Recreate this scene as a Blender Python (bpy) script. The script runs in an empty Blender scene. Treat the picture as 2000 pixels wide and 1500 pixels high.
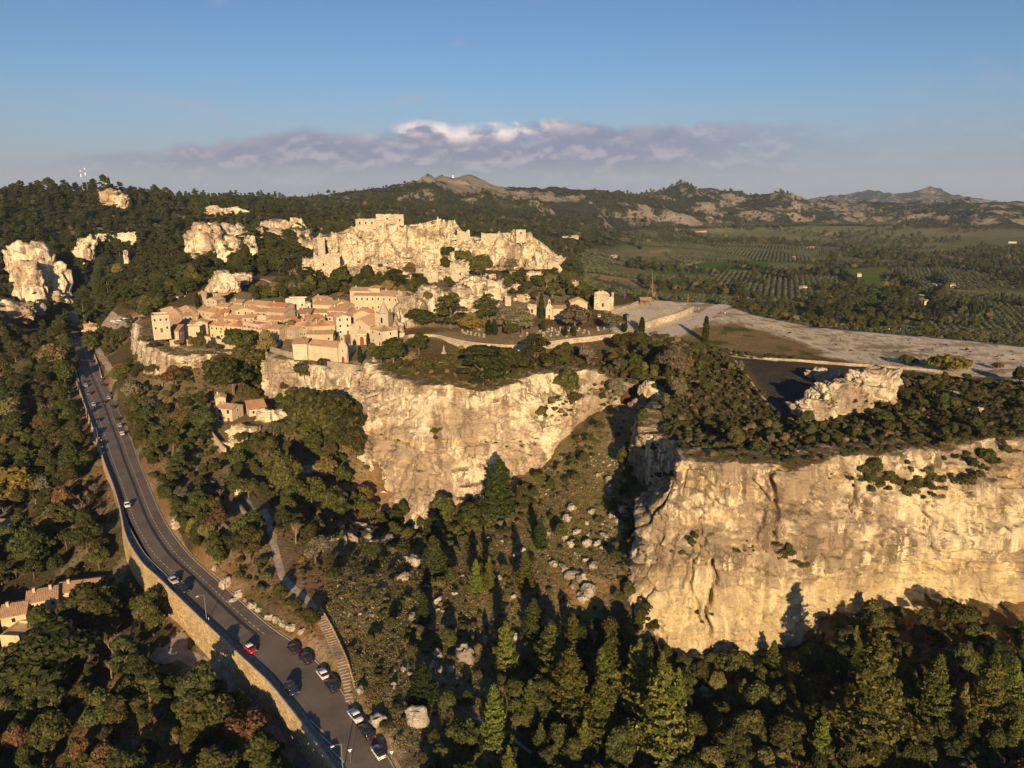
import bpy, bmesh, math, random
import numpy as np
from mathutils import Vector, Matrix
# ------------------------------------------------------------------ camera, sky, sun, exposure
sc = bpy.context.scene
col = sc.collection
R = math.radians
F = 1428.0                       # focal length in pixels of a 2000 px wide picture
PITCH = math.atan((750 - 388) / F)
CAMZ = 100.0
cam = bpy.data.cameras.new('camera'); camo = bpy.data.objects.new('camera', cam); col.objects.link(camo)
cam.sensor_fit = 'HORIZONTAL'; cam.angle = 2 * math.atan(1000 / F)
cam.clip_start = 1.0; cam.clip_end = 60000
camo.location = (0, 0, CAMZ); camo.rotation_euler = (math.pi / 2 - PITCH, 0, 0)
sc.camera = camo
SUN_EL, SUN_AZ = R(14.5), R(175.5)   # azimuth measured from +Y towards +X
sun = bpy.data.lights.new('sun', 'SUN'); suno = bpy.data.objects.new('sun', sun); col.objects.link(suno)
sun.energy = 5.0; sun.angle = R(0.53); sun.color = (1.0, 0.71, 0.39)
sdir = Vector((math.sin(SUN_AZ) * math.cos(SUN_EL), math.cos(SUN_AZ) * math.cos(SUN_EL), math.sin(SUN_EL)))
suno.rotation_euler = sdir.to_track_quat('Z', 'Y').to_euler()
suno.location = (0, -50, 150)
world = bpy.data.worlds.new('World'); sc.world = world; world.use_nodes = True
SKY_STRENGTH = 0.06

def build_world():
    nt = world.node_tree; N = nt.nodes; L = nt.links
    for n in list(N): N.remove(n)
    out = N.new('ShaderNodeOutputWorld'); bg = N.new('ShaderNodeBackground')
    bg.inputs['Strength'].default_value = SKY_STRENGTH
    sky = N.new('ShaderNodeTexSky'); sky.sky_type = 'NISHITA'; sky.sun_disc = False
    sky.sun_elevation = SUN_EL; sky.sun_rotation = SUN_AZ
    sky.altitude = 300; sky.air_density = 1.0; sky.dust_density = 0.5; sky.ozone_density = 1.6
    tc = N.new('ShaderNodeTexCoord'); sep = N.new('ShaderNodeSeparateXYZ'); L.new(tc.outputs['Generated'], sep.inputs[0])
    def M(op, a, b=None, c=None):
        m = N.new('ShaderNodeMath'); m.operation = op
        for i, v in enumerate((a, b, c)):
            if v is None: continue
            if isinstance(v, (int, float)): m.inputs[i].default_value = v
            else: L.new(v, m.inputs[i])
        return m.outputs[0]
    def mr(v, a, b, c=0.0, d=1.0):
        m = N.new('ShaderNodeMapRange'); m.interpolation_type = 'SMOOTHSTEP'
        L.new(v, m.inputs[0]); m.inputs[1].default_value = a; m.inputs[2].default_value = b
        m.inputs[3].default_value = c; m.inputs[4].default_value = d
        return m.outputs[0]
    el = M('ARCSINE', sep.outputs['Z']); az = M('ARCTAN2', sep.outputs['X'], sep.outputs['Y'])
    def noise(us, es, eoff, scale, detail, rough=0.55, dist=0.0, seed=0.0):
        cb = N.new('ShaderNodeCombineXYZ')
        L.new(M('MULTIPLY', az, us), cb.inputs[0]); L.new(M('MULTIPLY', M('ADD', el, eoff), es), cb.inputs[1])
        cb.inputs[2].default_value = seed
        n = N.new('ShaderNodeTexNoise'); n.inputs['Scale'].default_value = scale; n.inputs['Detail'].default_value = detail
        n.inputs['Roughness'].default_value = rough; n.inputs['Distortion'].default_value = dist
        L.new(cb.outputs[0], n.inputs['Vector']); return n.outputs['Fac']
    # cloud bank low over the hills, thinning out to either side
    top = M('ADD', mr(noise(1.0, 0.0, 0.0, 8.0, 4, 0.55, 0, 3.1), 0.30, 0.70, -0.008, 0.008), mr(az, -0.56, -0.14, 0.048, 0.094))
    under = M('SUBTRACT', top, el)
    puff = noise(1.0, 1.7, 0.0, 20.0, 7, 0.55, 0.2, 1.7)
    streak = noise(1.0, 7.0, 0.0, 5.0, 5, 0.5, 0.1, 8.8)
    body = M('ADD', mr(under, -0.012, 0.016), M('ADD', M('MULTIPLY', M('SUBTRACT', puff, 0.5), 0.7), M('MULTIPLY', M('SUBTRACT', streak, 0.5), 1.5)))
    bank = M('MULTIPLY', mr(body, 0.30, 0.92), mr(el, 0.016, 0.055, 0.25, 1.0))
    bank = M('MULTIPLY', bank, mr(az, -0.62, -0.40, 0.15, 1.0)); bank = M('MULTIPLY', bank, mr(az, 0.12, 0.50, 1.0, 0.15))
    # the sunward upper edges of the billows are bright
    rim = M('MULTIPLY', mr(under, -0.016, 0.002), mr(under, 0.006, 0.026, 1.0, 0.0))
    rim = M('MULTIPLY', rim, mr(M('ABSOLUTE', M('ADD', az, 0.055)), 0.06, 0.16, 1.0, 0.12))
    puff2 = noise(1.0, 1.7, 0.008, 20.0, 7, 0.55, 0.2, 1.7)
    lit = mr(M('SUBTRACT', puff, puff2), -0.04, 0.16)
    bright = M('MAXIMUM', M('MULTIPLY', rim, mr(puff, 0.36, 0.56)), M('MULTIPLY', lit, 0.24))
    k = 1.0 / SKY_STRENGTH
    cc = N.new('ShaderNodeMix'); cc.data_type = 'RGBA'
    cc.inputs['A'].default_value = (0.145 * k, 0.152 * k, 0.225 * k, 1); cc.inputs['B'].default_value = (0.66 * k, 0.54 * k, 0.48 * k, 1)
    L.new(bright, cc.inputs['Factor'])
    # thin high wisps, everywhere round the sky
    wisp = M('MULTIPLY', mr(noise(1.0, 4.0, 0.0, 4.5, 7, 0.6, 0.4, 5.2), 0.58, 0.74, 0.0, 0.45), mr(el, 0.02, 0.10))
    hz = N.new('ShaderNodeMix'); hz.data_type = 'RGBA'
    L.new(mr(el, -0.01, 0.17, 0.80, 0.0), hz.inputs['Factor']); 
    tint = N.new('ShaderNodeMix'); tint.data_type = 'RGBA'; tint.blend_type = 'MULTIPLY'; tint.inputs['Factor'].default_value = 1.0; L.new(sky.outputs[0], tint.inputs['A']); tint.inputs['B'].default_value = (0.53, 0.70, 0.94, 1)
    L.new(tint.outputs['Result'], hz.inputs['A'])
    hz.inputs['B'].default_value = (0.20 * k, 0.205 * k, 0.265 * k, 1)
    m1 = N.new('ShaderNodeMix'); m1.data_type = 'RGBA'; L.new(wisp, m1.inputs['Factor']); L.new(hz.outputs['Result'], m1.inputs['A'])
    m1.inputs['B'].default_value = (0.25 * k, 0.25 * k, 0.31 * k, 1)
    m2 = N.new('ShaderNodeMix'); m2.data_type = 'RGBA'; L.new(M('MULTIPLY', bank, 0.92), m2.inputs['Factor'])
    L.new(m1.outputs['Result'], m2.inputs['A']); L.new(cc.outputs['Result'], m2.inputs['B'])
    L.new(m2.outputs['Result'], bg.inputs['Color']); L.new(bg.outputs[0], out.inputs['Surface'])
build_world()
sc.view_settings.view_transform = 'Standard'; sc.view_settings.look = 'None'
sc.view_settings.exposure = 0.75; sc.view_settings.gamma = 1.0; sc.view_settings.use_curve_mapping = False
sc.cycles.max_bounces = 4; sc.cycles.diffuse_bounces = 2; sc.cycles.glossy_bounces = 2; sc.cycles.transmission_bounces = 2
sc.cycles.volume_bounces = 0; sc.cycles.transparent_max_bounces = 4; sc.cycles.use_denoising = True
sc.cycles.caustics_reflective = False; sc.cycles.caustics_refractive = False
# ------------------------------------------------------------------ numeric helpers
rng = np.random.default_rng(7); random.seed(7)
CP, SP = math.cos(PITCH), math.sin(PITCH)
def ray(px, py):
    dx = (np.asarray(px, float) - 1000) / F; dy = -(np.asarray(py, float) - 750) / F
    return np.stack([dx, CP + dy * SP, -SP + dy * CP], -1)
def P(px, py, z):                      # the point of height z seen at a pixel
    r = ray(px, py); t = (z - CAMZ) / r[..., 2]
    return np.stack([r[..., 0] * t, r[..., 1] * t, np.broadcast_to(z, t.shape) * 1.0], -1)
def PD(px, py, d):                     # the point at ground distance d seen at a pixel
    r = ray(px, py); t = d / np.hypot(r[..., 0], r[..., 1])
    return np.stack([r[..., 0] * t, r[..., 1] * t, CAMZ + r[..., 2] * t], -1)
def pix(p):                            # picture position of world points
    p = np.asarray(p, float); v = p - np.array([0, 0, CAMZ])
    f = v[..., 1] * CP - v[..., 2] * SP; u = v[..., 1] * SP + v[..., 2] * CP
    f = np.where(f < 1, 1, f)
    return 1000 + F * v[..., 0] / f, 750 - F * u / f, f
def hash3(i, j, k, s):
    h = i * np.uint32(374761393) + j * np.uint32(668265263) + k * np.uint32(2147483647) + np.uint32((s * 1274126177) & 0xffffffff)
    h = (h ^ (h >> np.uint32(13))) * np.uint32(1274126177); h = (h ^ (h >> np.uint32(16))) * np.uint32(2246822519)
    return ((h ^ (h >> np.uint32(15))) & np.uint32(0xffffff)).astype(np.float32) * np.float32(1 / 0xffffff)
def vnoise(p, s=0):
    p = np.asarray(p, np.float32); b = np.floor(p); f = p - b; f = f * f * f * (f * (f * 6 - 15) + 10); b = b.astype(np.int32).view(np.uint32)
    i, j, k = (np.ascontiguousarray(b[..., q]) for q in range(3)); x, y, z = f[..., 0], f[..., 1], f[..., 2]; o = np.uint32(1)
    def H(a, c, d): return hash3(i + o if a else i, j + o if c else j, k + o if d else k, s)
    def lp(a, b, t): return a + (b - a) * t
    return lp(lp(lp(H(0,0,0), H(1,0,0), x), lp(H(0,1,0), H(1,1,0), x), y), lp(lp(H(0,0,1), H(1,0,1), x), lp(H(0,1,1), H(1,1,1), x), y), z)
def fbm(p, oct=5, s=0, lac=2.03, gain=0.5):
    p = np.asarray(p, np.float32); a = 1.0; t = 0; n = 0
    for o in range(oct):
        t = t + a * (vnoise(p + np.float32(17.3 * o), s + o) * 2 - 1); n += a; a *= gain; p = p * np.float32(lac)
    return t / n
def ridged(p, oct=5, s=0):
    p = np.asarray(p, np.float32); a = 1.0; t = 0; n = 0
    for o in range(oct):
        v = 1 - np.abs(vnoise(p + np.float32(9.1 * o), s + o) * 2 - 1); t = t + a * v * v; n += a; a *= 0.5; p = p * np.float32(2.07)
    return t / n
def worley(p, s=0):                    # nearest cell value, gap to the second nearest
    p = np.asarray(p, np.float32); b = np.floor(p).astype(np.int32); f1 = np.full(p.shape[:-1], 9.0, np.float32); f2 = f1.copy(); val = f1 * 0
    for i in (-1, 0, 1):
        for j in (-1, 0, 1):
            for k in (-1, 0, 1):
                q = (b + np.array((i, j, k), np.int32)); u = q.view(np.uint32); a = [np.ascontiguousarray(u[..., m]) for m in range(3)]
                d = sum((q[..., m] + hash3(*a, s + m) - p[..., m])**2 for m in range(3)); v = hash3(*a, s + 7); m1 = d < f1
                f2 = np.where(m1, f1, np.minimum(f2, d)); val = np.where(m1, v, val); f1 = np.where(m1, d, f1)
    return val, np.sqrt(f2) - np.sqrt(f1)
def sstep(a, b, x):
    t = np.clip((x - a) / (b - a), 0, 1); return t * t * (3 - 2 * t)
def in_poly(X, Y, poly):
    poly = np.asarray(poly)[:, :2]; c = np.zeros(np.shape(X), bool); n = len(poly)
    for i in range(n):
        x1, y1 = poly[i]; x2, y2 = poly[(i + 1) % n]
        if y1 == y2: continue
        c ^= ((y1 > Y) != (y2 > Y)) & (X < (x2 - x1) * (Y - y1) / (y2 - y1) + x1)
    return c
def seg_dist(X, Y, line, closed=False):
    line = np.asarray(line)[:, :2]; D = np.full(np.shape(X), 1e9); n = len(line)
    for i in range(n if closed else n - 1):
        a = line[i]; b = line[(i + 1) % n]; v = b - a; l = max(v @ v, 1e-9)
        t = np.clip(((X - a[0]) * v[0] + (Y - a[1]) * v[1]) / l, 0, 1)
        D = np.minimum(D, np.hypot(X - a[0] - t * v[0], Y - a[1] - t * v[1]))
    return D
def sdist(X, Y, poly):                 # positive inside
    d = seg_dist(X, Y, poly, True); return np.where(in_poly(X, Y, poly), d, -d)
class RBF:
    def __init__(s, xy, z, smooth=0.0):
        s.c = np.asarray(xy, float); n = len(s.c); A = np.zeros((n + 3, n + 3))
        D = np.hypot(*(s.c[:, None] - s.c[None]).transpose(2, 0, 1))
        A[:n, :n] = -D - smooth * np.eye(n); A[:n, n] = 1; A[:n, n+1:] = s.c; A[n, :n] = 1; A[n+1:, :n] = s.c.T
        s.w = np.linalg.lstsq(A, np.r_[z, 0, 0, 0], rcond=None)[0]
    def __call__(s, X, Y):
        sh = np.shape(X); q = np.stack([np.ravel(X), np.ravel(Y)], -1).astype(np.float32); o = np.empty(len(q)); n = len(s.c); c = s.c.astype(np.float32); w = s.w[:n].astype(np.float32)
        for a in range(0, len(q), 4000):
            b = q[a:a+4000]; D = np.sqrt((b[:, None, 0] - c[None, :, 0])**2 + (b[:, None, 1] - c[None, :, 1])**2)
            o[a:a+4000] = -D @ w + s.w[n] + b @ s.w[n+1:]
        return o.reshape(sh)
def resample(line, n):                 # evenly along its length
    line = np.asarray(line, float); d = np.r_[0, np.cumsum(np.linalg.norm(np.diff(line, axis=0), axis=1))]
    t = np.linspace(0, d[-1], n); return np.stack([np.interp(t, d, line[:, k]) for k in range(line.shape[1])], -1)
def smooth_line(line, n):              # Catmull-Rom through the points
    p = np.asarray(line, float); p = np.vstack([2*p[0]-p[1], p, 2*p[-1]-p[-2]]); m = len(p) - 3
    t = np.linspace(0, m - 1e-9, max(n, 4 * m)); i = t.astype(int); f = (t - i)[:, None]
    a, b, c, d = p[i], p[i+1], p[i+2], p[i+3]
    q = 0.5 * ((2*b) + (c-a)*f + (2*a-5*b+4*c-d)*f**2 + (3*b-a-3*c+d)*f**3)
    return resample(q, n)
# ------------------------------------------------------------------ mesh and object helpers
def mesh(name, v, f, mats=(), smooth=False, midx=None):
    me = bpy.data.meshes.new(name)
    v = np.asarray(v, np.float32)
    if isinstance(f, np.ndarray):
        k = f.shape[1]; me.vertices.add(len(v)); me.vertices.foreach_set('co', v.ravel())
        me.loops.add(f.size); me.loops.foreach_set('vertex_index', f.astype(np.int32).ravel())
        me.polygons.add(len(f)); me.polygons.foreach_set('loop_start', np.arange(len(f), dtype=np.int32) * k)
        me.update(calc_edges=True)
    else:
        me.from_pydata([tuple(map(float, a)) for a in v], [], f)
    for m in mats: me.materials.append(m)
    if midx is not None: me.polygons.foreach_set('material_index', np.asarray(midx, np.int32))
    if smooth: me.polygons.foreach_set('use_smooth', np.ones(len(me.polygons), bool))
    me.update(); return me
def link(name, data, parent=None):
    o = bpy.data.objects.new(name, data); col.objects.link(o)
    if parent is not None: o.parent = parent
    return o
def tag(o, label=None, cat=None, group=None, kind=None):
    if label: o['label'] = label
    if cat: o['category'] = cat
    if group: o['group'] = group
    if kind or cat == 'wall': o['kind'] = kind or 'thing'
    return o
def empty(name, loc, rz=0, label=None, cat=None, group=None):
    o = link(name, None); o.location = loc; o.rotation_euler = (0, 0, rz); o.empty_display_size = 0.5
    return tag(o, label, cat, group)
class MB:                              # collects simple solids into one mesh
    def __init__(s): s.v = []; s.f = []
    def add(s, v, f):
        b = len(s.v); s.v += [tuple(a) for a in v]; s.f += [tuple(i + b for i in q) for q in f]; return s
    def box(s, x0, x1, y0, y1, z0, z1):
        return s.add([(x0,y0,z0),(x1,y0,z0),(x1,y1,z0),(x0,y1,z0),(x0,y0,z1),(x1,y0,z1),(x1,y1,z1),(x0,y1,z1)],
                     [(0,3,2,1),(4,5,6,7),(0,1,5,4),(1,2,6,5),(2,3,7,6),(3,0,4,7)])
    def prism(s, pts, y0, y1):         # (x,z) outline pushed along y
        n = len(pts); v = [(x, y0, z) for x, z in pts] + [(x, y1, z) for x, z in pts]
        return s.add(v, [tuple(range(n)), tuple(range(2*n-1, n-1, -1))] + [(i, i+n, (i+1) % n+n, (i+1) % n) for i in range(n)])
    def tube(s, pts, rad, n=6, cap=True):
        pts = [Vector(p) for p in pts]; rings = []
        for i, p in enumerate(pts):
            d = (pts[min(i+1, len(pts)-1)] - pts[max(i-1, 0)]).normalized()
            a = d.cross(Vector((0.31, 0.9, 0.17))).normalized(); b = d.cross(a)
            r = rad[i] if hasattr(rad, '__len__') else rad
            rings.append([p + (a*math.cos(2*math.pi*k/n) + b*math.sin(2*math.pi*k/n))*r for k in range(n)])
        v = [q for r in rings for q in r]; f = []
        for i in range(len(pts)-1):
            for k in range(n): f.append((i*n+k, i*n+(k+1) % n, (i+1)*n+(k+1) % n, (i+1)*n+k))
        if cap: f.append(tuple(range(n-1, -1, -1))); f.append(tuple(range((len(pts)-1)*n, len(pts)*n)))
        return s.add(v, f)
    def obj(s, name, mat, parent=None, smooth=False):
        return link(name, mesh(name, s.v, s.f, [mat], smooth), parent)
    def me(s, name, mat, smooth=False): return mesh(name, s.v, s.f, [mat], smooth)
def grid_faces(nu, nv):                # vertex index = i*nv + j
    i, j = np.meshgrid(np.arange(nu-1), np.arange(nv-1), indexing='ij'); a = (i*nv + j).ravel()
    return np.stack([a, a+nv, a+nv+1, a+1], -1)
# ------------------------------------------------------------------ materials
def newmat(name):
    m = bpy.data.materials.new(name); m.use_nodes = True; nt = m.node_tree
    for n in list(nt.nodes): nt.nodes.remove(n)
    return m, nt
class NB:
    def __init__(s, name):
        s.m, s.nt = newmat(name); s.N = s.nt.nodes; s.L = s.nt.links
        s.out = s.N.new('ShaderNodeOutputMaterial'); s.geo = s.N.new('ShaderNodeNewGeometry'); s.tc = s.N.new('ShaderNodeTexCoord')
    def put(s, sock, v):
        if v is None: return
        if hasattr(v, 'is_output'): s.L.new(v, sock)
        elif isinstance(v, (tuple, list)) and len(v) == 3 and sock.type == 'RGBA': sock.default_value = (*v, 1)
        else: sock.default_value = v
    def math(s, op, a, b=None):
        n = s.N.new('ShaderNodeMath'); n.operation = op; s.put(n.inputs[0], a); s.put(n.inputs[1], b); return n.outputs[0]
    def noise(s, scale, detail=4, rough=0.55, stretch=None, vec=None, dist=0.0, off=0.0):
        vec = vec or s.geo.outputs['Position']
        if stretch or off:
            mp = s.N.new('ShaderNodeMapping'); s.L.new(vec, mp.inputs[0]); mp.inputs['Scale'].default_value = stretch or (1, 1, 1)
            mp.inputs['Location'].default_value = (off, off, off); vec = mp.outputs[0]
        n = s.N.new('ShaderNodeTexNoise'); s.L.new(vec, n.inputs['Vector']); n.inputs['Scale'].default_value = scale
        n.inputs['Detail'].default_value = detail; n.inputs['Roughness'].default_value = rough; n.inputs['Distortion'].default_value = dist
        return n.outputs['Fac']
    def ramp(s, v, a, b, c=0.0, d=1.0):
        n = s.N.new('ShaderNodeMapRange'); n.interpolation_type = 'SMOOTHSTEP'; s.put(n.inputs[0], v)
        for i, q in enumerate((a, b, c, d)): n.inputs[i+1].default_value = q
        return n.outputs[0]
    def mix(s, f, a, b, mode='MIX'):
        n = s.N.new('ShaderNodeMix'); n.data_type = 'RGBA'; n.blend_type = mode
        s.put(n.inputs['Factor'], f); s.put(n.inputs['A'], a); s.put(n.inputs['B'], b); return n.outputs['Result']
    def attr(s, name):
        n = s.N.new('ShaderNodeAttribute'); n.attribute_name = name; return n.outputs['Color']
    def rand(s): return s.N.new('ShaderNodeObjectInfo').outputs['Random']
    def island(s): return s.geo.outputs['Random Per Island']
    def done(s, color, rough=0.9, bump=None, strength=0.5, dist=0.3, spec=0.2, metal=0.0, transl=0.0, coat=0.0):
        p = s.N.new('ShaderNodeBsdfPrincipled'); s.put(p.inputs['Base Color'], color); s.put(p.inputs['Roughness'], rough)
        p.inputs['Specular IOR Level'].default_value = spec; p.inputs['Metallic'].default_value = metal; p.inputs['Coat Weight'].default_value = coat
        if bump is not None:
            b = s.N.new('ShaderNodeBump'); s.L.new(bump, b.inputs['Height']); b.inputs['Strength'].default_value = strength
            b.inputs['Distance'].default_value = dist; s.L.new(b.outputs[0], p.inputs['Normal'])
        sh = p.outputs[0]
        if transl:
            t = s.N.new('ShaderNodeBsdfTranslucent'); s.put(t.inputs['Color'], color); mx = s.N.new('ShaderNodeMixShader')
            mx.inputs[0].default_value = transl; s.L.new(sh, mx.inputs[1]); s.L.new(t.outputs[0], mx.inputs[2]); sh = mx.outputs[0]
        s.L.new(sh, s.out.inputs['Surface']); return s.m
def plain(name, c, rough=0.8, spec=0.2, var=0.25, scale=1.2, metal=0.0, coat=0.0):
    b = NB(name); n = b.noise(scale, 5)
    d = tuple(x * (1 - var) for x in c); l = tuple(min(x * (1 + var), 1) for x in c)
    return b.done(b.mix(b.ramp(n, 0.3, 0.7), d, l), rough, None, spec=spec, metal=metal, coat=coat)
def rock_mat(name, cream, grey, ochre, grey_amt=0.5, scale=1.0, soil=True, low=False):
    b = NB(name); dk = lambda c, k: tuple(min(1, x * k) for x in c)
    big = b.noise(0.040 * scale, 8, 0.62, dist=0.8); med = b.noise(0.16 * scale, 9, 0.68, off=31, dist=0.5)
    st = b.noise(0.55 * scale, 7, 0.62, stretch=(1, 1, 0.05)); st2 = b.noise(0.26 * scale, 8, 0.68, stretch=(1, 1, 0.09), off=77)
    lay = b.noise(0.5 * scale, 7, 0.68, stretch=(0.06, 0.06, 1.0))
    mixv = b.math('ADD', b.math('MULTIPLY', big, 0.55), b.math('MULTIPLY', med, 0.45)); e = 0.5 + (0.5 - grey_amt) * 0.30
    c = b.mix(b.ramp(mixv, e - 0.055, e + 0.05), cream, grey)
    c = b.mix(b.math('MULTIPLY', b.ramp(lay, 0.54, 0.66), 0.7), c, ochre)
    c = b.mix(b.math('MULTIPLY', b.ramp(st2, 0.505, 0.575), b.ramp(med, 0.40, 0.54, 0.15, 0.95)), c, dk(grey, 0.56))
    c = b.mix(b.math('MULTIPLY', b.ramp(st, 0.535, 0.60), b.ramp(big, 0.60, 0.46, 0.0, 0.95)), c, dk(cream, 1.2))
    if low:                            # fresher yellow rock in the lower beds
        pz = b.N.new('ShaderNodeSeparateXYZ'); b.L.new(b.geo.outputs['Position'], pz.inputs[0])
        zz = b.math('ADD', pz.outputs[2], b.math('MULTIPLY', b.math('SUBTRACT', big, 0.5), 60.0)); c = b.mix(b.ramp(zz, 13.0, -1.0, 0.0, 0.5), c, (0.72, 0.585, 0.32))
    fine = b.noise(1.5 * scale, 8, 0.72, off=5); pit = b.noise(0.42 * scale, 9, 0.72, off=13)
    c = b.mix(b.ramp(fine, 0.58, 0.74, 0, 0.5), c, dk(grey, 0.5))
    c = b.mix(b.ramp(pit, 0.61, 0.68, 0, 0.7), c, dk(grey, 0.42))
    if soil:
        sx = b.N.new('ShaderNodeSeparateXYZ'); b.L.new(b.geo.outputs['Normal'], sx.inputs[0])
        f = b.math('MULTIPLY', b.ramp(b.math('ABSOLUTE', sx.outputs[2]), 0.88, 0.97), b.ramp(b.noise(0.35, 6, 0.65, off=21), 0.36, 0.52, 0.25, 1.0)); c = b.mix(f, c, b.mix(b.noise(1.1, 5, 0.6, off=2), (0.10, 0.082, 0.038), (0.24, 0.18, 0.10)))
    h = b.math('ADD', b.math('MULTIPLY', b.noise(0.40 * scale, 10, 0.72, off=11), 2.4), b.math('ADD', b.math('MULTIPLY', lay, 1.4), b.math('MULTIPLY', fine, 0.5)))
    return b.done(c, 0.95, h, 0.9, 1.0, spec=0.03)
def stone_wall_mat(name, c, size=1.0):
    b = NB(name)
    br = b.N.new('ShaderNodeTexVoronoi'); mp = b.N.new('ShaderNodeMapping'); b.L.new(b.geo.outputs['Position'], mp.inputs[0])
    mp.inputs['Scale'].default_value = (1.2 / size, 1.2 / size, 2.2 / size); b.L.new(mp.outputs[0], br.inputs['Vector']); br.inputs['Scale'].default_value = 1.0
    de = b.N.new('ShaderNodeTexVoronoi'); de.feature = 'DISTANCE_TO_EDGE'; b.L.new(mp.outputs[0], de.inputs['Vector']); de.inputs['Scale'].default_value = 1.0
    hue = b.mix(b.ramp(br.outputs['Color'], 0.1, 0.9), tuple(x * 0.68 for x in c), tuple(min(1, x * 1.25) for x in c))
    hue = b.mix(b.ramp(b.noise(0.18, 5), 0.45, 0.68, 0, 0.6), hue, tuple(x * 0.55 for x in c))
    hue = b.mix(b.ramp(de.outputs['Distance'], 0.0, 0.10, 0.75, 0.0), hue, tuple(x * 0.35 for x in c))
    return b.done(hue, 0.95, de.outputs['Distance'], 0.7, 0.25, spec=0.05)
def wall_mat(name, c):
    b = NB(name); r = b.rand()
    n = b.noise(0.35, 6, 0.6); st = b.noise(1.3, 5, 0.6, stretch=(1, 1, 0.15)); f = b.noise(3.0, 4)
    c0 = b.mix(b.ramp(n, 0.35, 0.7), c, tuple(x * 0.72 for x in c))
    c0 = b.mix(b.ramp(st, 0.52, 0.72, 0, 0.55), c0, tuple(x * 0.5 for x in c))
    c0 = b.mix(b.ramp(f, 0.55, 0.75, 0, 0.35), c0, tuple(x * 0.6 for x in c))
    c0 = b.mix(b.ramp(b.noise(0.9, 7, 0.7, off=8), 0.55, 0.68, 0, 0.6), c0, tuple(x * 0.42 for x in c))
    c0 = b.mix(b.ramp(r, 0, 1, 0, 0.30), c0, (0.55, 0.43, 0.30))
    return b.done(c0, 0.92, f, 0.4, 0.08, spec=0.1)
def roof_mat(name, c):
    b = NB(name); r = b.rand()
    n = b.noise(0.45, 5, 0.6); f = b.noise(3.2, 3, 0.6)
    c0 = b.mix(b.ramp(n, 0.35, 0.68), c, tuple(x * 0.62 for x in c))
    c0 = b.mix(b.ramp(f, 0.42, 0.62), c0, tuple(min(1, x * 1.35) for x in c))
    c0 = b.mix(b.ramp(r, 0.25, 1, 0, 0.5), c0, (0.30, 0.20, 0.12))
    return b.done(c0, 0.9, f, 0.5, 0.06, spec=0.1)
def leaf_mat(name, dark, light, alt=None, transl=0.22, altamt=0.2):
    b = NB(name); r = b.rand(); i = b.island()
    c = b.mix(i, dark, light)
    n = b.noise(0.45, 3)
    c = b.mix(b.ramp(n, 0.35, 0.65, 0.0, 0.45), c, dark)
    if alt: c = b.mix(b.ramp(r, 1 - altamt, 1.0, 0, 0.85), c, alt)
    v = b.N.new('ShaderNodeHueSaturation'); b.L.new(b.ramp(r, 0, 1, 0.72, 1.3), v.inputs['Value']); b.put(v.inputs['Color'], c)
    q = b.math('FRACT', b.math('MULTIPLY', r, 37.7)); b.L.new(b.ramp(q, 0, 1, 0.475, 0.525), v.inputs['Hue'])
    return b.done(v.outputs[0], 0.75, None, spec=0.12, transl=transl)
# ------------------------------------------------------------------ the lie of the land
ROAD_L = [(128,600),(135,625),(144,682),(150,725),(160,755),(175,790),(185,825),(197,865),(207,895),(222,935),(240,990),(250,1020),(265,1050),(287,1085),(325,1122),(360,1160),(400,1202),(450,1248),(500,1288),(540,1330),(575,1370),(600,1402),(625,1440),(650,1475),(680,1525),(730,1620)]
ROAD_R = [(142,600),(152,640),(165,667),(177,692),(197,730),(212,760),(230,800),(245,837),(257,862),(270,900),(287,942),(307,990),(322,1020),(345,1055),(375,1090),(425,1135),(475,1180),(525,1223),(575,1258),(612,1288),(650,1325),(680,1372),(725,1427),(767,1497),(800,1550),(850,1650)]
def wline(pts, z): a = np.array(pts, float); return P(a[:, 0], a[:, 1], z)
road_l = smooth_line(wline(ROAD_L, 0.0), 160); road_r = smooth_line(wline(ROAD_R, 0.0), 160)
road_poly = np.vstack([road_l, road_r[::-1]])
# wall below the road
PARA = [(150,745),(185,845),(205,905),(222,950),(235,995),(246,1045),(275,1095),(312,1130),(350,1167),(400,1215),(450,1262),(500,1308),(525,1332),(562,1377),(600,1427),(650,1497),(700,1580)]
para = smooth_line(wline(PARA, 0.9), 120)

base_pts = []                          # (x, y, z)
def bp(lst):
    for px, py, z in lst: base_pts.append(P(px, py, z))
def bd(lst):
    for px, py, d in lst: base_pts.append(PD(px, py, d))
for q in road_l[::9]: base_pts.append(q)
for q in road_r[::9]: base_pts.append(q)
# foot of the wall and the lower valley to the left
bp([(200,930,-3),(255,1090,-6),(295,1160,-6.5),(332,1192,-6.5),(390,1245,-6.5),(425,1280,-6.5),(475,1325,-6.5),(512,1360,-6),(550,1398,-5.5),(590,1440,-5),(640,1500,-5),
    (330,1265,-7),(430,1320,-7),(520,1400,-7),(590,1490,-7),
    (100,900,-9),(0,900,-13),(0,1060,-15),(100,1180,-13),(30,1260,-14),(200,1250,-10),(0,1400,-18),(300,1400,-11),(430,1460,-9),(120,1500,-16),(-300,1300,-20),(-300,900,-15),
    (100,750,-8),(0,735,-9),(60,680,-6),(-200,700,-8),(400,1700,-12),(0,1800,-18)])
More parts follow.
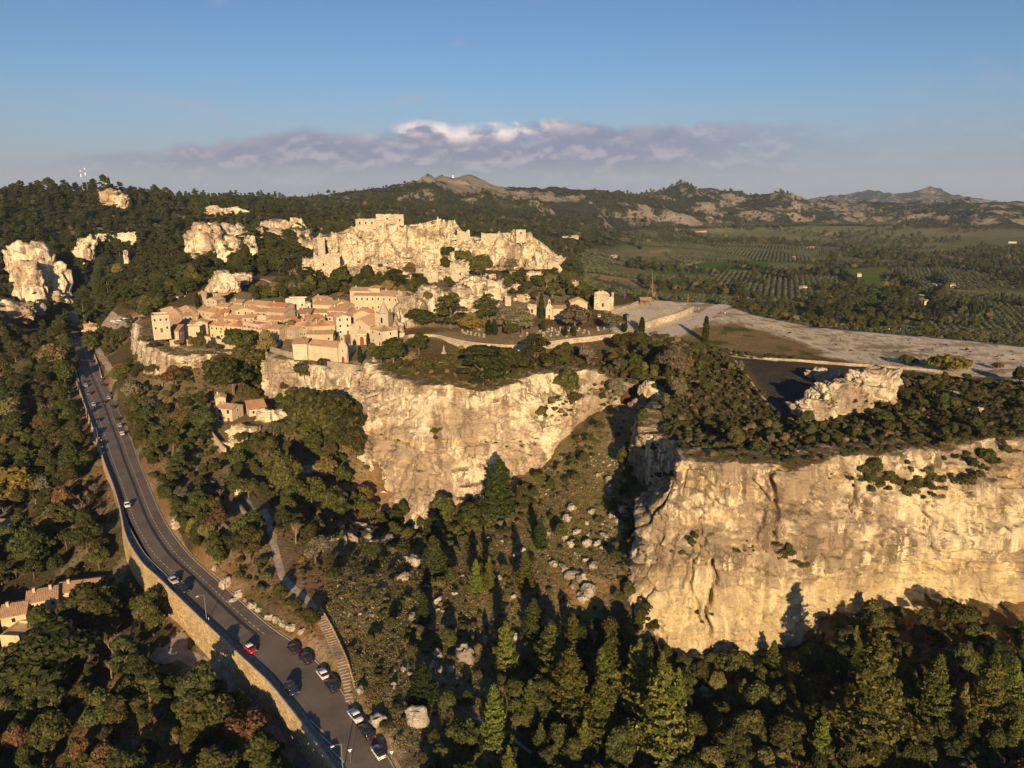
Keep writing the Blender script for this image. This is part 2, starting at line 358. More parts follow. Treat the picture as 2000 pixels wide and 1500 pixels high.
# slope between the road and the village
bp([(190,650,3),(215,700,5),(300,960,3),(340,1000,3),(400,1070,3.5),(460,1140,3),(540,1200,3),(600,1240,2.5),(655,1290,2),(700,1360,1.5),(760,1430,1.5),(800,1500,1),
    (260,780,5),(300,800,8),(330,750,14),(300,725,17),(274,700,19),(330,712,22),(400,715,22),(455,718,22),(240,690,8),(255,660,14),(470,740,19),(500,760,14),
    (518,778,11),(560,792,14),(630,799,17),(690,813,18),(440,830,12),(380,850,9),(330,880,6),(500,860,10),(600,860,12),(690,880,9),(716,910,5),(400,950,5),(500,960,6),(600,960,4),(735,990,-7),(700,960,-1),
    (785,1010,-10),(830,1042,-12),(880,995,-7),(940,990,-6),(990,935,0),(1060,908,4),(1110,853,12),(1160,808,19),(1215,792,24),
    (520,1000,8),(540,1070,6),(560,1130,5),(617,1195,4),(650,1260,2),(683,1372,0.1),(700,1100,0),(700,1250,1),(800,1150,-3),(850,1250,-3),(950,1150,-4),(850,1400,-1),(950,1350,-5),(1000,1480,-8),(880,1480,-3),
    (1050,1060,-2),(1150,1060,1),(1100,960,4),(1160,900,11),(1200,850,18),(1220,900,14),(1225,1000,7),(1232,1100,4),(1243,1145,1),(1255,1220,-5),(1150,1200,-6),(1180,1300,-10),(1050,1250,-6),
    (1330,1290,-13),(1430,1320,-15),(1510,1315,-14),(1590,1255,-11.5),(1680,1210,-6),(1790,1205,-4.5),(1900,1230,-5),(2010,1250,-6),(2300,1270,-6),(1300,1450,-15),(1500,1450,-15),(1700,1450,-13),(2000,1450,-11),(1400,1700,-18),(900,1800,-12),(2400,1500,-12),(2400,1900,-15)])
# inside, below the plateau (never seen): keeps the sheet level
bp([(1000,700,15),(1600,760,15),(1900,760,15),(800,640,18),(1300,650,15),(2300,760,15)])
# wooded hills on the left, the ridge behind, the plain and the mountains on the right
bd([(0,600,640),(150,605,620),(-300,600,640),(230,590,600),(300,570,600),(380,560,570),(450,545,600),(540,525,620),(0,500,850),(200,500,850),(400,500,800),(520,490,780),(600,500,760),(-300,480,850),
    (0,430,1000),(200,430,1050),(400,430,1080),(600,425,1250),(-300,410,1000),(0,386,1120),(100,386,1150),(160,388,1180),(210,376,1200),(265,390,1230),(-300,350,1100),
    (310,394,1450),(360,380,1700),(440,382,1800),(530,385,2000),(640,384,2250),(690,368,2450),(740,360,2700),(800,360,2800),(870,355,2900),(940,358,2900),(985,372,3000),(1050,374,3300),(1150,369,3500),(1300,371,3600),(1390,374,3700),
    (700,430,1500),(700,395,2000),(850,430,1600),(850,395,2300),(950,440,1500),(1000,400,2500),(1080,420,2300),(1080,450,1700),(1180,430,2500),(1250,400,3000),
    (1340,441,2900),(1380,402,3200),(1420,405,3600),(1440,376,3900),(1500,384,3900),(1560,383,3950),(1600,386,4000),(1660,388,4000),(1700,389,4000),(1760,396,4200),(1850,395,4300),(1930,404,4500),(2000,409,4600),(2300,405,4600),
    (1690,389,8500),(1725,373,9000),(1760,383,9000),(1810,366,9000),(1850,378,9200),(1900,387,9500)])
for px, d, z in [(0,1700,60),(200,1800,50),(-300,1700,70),(400,2400,40),(600,3000,40),(800,3600,40),(1000,4200,20),(1200,4600,10),(1400,5200,0),(1600,5600,-10),(1800,6000,-20),(2000,6200,-25),(1500,8500,-10),(1650,8000,-20),(1950,9000,-20),(1700,12000,-10),(1900,12000,-10),(2200,9000,-30),(0,6000,30),(500,6000,30),(1000,8000,20),(0,14000,20),(1000,14000,0),(2000,14000,-30),
                 (1130,640,5),(1130,800,-12),(1250,620,0),(1400,560,0),(1600,500,0),(1800,450,0),(2000,430,0),(2300,430,0),(1400,700,-22),(1700,620,-22),(2000,560,-22),(2300,560,-22),(900,640,30),(800,700,25),(650,680,32),(1000,650,25),(700,900,20),(900,900,10),(1050,1000,0)]:
    r = ray(px, 500); h = math.hypot(r[0], r[1]); base_pts.append(np.array([r[0]/h*d, r[1]/h*d, z]))
bp([(1150,520,-14),(1250,500,-20),(1400,520,-28),(1500,560,-30),(1600,600,-30),(1800,630,-30),(2000,640,-30),(2300,640,-30),(1300,470,-26),(1500,480,-30),(1700,520,-30),(2000,540,-30),(1400,455,-26),(1600,455,-30),(1800,460,-30),(2000,470,-30),(2300,480,-30),(1900,580,-30)])
base_pts = np.array(base_pts)
def logpol(X, Y): return np.arctan2(X, Y) * 1.15, np.log(np.maximum(np.hypot(X, Y), 5))
_a, _l = logpol(base_pts[:, 0], base_pts[:, 1])
base_rbf = RBF(np.stack([_a, _l], -1), base_pts[:, 2], 0.0005)
# the rock plateau that carries the village and the castle
RIM = [(262,640,29),(274,655,29),(290,676,28.5),(335,692,28),(400,693,28.5),(457,695,29),(476,676,29.5),(508,678,31),(524,696,32.5),(570,707,33),(640,722,33),(700,733,33),(716,712,34),(735,718,34),(755,735,34),(790,742,34),(850,752,34),(900,760,34),(945,766,34),(1000,748,34),(1060,733,34),(1120,727,34),(1180,733,33),(1225,752,32),(1262,752,32),(1288,775,32),(1255,812,32),(1242,838,31),(1300,870,33),(1322,903,35),(1400,906,35),(1470,910,35),(1540,912,35),(1620,903,36),(1700,890,36),(1800,884,36),(1900,868,37),(2010,855,37),(2500,850,37)]
BACK = [(2500,690,38),(2000,668,38),(1800,648,38),(1600,632,39),(1500,612,40),(1430,590,41),(1350,582,42),(1250,578,42),(1140,550,43)]
_r = np.array(RIM, float); _b = np.array(BACK, float)
rim_w = P(_r[:, 0], _r[:, 1], _r[:, 2]); back_w = P(_b[:, 0], _b[:, 1], _b[:, 2])
cast = np.array([PD(1100, 520, 560), PD(1050, 520, 600), PD(900, 500, 615), PD(700, 500, 615), PD(605, 520, 600), PD(560, 545, 540), PD(440, 560, 510), PD(380, 580, 470), PD(300, 615, 430)])
plat_poly = np.vstack([rim_w, back_w, cast])
pl = [tuple(q) for q in np.vstack([rim_w, back_w])]
def pp(lst):
    for px, py, z in lst: pl.append(tuple(P(px, py, z)))
pp([(340,655,30),(400,650,31),(450,655,31),(330,620,33),(420,620,34),(400,590,36),(500,640,34),(500,600,38),(600,620,38),(600,580,41),(590,660,34.5),(640,690,33),(690,690,33.3),(700,660,34.5),(690,620,38.5),(770,650,36.5),(720,590,42),(650,560,44),(560,560,42),(480,570,40),
    (800,668,36.5),(900,655,37.6),(1000,668,37.6),(1100,660,37.6),(1200,650,37.6),(880,686,33.6),(1000,698,33.2),(1100,690,33.2),(1200,682,33.6),(800,690,34),(760,690,34),(900,720,33.6),(1050,720,33.4),(1250,690,34.5),(1240,660,36.8),(1280,640,37.5),
    (800,620,40),(900,600,44),(1000,575,46),(1100,590,42),(1150,600,41),(850,560,46),(1300,610,40),(1400,620,40),(1400,650,38.5),(1300,665,36.5),(1420,690,36),(1550,700,36.8),(1600,670,38),(1800,690,37.5),(2000,700,37.5),(1480,716,36),(1540,808,32),(1700,722,36.5),(1650,800,34.5),(1800,780,36),(2000,780,36.5),(1450,860,34),(1600,860,35),(1800,840,36),(1380,780,33),(1350,720,34.5)])
for q in cast: pl.append((q[0], q[1], 46 if q[1] > 440 else 34))
for px, d, z in [(640,540,44),(760,545,45),(880,545,46),(1000,545,48),(1080,545,50),(800,590,50),(950,590,50)]:
    r = ray(px, 530); hh = math.hypot(r[0], r[1]); pl.append((r[0]/hh*d, r[1]/hh*d, z))
pl = np.array(pl)
plat_rbf = RBF(pl[:, :2], pl[:, 2], 0.2)
mount_soft = None
def h(X, Y, detail=True, both=False):
    X = np.asarray(X, float); Y = np.asarray(Y, float); d = np.hypot(X, Y)
    a, l = logpol(X, Y); b = base_rbf(a, l)
    p3 = np.stack([X, Y, np.zeros_like(X)], -1)
    if detail:
        b = b + fbm(p3 / 22, 4, 3) * 0.7 * sstep(120, 200, d) * 1.0
        far = sstep(520, 900, d); b = b + fbm(p3 / 160, 5, 5) * 13 * far * sstep(-32, 15, b)
        mt = sstep(1300, 2600, d) * sstep(-25, 25, b)
        b = b + (ridged(p3 / 520, 6, 11) - 0.50) * 78 * mt + (ridged(p3 / 190, 4, 15) - 0.42) * 36 * mt
    near = (d < 760)
    if np.any(near):
        s = np.full(np.shape(X), -50.0); s[near] = sdist(X[near], Y[near], plat_poly)
        z = np.zeros(np.shape(X)); z[near] = plat_rbf(X[near], Y[near])
        if detail: z[near] += fbm(p3[near] / 9, 4, 8) * 0.35
        w = sstep(7.0, 9.5, s); w2 = sstep(-0.2, 0.6, s); pb = b * (1 - w2) + z * w2; b = b * (1 - w) + z * w
        rd = np.full(np.shape(X), -50.0); rd[near] = sdist(X[near], Y[near], road_poly)
        w = sstep(-2.2, -0.3, rd); b = b * (1 - w) + (-0.25) * w
        if both: return b, pb * (1 - w) + (-0.25) * w
    return (b, b) if both else b
NA, ND = 560, 660
AZ = np.linspace(R(-60), R(60), NA); LD = np.linspace(math.log(40), math.log(15000), ND); DD = np.exp(LD)
_A, _D = np.meshgrid(AZ, DD, indexing='ij'); GX = _D * np.sin(_A); GY = _D * np.cos(_A)
GM, GZ = h(GX, GY, both=True)        # the sheet as meshed (set back from the cliff rims), and the walkable height
def hf(X, Y):                          # height of the ground sheet as built
    a = np.clip((np.arctan2(X, Y) - AZ[0]) / (AZ[1] - AZ[0]), 0, NA - 1.001); l = np.clip((np.log(np.maximum(np.hypot(X, Y), 41)) - LD[0]) / (LD[1] - LD[0]), 0, ND - 1.001)
    i = a.astype(int) if hasattr(a, 'astype') else int(a); j = l.astype(int) if hasattr(l, 'astype') else int(l); u = a - i; v = l - j
    return (GZ[i, j]*(1-u) + GZ[i+1, j]*u)*(1-v) + (GZ[i, j+1]*(1-u) + GZ[i+1, j+1]*u)*v
def hit(px, py, off=0.0, dmin=90, dmax=9000):
    r = ray(px, py); t = np.exp(np.linspace(math.log(dmin), math.log(dmax), 1200))
    for k in range(3):
        p = r[None] * t[:, None]; z = CAMZ + p[:, 2]; g = hf(p[:, 0], p[:, 1]) + off
        below = np.nonzero(z < g)[0]
        if not len(below): return PD(px, py, 3000.0)
        i = max(below[0], 1); t = np.linspace(t[i-1], t[i], 40)
    q = r * t[-1]; return np.array([q[0], q[1], CAMZ + q[2] - off])
def hits(lst): return np.array([hit(a, b) for a, b in lst])
# ---- colours of the ground by what grows or lies on it
C_WOOD = np.array((0.095, 0.080, 0.043)); C_GRASS = np.array((0.265, 0.225, 0.105)); C_RUST = np.array((0.36, 0.21, 0.11)); C_PALE = np.array((0.46, 0.39, 0.31))
def ground_sheet():
    na, nd, az, D, X, Y, Z = NA, ND, AZ, _D, GX, GY, GM
    p3 = np.stack([X, Y, Z], -1)
    C = np.broadcast_to(C_WOOD, X.shape + (3,)).copy()
    def lay(c, w): 
        nonlocal C
        C = C * (1 - w[..., None]) + np.asarray(c) * w[..., None]
    def zone(pxs, c, soft=4.0, noisy=4.0, amt=1.0):
        W = hits(pxs); near = (np.abs(X - W[:, 0].mean()) < np.ptp(W[:, 0]) + 60) & (np.abs(Y - W[:, 1].mean()) < np.ptp(W[:, 1]) + 60)
        s = np.full(X.shape, -99.0); s[near] = sdist(X[near], Y[near], W)
        s = s + znoise * noisy; lay(c, sstep(-soft, soft, s) * amt)
    znoise = fbm(p3 / 14, 3, 21); n1 = fbm(p3 / 26, 4, 31); n2 = fbm(p3 / 9, 4, 37)
    # open hillside below the cliffs
    zone([(620,1180),(660,1040),(760,1030),(850,1050),(1000,940),(1180,800),(1235,800),(1240,1100),(1150,1250),(1000,1300),(950,1480),(760,1480),(690,1360)], C_GRASS, 6, 8)
    hz = sstep(0.02, 0.28, n1) * (C[..., 0] > 0.09); lay(C_RUST, hz * 0.75)
    lay((0.40, 0.33, 0.24), sstep(0.18, 0.42, n2) * (C[..., 0] > 0.09) * 0.5)
    # slope under the village, with bare patches
    zone([(270,720),(700,820),(720,980),(560,1160),(420,1060),(330,950),(250,790)], (0.25, 0.195, 0.11), 5, 6, 0.85)
    near = D < 700
    s = np.full(X.shape, -99.0); s[near] = sdist(X[near], Y[near], plat_poly); top = sstep(-0.5, 1, s)
    lay((0.15, 0.115, 0.06), top)
    zone([(290,640),(400,600),(520,575),(700,560),(800,600),(790,690),(640,720),(520,700),(470,680),(340,690)], (0.26, 0.21, 0.14), 3, 3)
    zone([(620,560),(600,540),(1100,540),(1120,600),(1000,640),(820,640)], (0.38, 0.30, 0.20), 4, 8, 0.9)
    zone([(790,655),(1230,640),(1240,655),(1000,672),(880,664)], (0.30, 0.235, 0.15), 2, 4, 0.85)
    zone([(740,690),(1240,690),(1260,760),(1060,735),(950,765),(800,745),(745,720)], (0.20, 0.125, 0.06), 3, 4)
    zone([(1200,690),(1290,690),(1290,750),(1190,750)], (0.24, 0.11, 0.05), 3, 5, 0.8)
    # pale rock flat and open court on the right
    zone([(1215,660),(1180,640),(1190,600),(1280,585),(1440,588),(1600,635),(1800,650),(2000,672),(2450,690),(2450,760),(2000,735),(1850,735),(1700,712),(1450,670),(1330,660)], (0.72, 0.63, 0.51), 2, 2)
    zone([(1300,668),(1360,640),(1430,632),(1520,655),(1620,690),(1580,702),(1430,690)], (0.26, 0.19, 0.10), 2, 3)
    gp = sstep(0.05, 0.2, fbm(p3 / 12, 3, 44)) * (C[..., 0] > 0.235) * (C[..., 0] < 0.28) * (np.abs(Y - 320) < 60) * (X > 50); lay((0.075, 0.10, 0.03), gp * 0.8)
    px, py, _ = pix(p3)
    rocky = (C[..., 0] > 0.42) & (X > 95) & (D < 520)
    lay((0.25, 0.20, 0.12), sstep(0.12, 0.24, fbm(p3 / np.array((16, 5, 5)), 4, 51)) * rocky * 0.8); lay((0.34, 0.28, 0.21), sstep(0.14, 0.22, fbm(p3 / np.array((5, 1.8, 2)), 4, 53)) * rocky * 0.7)
    zone([(1440,700),(1530,708),(1690,715),(1740,730),(1560,815),(1535,812)], (0.085, 0.078, 0.074), 1, 0.5)
    zone([(1345,740),(1440,705),(1530,810),(1720,740),(2000,740),(2300,760),(2300,845),(1900,860),(1700,885),(1540,905),(1330,895),(1290,800)], (0.15, 0.115, 0.062), 3, 5, 0.85)
    # plain
    pln = sstep(15, -15, Z) * sstep(480, 620, D); lay((0.19, 0.185, 0.10), pln)
    lay((0.115, 0.15, 0.05), pln * sstep(-0.05, 0.15, fbm(p3 / 180, 3, 61)) * 0.8)
    lay((0.24, 0.20, 0.12), pln * sstep(0.12, 0.3, fbm(p3 / 110, 3, 67)) * 0.6)
    for pts, c in [([(1130,531),(1265,548),(1258,560),(1170,545)], (0.42, 0.25, 0.14)), ([(1330,524),(1360,510),(1500,512),(1500,532),(1420,531)], (0.085, 0.15, 0.03)), ([(1268,535),(1285,524),(1350,530),(1340,541)], (0.10, 0.17, 0.04)),
                   ([(1120,533),(1210,555),(1260,575),(1200,565)], (0.10, 0.11, 0.04)), ([(1640,524),(1740,524),(1730,540),(1655,536)], (0.14, 0.17, 0.04)), ([(1655,536),(1738,542),(1722,564),(1675,563)], (0.10, 0.19, 0.03)), ([(1595,552),(1640,556),(1662,564),(1600,562)], (0.13, 0.20, 0.05)),
                   ([(1820,496),(1980,506),(1975,513),(1815,501)], (0.33, 0.22, 0.15)), ([(1855,566),(1935,570),(1930,577),(1860,572)], (0.36, 0.27, 0.10)), ([(1560,608),(1700,618),(1780,628),(1640,620)], (0.16, 0.20, 0.06)), ([(1265,489),(1310,487),(1315,494),(1270,494)], (0.36, 0.24, 0.14)), ([(1600,455),(1635,453),(1640,459),(1605,460)], (0.42, 0.28, 0.2)),
                   ([(1340,515),(1372,508),(1376,510),(1340,520)], (0.4, 0.33, 0.24)), ([(1930,608),(2000,615),(2000,622),(1940,616)], (0.10, 0.13, 0.045)), ([(1170,458),(1200,458),(1200,464),(1170,464)], (0.16, 0.17, 0.06)), ([(1480,560),(1522,545),(1525,560)], (0.3, 0.19, 0.1)), ([(1500,470),(1640,466),(1660,474),(1520,480)], (0.16, 0.19, 0.07)), ([(1700,470),(1850,474),(1840,482),(1700,478)], (0.19, 0.20, 0.09)), ([(1180,478),(1290,472),(1300,480),(1200,488)], (0.14, 0.19, 0.06)), ([(1400,488),(1520,486),(1530,496),(1420,498)], (0.20, 0.21, 0.10)), ([(1880,480),(2060,488),(2060,494),(1880,488)], (0.15, 0.19, 0.06)), ([(1760,540),(1850,536),(1860,548),(1780,552)], (0.13, 0.17, 0.06)), ([(1380,448),(1560,446),(1560,451),(1390,454)], (0.15, 0.17, 0.08)), ([(1900,545),(2060,552),(2060,562),(1920,556)], (0.15, 0.18, 0.07))]:
        W = hits(pts); W2 = W[:, :2].mean(0); nr = np.hypot(X - W2[0], Y - W2[1]) < 900
        m = np.zeros(X.shape); m[nr] = sstep(-3, 3, sdist(X[nr], Y[nr], W)); lay(c, m)
    lay((0.165, 0.125, 0.052), sstep(-2, 2, np.where(D < 620, sdist(X, Y, hits([(-60,722),(64,712),(66,728),(40,745),(-60,755)])), -9)))
    # hills: scrub with bare limestone showing on the steep parts
    gx = np.gradient(Z, axis=1) / np.gradient(D, axis=1); gy = np.gradient(Z, axis=0) / (D * (az[1] - az[0])); slope = np.hypot(gx, gy)
    hill = sstep(560, 700, D) * sstep(-12, 10, Z)
    lay((0.046, 0.052, 0.030), hill)
    rk = hill * sstep(1200, 2400, D) * sstep(0.02, 0.30, slope * 0.75 + fbm(p3 / 70, 4, 71) * 0.7 - 0.22 + 0.30 * sstep(150, 1200, X) * sstep(2300, 3000, D)); MR = hill * sstep(1100, 2200, D) * np.clip(0.14 + 0.60 * slope + 0.40 * fbm(p3 / 110, 4, 71) + 0.22 * sstep(150, 1200, X) * sstep(2300, 3000, D) - 0.10 * sstep(-300, -900, X), 0, 1)
    rk2 = hill * sstep(0.36, 0.46, fbm(p3 / 24, 4, 75) + 0.10 * slope); lay((0.42, 0.35, 0.26), rk2 * 0.7 * sstep(2600, 1500, D))
    C *= (1 + 0.18 * fbm(p3 / 5, 3, 81))[..., None]
    me = mesh('ground', np.stack([X, Y, Z], -1).reshape(-1, 3), grid_faces(na, nd)[:, ::-1].copy(), smooth=True)
    ca = me.color_attributes.new('gcol', 'FLOAT_COLOR', 'POINT')
    ca.data.foreach_set('color', np.concatenate([np.clip(C, 0.005, 0.9).reshape(-1, 3), np.ones((na*nd, 1))], 1).astype(np.float32).ravel())
    cr_ = PD(870, 356, 2900); MR = np.clip(MR + 0.55 * np.exp(-((X - cr_[0]) / 330)**2 - ((Y - cr_[1]) / 260)**2) * (Z > 95), 0, 1)
    at = me.attributes.new('farrock', 'FLOAT', 'POINT'); at.data.foreach_set('value', MR.astype(np.float32).ravel())
    b = NB('ground_soil'); g = b.attr('gcol')
    an = b.N.new('ShaderNodeAttribute'); an.attribute_name = 'farrock'; fr_ = an.outputs['Fac']
    rn = b.math('ADD', b.math('MULTIPLY', b.noise(0.011, 9, 0.68, dist=0.6), 0.75), b.math('MULTIPLY', b.noise(0.05, 6, 0.65, off=9), 0.25))
    rmask = b.math('MULTIPLY', b.ramp(b.math('ADD', rn, b.math('MULTIPLY', fr_, 0.55)), 0.775, 0.85), b.ramp(fr_, 0.02, 0.10))
    g = b.mix(rmask, g, b.mix(b.noise(0.03, 6, 0.7, off=4), (0.17, 0.145, 0.125), (0.44, 0.375, 0.31)))
    n = b.noise(0.9, 6, 0.65); f = b.noise(4.0, 4, 0.6, off=3); big = b.noise(0.012, 5, 0.6)
    c = b.mix(b.ramp(n, 0.35, 0.68), g, b.mix(1.0, g, (0.55, 0.52, 0.45), 'MULTIPLY'))
    c = b.mix(b.ramp(f, 0.58, 0.78, 0, 0.8), c, b.mix(1.0, g, (1.7, 1.6, 1.45), 'MULTIPLY'))
    c = b.mix(b.ramp(big, 0.40, 0.66, 0, 0.45), c, b.mix(1.0, g, (0.62, 0.64, 0.5), 'MULTIPLY'))
    hgt = b.math('ADD', b.math('ADD', n, b.math('MULTIPLY', f, 0.3)), b.math('MULTIPLY', b.math('MULTIPLY', b.noise(0.012, 8, 0.65), b.ramp(fr_, 0.0, 0.3)), 60.0))
    me.materials.append(b.done(c, 1.0, hgt, 0.9, 0.6, spec=0.0))
    return tag(link('ground', me), kind='structure')
ground_sheet()
def strip(name, left, right, n, m, mat, lift=0.05, flat=None, kind='structure', label=None):
    a = smooth_line(left, n); b = smooth_line(right, n); t = np.linspace(0, 1, m)[None, :, None]
    v = a[:, None] * (1 - t) + b[:, None] * t
    if flat is None: v[..., 2] = hf(v[..., 0], v[..., 1]) + lift
    else: v[..., 2] = flat
    return tag(link(name, mesh(name, v.reshape(-1, 3), grid_faces(n, m), [mat], True)), label, kind=kind)
# ------------------------------------------------------------------ cliffs and rock
M_CLIFF = rock_mat('pale_limestone', (0.78, 0.68, 0.495), (0.42, 0.325, 0.235), (0.66, 0.47, 0.22), 0.52)
M_CLIFF2 = rock_mat('weathered_limestone', (0.74, 0.625, 0.42), (0.375, 0.288, 0.195), (0.66, 0.48, 0.19), 0.61, low=True)
M_CASTLE = rock_mat('castle_limestone', (0.74, 0.64, 0.47), (0.41, 0.33, 0.245), (0.60, 0.45, 0.24), 0.48, 1.0)
M_BOULDER = rock_mat('boulder_limestone', (0.66, 0.58, 0.47), (0.40, 0.34, 0.27), (0.42, 0.30, 0.17), 0.40, 1.6, False)
def rockdisp(v, nrm, amp, seed, lay=1.0, scale=1.0):
    q = v / scale; w = q + np.stack([fbm(q / 5, 3, seed + 40 + k) for k in range(3)], -1) * 1.6
    d = fbm(q / 17, 3, seed) * 2.4 + fbm(q / 2.4, 4, seed + 5) * 0.38
    val, gap = worley(w / np.array((7.5, 7.5, 6.0)), seed); d += (val - 0.5) * 2.0 - (1 - sstep(0.0, 0.10, gap)) * 0.9
    val, gap = worley(w / np.array((3.0, 3.0, 2.0)), seed + 20); d += (val - 0.5) * 0.5 - (1 - sstep(0.0, 0.14, gap)) * 0.3
    zz = q[..., 2] / 5.2 + fbm(q / 14, 3, seed + 7) * 0.9; fr = zz - np.floor(zz); d += (0.5 - fr + 0.5 * sstep(0.86, 1.0, fr)) * 1.5 * lay * (0.35 + 0.65 * sstep(-0.2, 0.3, fbm(q / 20, 2, seed + 9)))
    zz = q[..., 2] / 1.3 + fbm(q / 6, 3, seed + 8) * 1.2; fr = zz - np.floor(zz); d += (0.5 - fr) * 0.35 * lay
    fl = fbm(np.stack([q[..., 0] / 3.2, q[..., 1] / 3.2, q[..., 2] / 26], -1), 4, seed + 13); d += fl * 1.3
    cv = fbm(q / 6.5, 3, seed + 17); d -= sstep(0.42, 0.60, cv) * 2.2
    return v + nrm * (d * amp)[..., None]
def grid_normals(v):
    du = np.gradient(v, axis=0); dv = np.gradient(v, axis=1); n = np.cross(du, dv); return n / np.maximum(np.linalg.norm(n, axis=-1, keepdims=True), 1e-6)
def cliff(name, levels, nu, nv, mat, amp=1.0, seed=1, prof=None, inset=14.0, sink=4.0, label=None, lay=1.0, cat=None, world=False, rimjag=1.2):
    L = [np.array(l, float) for l in levels]; n = len(L[0]); ts = np.linspace(0, n - 1, nu)
    W = []
    for l in L:
        w = l if world else P(l[:, 0], l[:, 1], l[:, 2])
        i = np.clip(ts.astype(int), 0, n - 2); f = (ts - i)[:, None]
        pa = np.vstack([2*w[0]-w[1], w, 2*w[-1]-w[-2]]); a, b, c, d = pa[i], pa[i+1], pa[i+2], pa[i+3]
        cr = 0.5 * ((2*b) + (c-a)*f + (2*a-5*b+4*c-d)*f**2 + (3*b-a-3*c+d)*f**3); W.append(0.5 * cr + 0.5 * (b * (1-f) + c * f))
    W = np.array(W); k = len(W)                                    # levels x nu x 3
    seg = np.linalg.norm(np.diff(W, axis=0), axis=-1).mean(1); cum = np.r_[0, np.cumsum(seg)] / seg.sum()
    tv = np.linspace(0, 1, nv); V = np.empty((nu, nv, 3))
    for j, t in enumerate(tv):
        a = min(np.searchsorted(cum, t, 'right') - 1, k - 2); f = (t - cum[a]) / (cum[a+1] - cum[a]); V[:, j] = W[a] * (1 - f) + W[a+1] * f
    N = grid_normals(V)
    if N[..., 1].mean() > 0: N = -N
    hn = N.copy(); hn[..., 2] *= 0.3; hn /= np.linalg.norm(hn, axis=-1, keepdims=True)
    if prof is not None: V = V + hn * prof(ts[:, None] / (n - 1), tv[None], V)[..., None]
    fade = sstep(0, 0.04, tv)[None] * 0.5 + 0.5
    V = V + (rockdisp(V, hn, amp, seed, lay) - V) * fade[..., None]
    jg = V[:, :1].copy(); jg[..., 2] = 0; jv, _g = worley(jg / 6.0, seed + 30); jz = (fbm(jg / 5.0, 4, seed + 23) * 1.2 + (jv - 0.6)) * rimjag
    V[..., 2] += jz * np.exp(-tv * 9)[None]
    top = V[:, :1].copy(); back = hn[:, :1].copy(); back[..., 2] = 0
    ker = np.hanning(41); ker /= ker.sum(); pad = lambda q: np.pad(q, ((20, 20),), mode='edge')
    for m in range(3): back[:, 0, m] = np.convolve(pad(back[:, 0, m]), ker, 'valid')
    back /= np.maximum(np.linalg.norm(back, axis=-1, keepdims=True), 1e-6)
    ts_ = top.copy()
    for m in range(3): ts_[:, 0, m] = np.convolve(pad(top[:, 0, m]), ker, 'valid')
    rows = [ts_ - back * inset * 0.95 + np.array((0, 0, -0.9))]
    for t in (0.8, 0.62, 0.46, 0.32, 0.2, 0.1):
        k_ = sstep(0.0, 0.45, t); q = (top * (1 - k_) + ts_ * k_) - back * inset * t + np.array((0, 0, 0.10)); q[..., 2] += fbm(q / 2.5, 3, seed + 19) * 0.35; rows.append(q)
    bot = V[:, -1:] - np.array((0, 0, sink)) + hn[:, -1:] * 1.0
    V = np.concatenate(rows + [V, bot], 1)
    f = grid_faces(nu, V.shape[1])
    me = mesh(name, V.reshape(-1, 3), f, [mat], True)
    bm = None
    o = link(name, me); tag(o, label, cat, kind='structure' if not cat else None); return o, V
# right-hand cliff
r_rim = [(1372,868,34),(1322,903,35),(1350,905,35),(1400,906,35),(1470,910,35),(1540,912,35),(1620,903,36),(1700,890,36),(1800,884,36),(1900,868,37),(2010,855,37),(2500,850,37)]
r_lip = [(1350,900,31),(1315,925,32),(1345,922,33),(1400,922,33),(1470,928,33),(1540,932,33),(1630,950,29),(1710,970,27),(1800,975,26.5),(1900,962,28),(2010,955,28),(2500,960,28)]
r_mid = [(1300,985,16),(1280,1040,14),(1310,1060,13),(1370,1075,12),(1450,1085,12),(1530,1090,12),(1615,1085,12),(1700,1075,13),(1800,1075,13),(1900,1080,12.5),(2010,1085,12),(2500,1090,12)]
r_bas = [(1258,1060,6),(1243,1142,1),(1262,1212,-5),(1330,1278,-12.5),(1430,1308,-15),(1510,1302,-14),(1590,1242,-11.5),(1680,1198,-6),(1790,1193,-4.5),(1900,1218,-5),(2010,1238,-6),(2500,1260,-6)]
def prof_r(u, v, V):
    s = fbm(V / np.array((30, 30, 300.0)), 3, 4) * 6.0
    led = 4.2 * (sstep(0.30, 0.42, v + 0.05*np.sin(u*14)) - sstep(0.50, 0.66, v + 0.05*np.sin(u*9)))
    cut = -6.0 * sstep(0.55, 0.75, u) * (sstep(0.60, 0.68, v) - sstep(0.90, 0.99, v))
    crk = 0
    for uc, v0, v1, dp in ((0.115, 0.0, 0.45, 3.5), (0.19, 0.05, 0.30, 2.0), (0.30, 0.55, 1.0, 3.5), (0.255, 0.40, 0.75, 2.2), (0.43, 0.10, 0.50, 2.5), (0.60, 0.0, 0.40, 2.5), (0.52, 0.5, 0.9, 2.0), (0.74, 0.2, 0.6, 2.0)):
        c = uc + 0.035 * (v - 0.5) + 0.006 * np.sin(v * 23 + uc * 60) + 0.003 * np.sin(v * 61); crk = crk + dp * np.exp(-((u - c) / 0.0042) ** 2) * sstep(v0 - .05, v0 + .05, v) * sstep(v1 + .05, v1 - .05, v)
    shelf = 3.5 * sstep(0.50, 0.25, u) * sstep(0.44, 0.50, v + 0.04 * np.sin(u * 30))
    return s + led + cut - crk + shelf
cliff('cliff', [r_rim, r_lip, r_mid, r_bas], 420, 150, M_CLIFF2, 0.85, 21, prof_r, label='broad weathered limestone cliff at the right', lay=1.2)
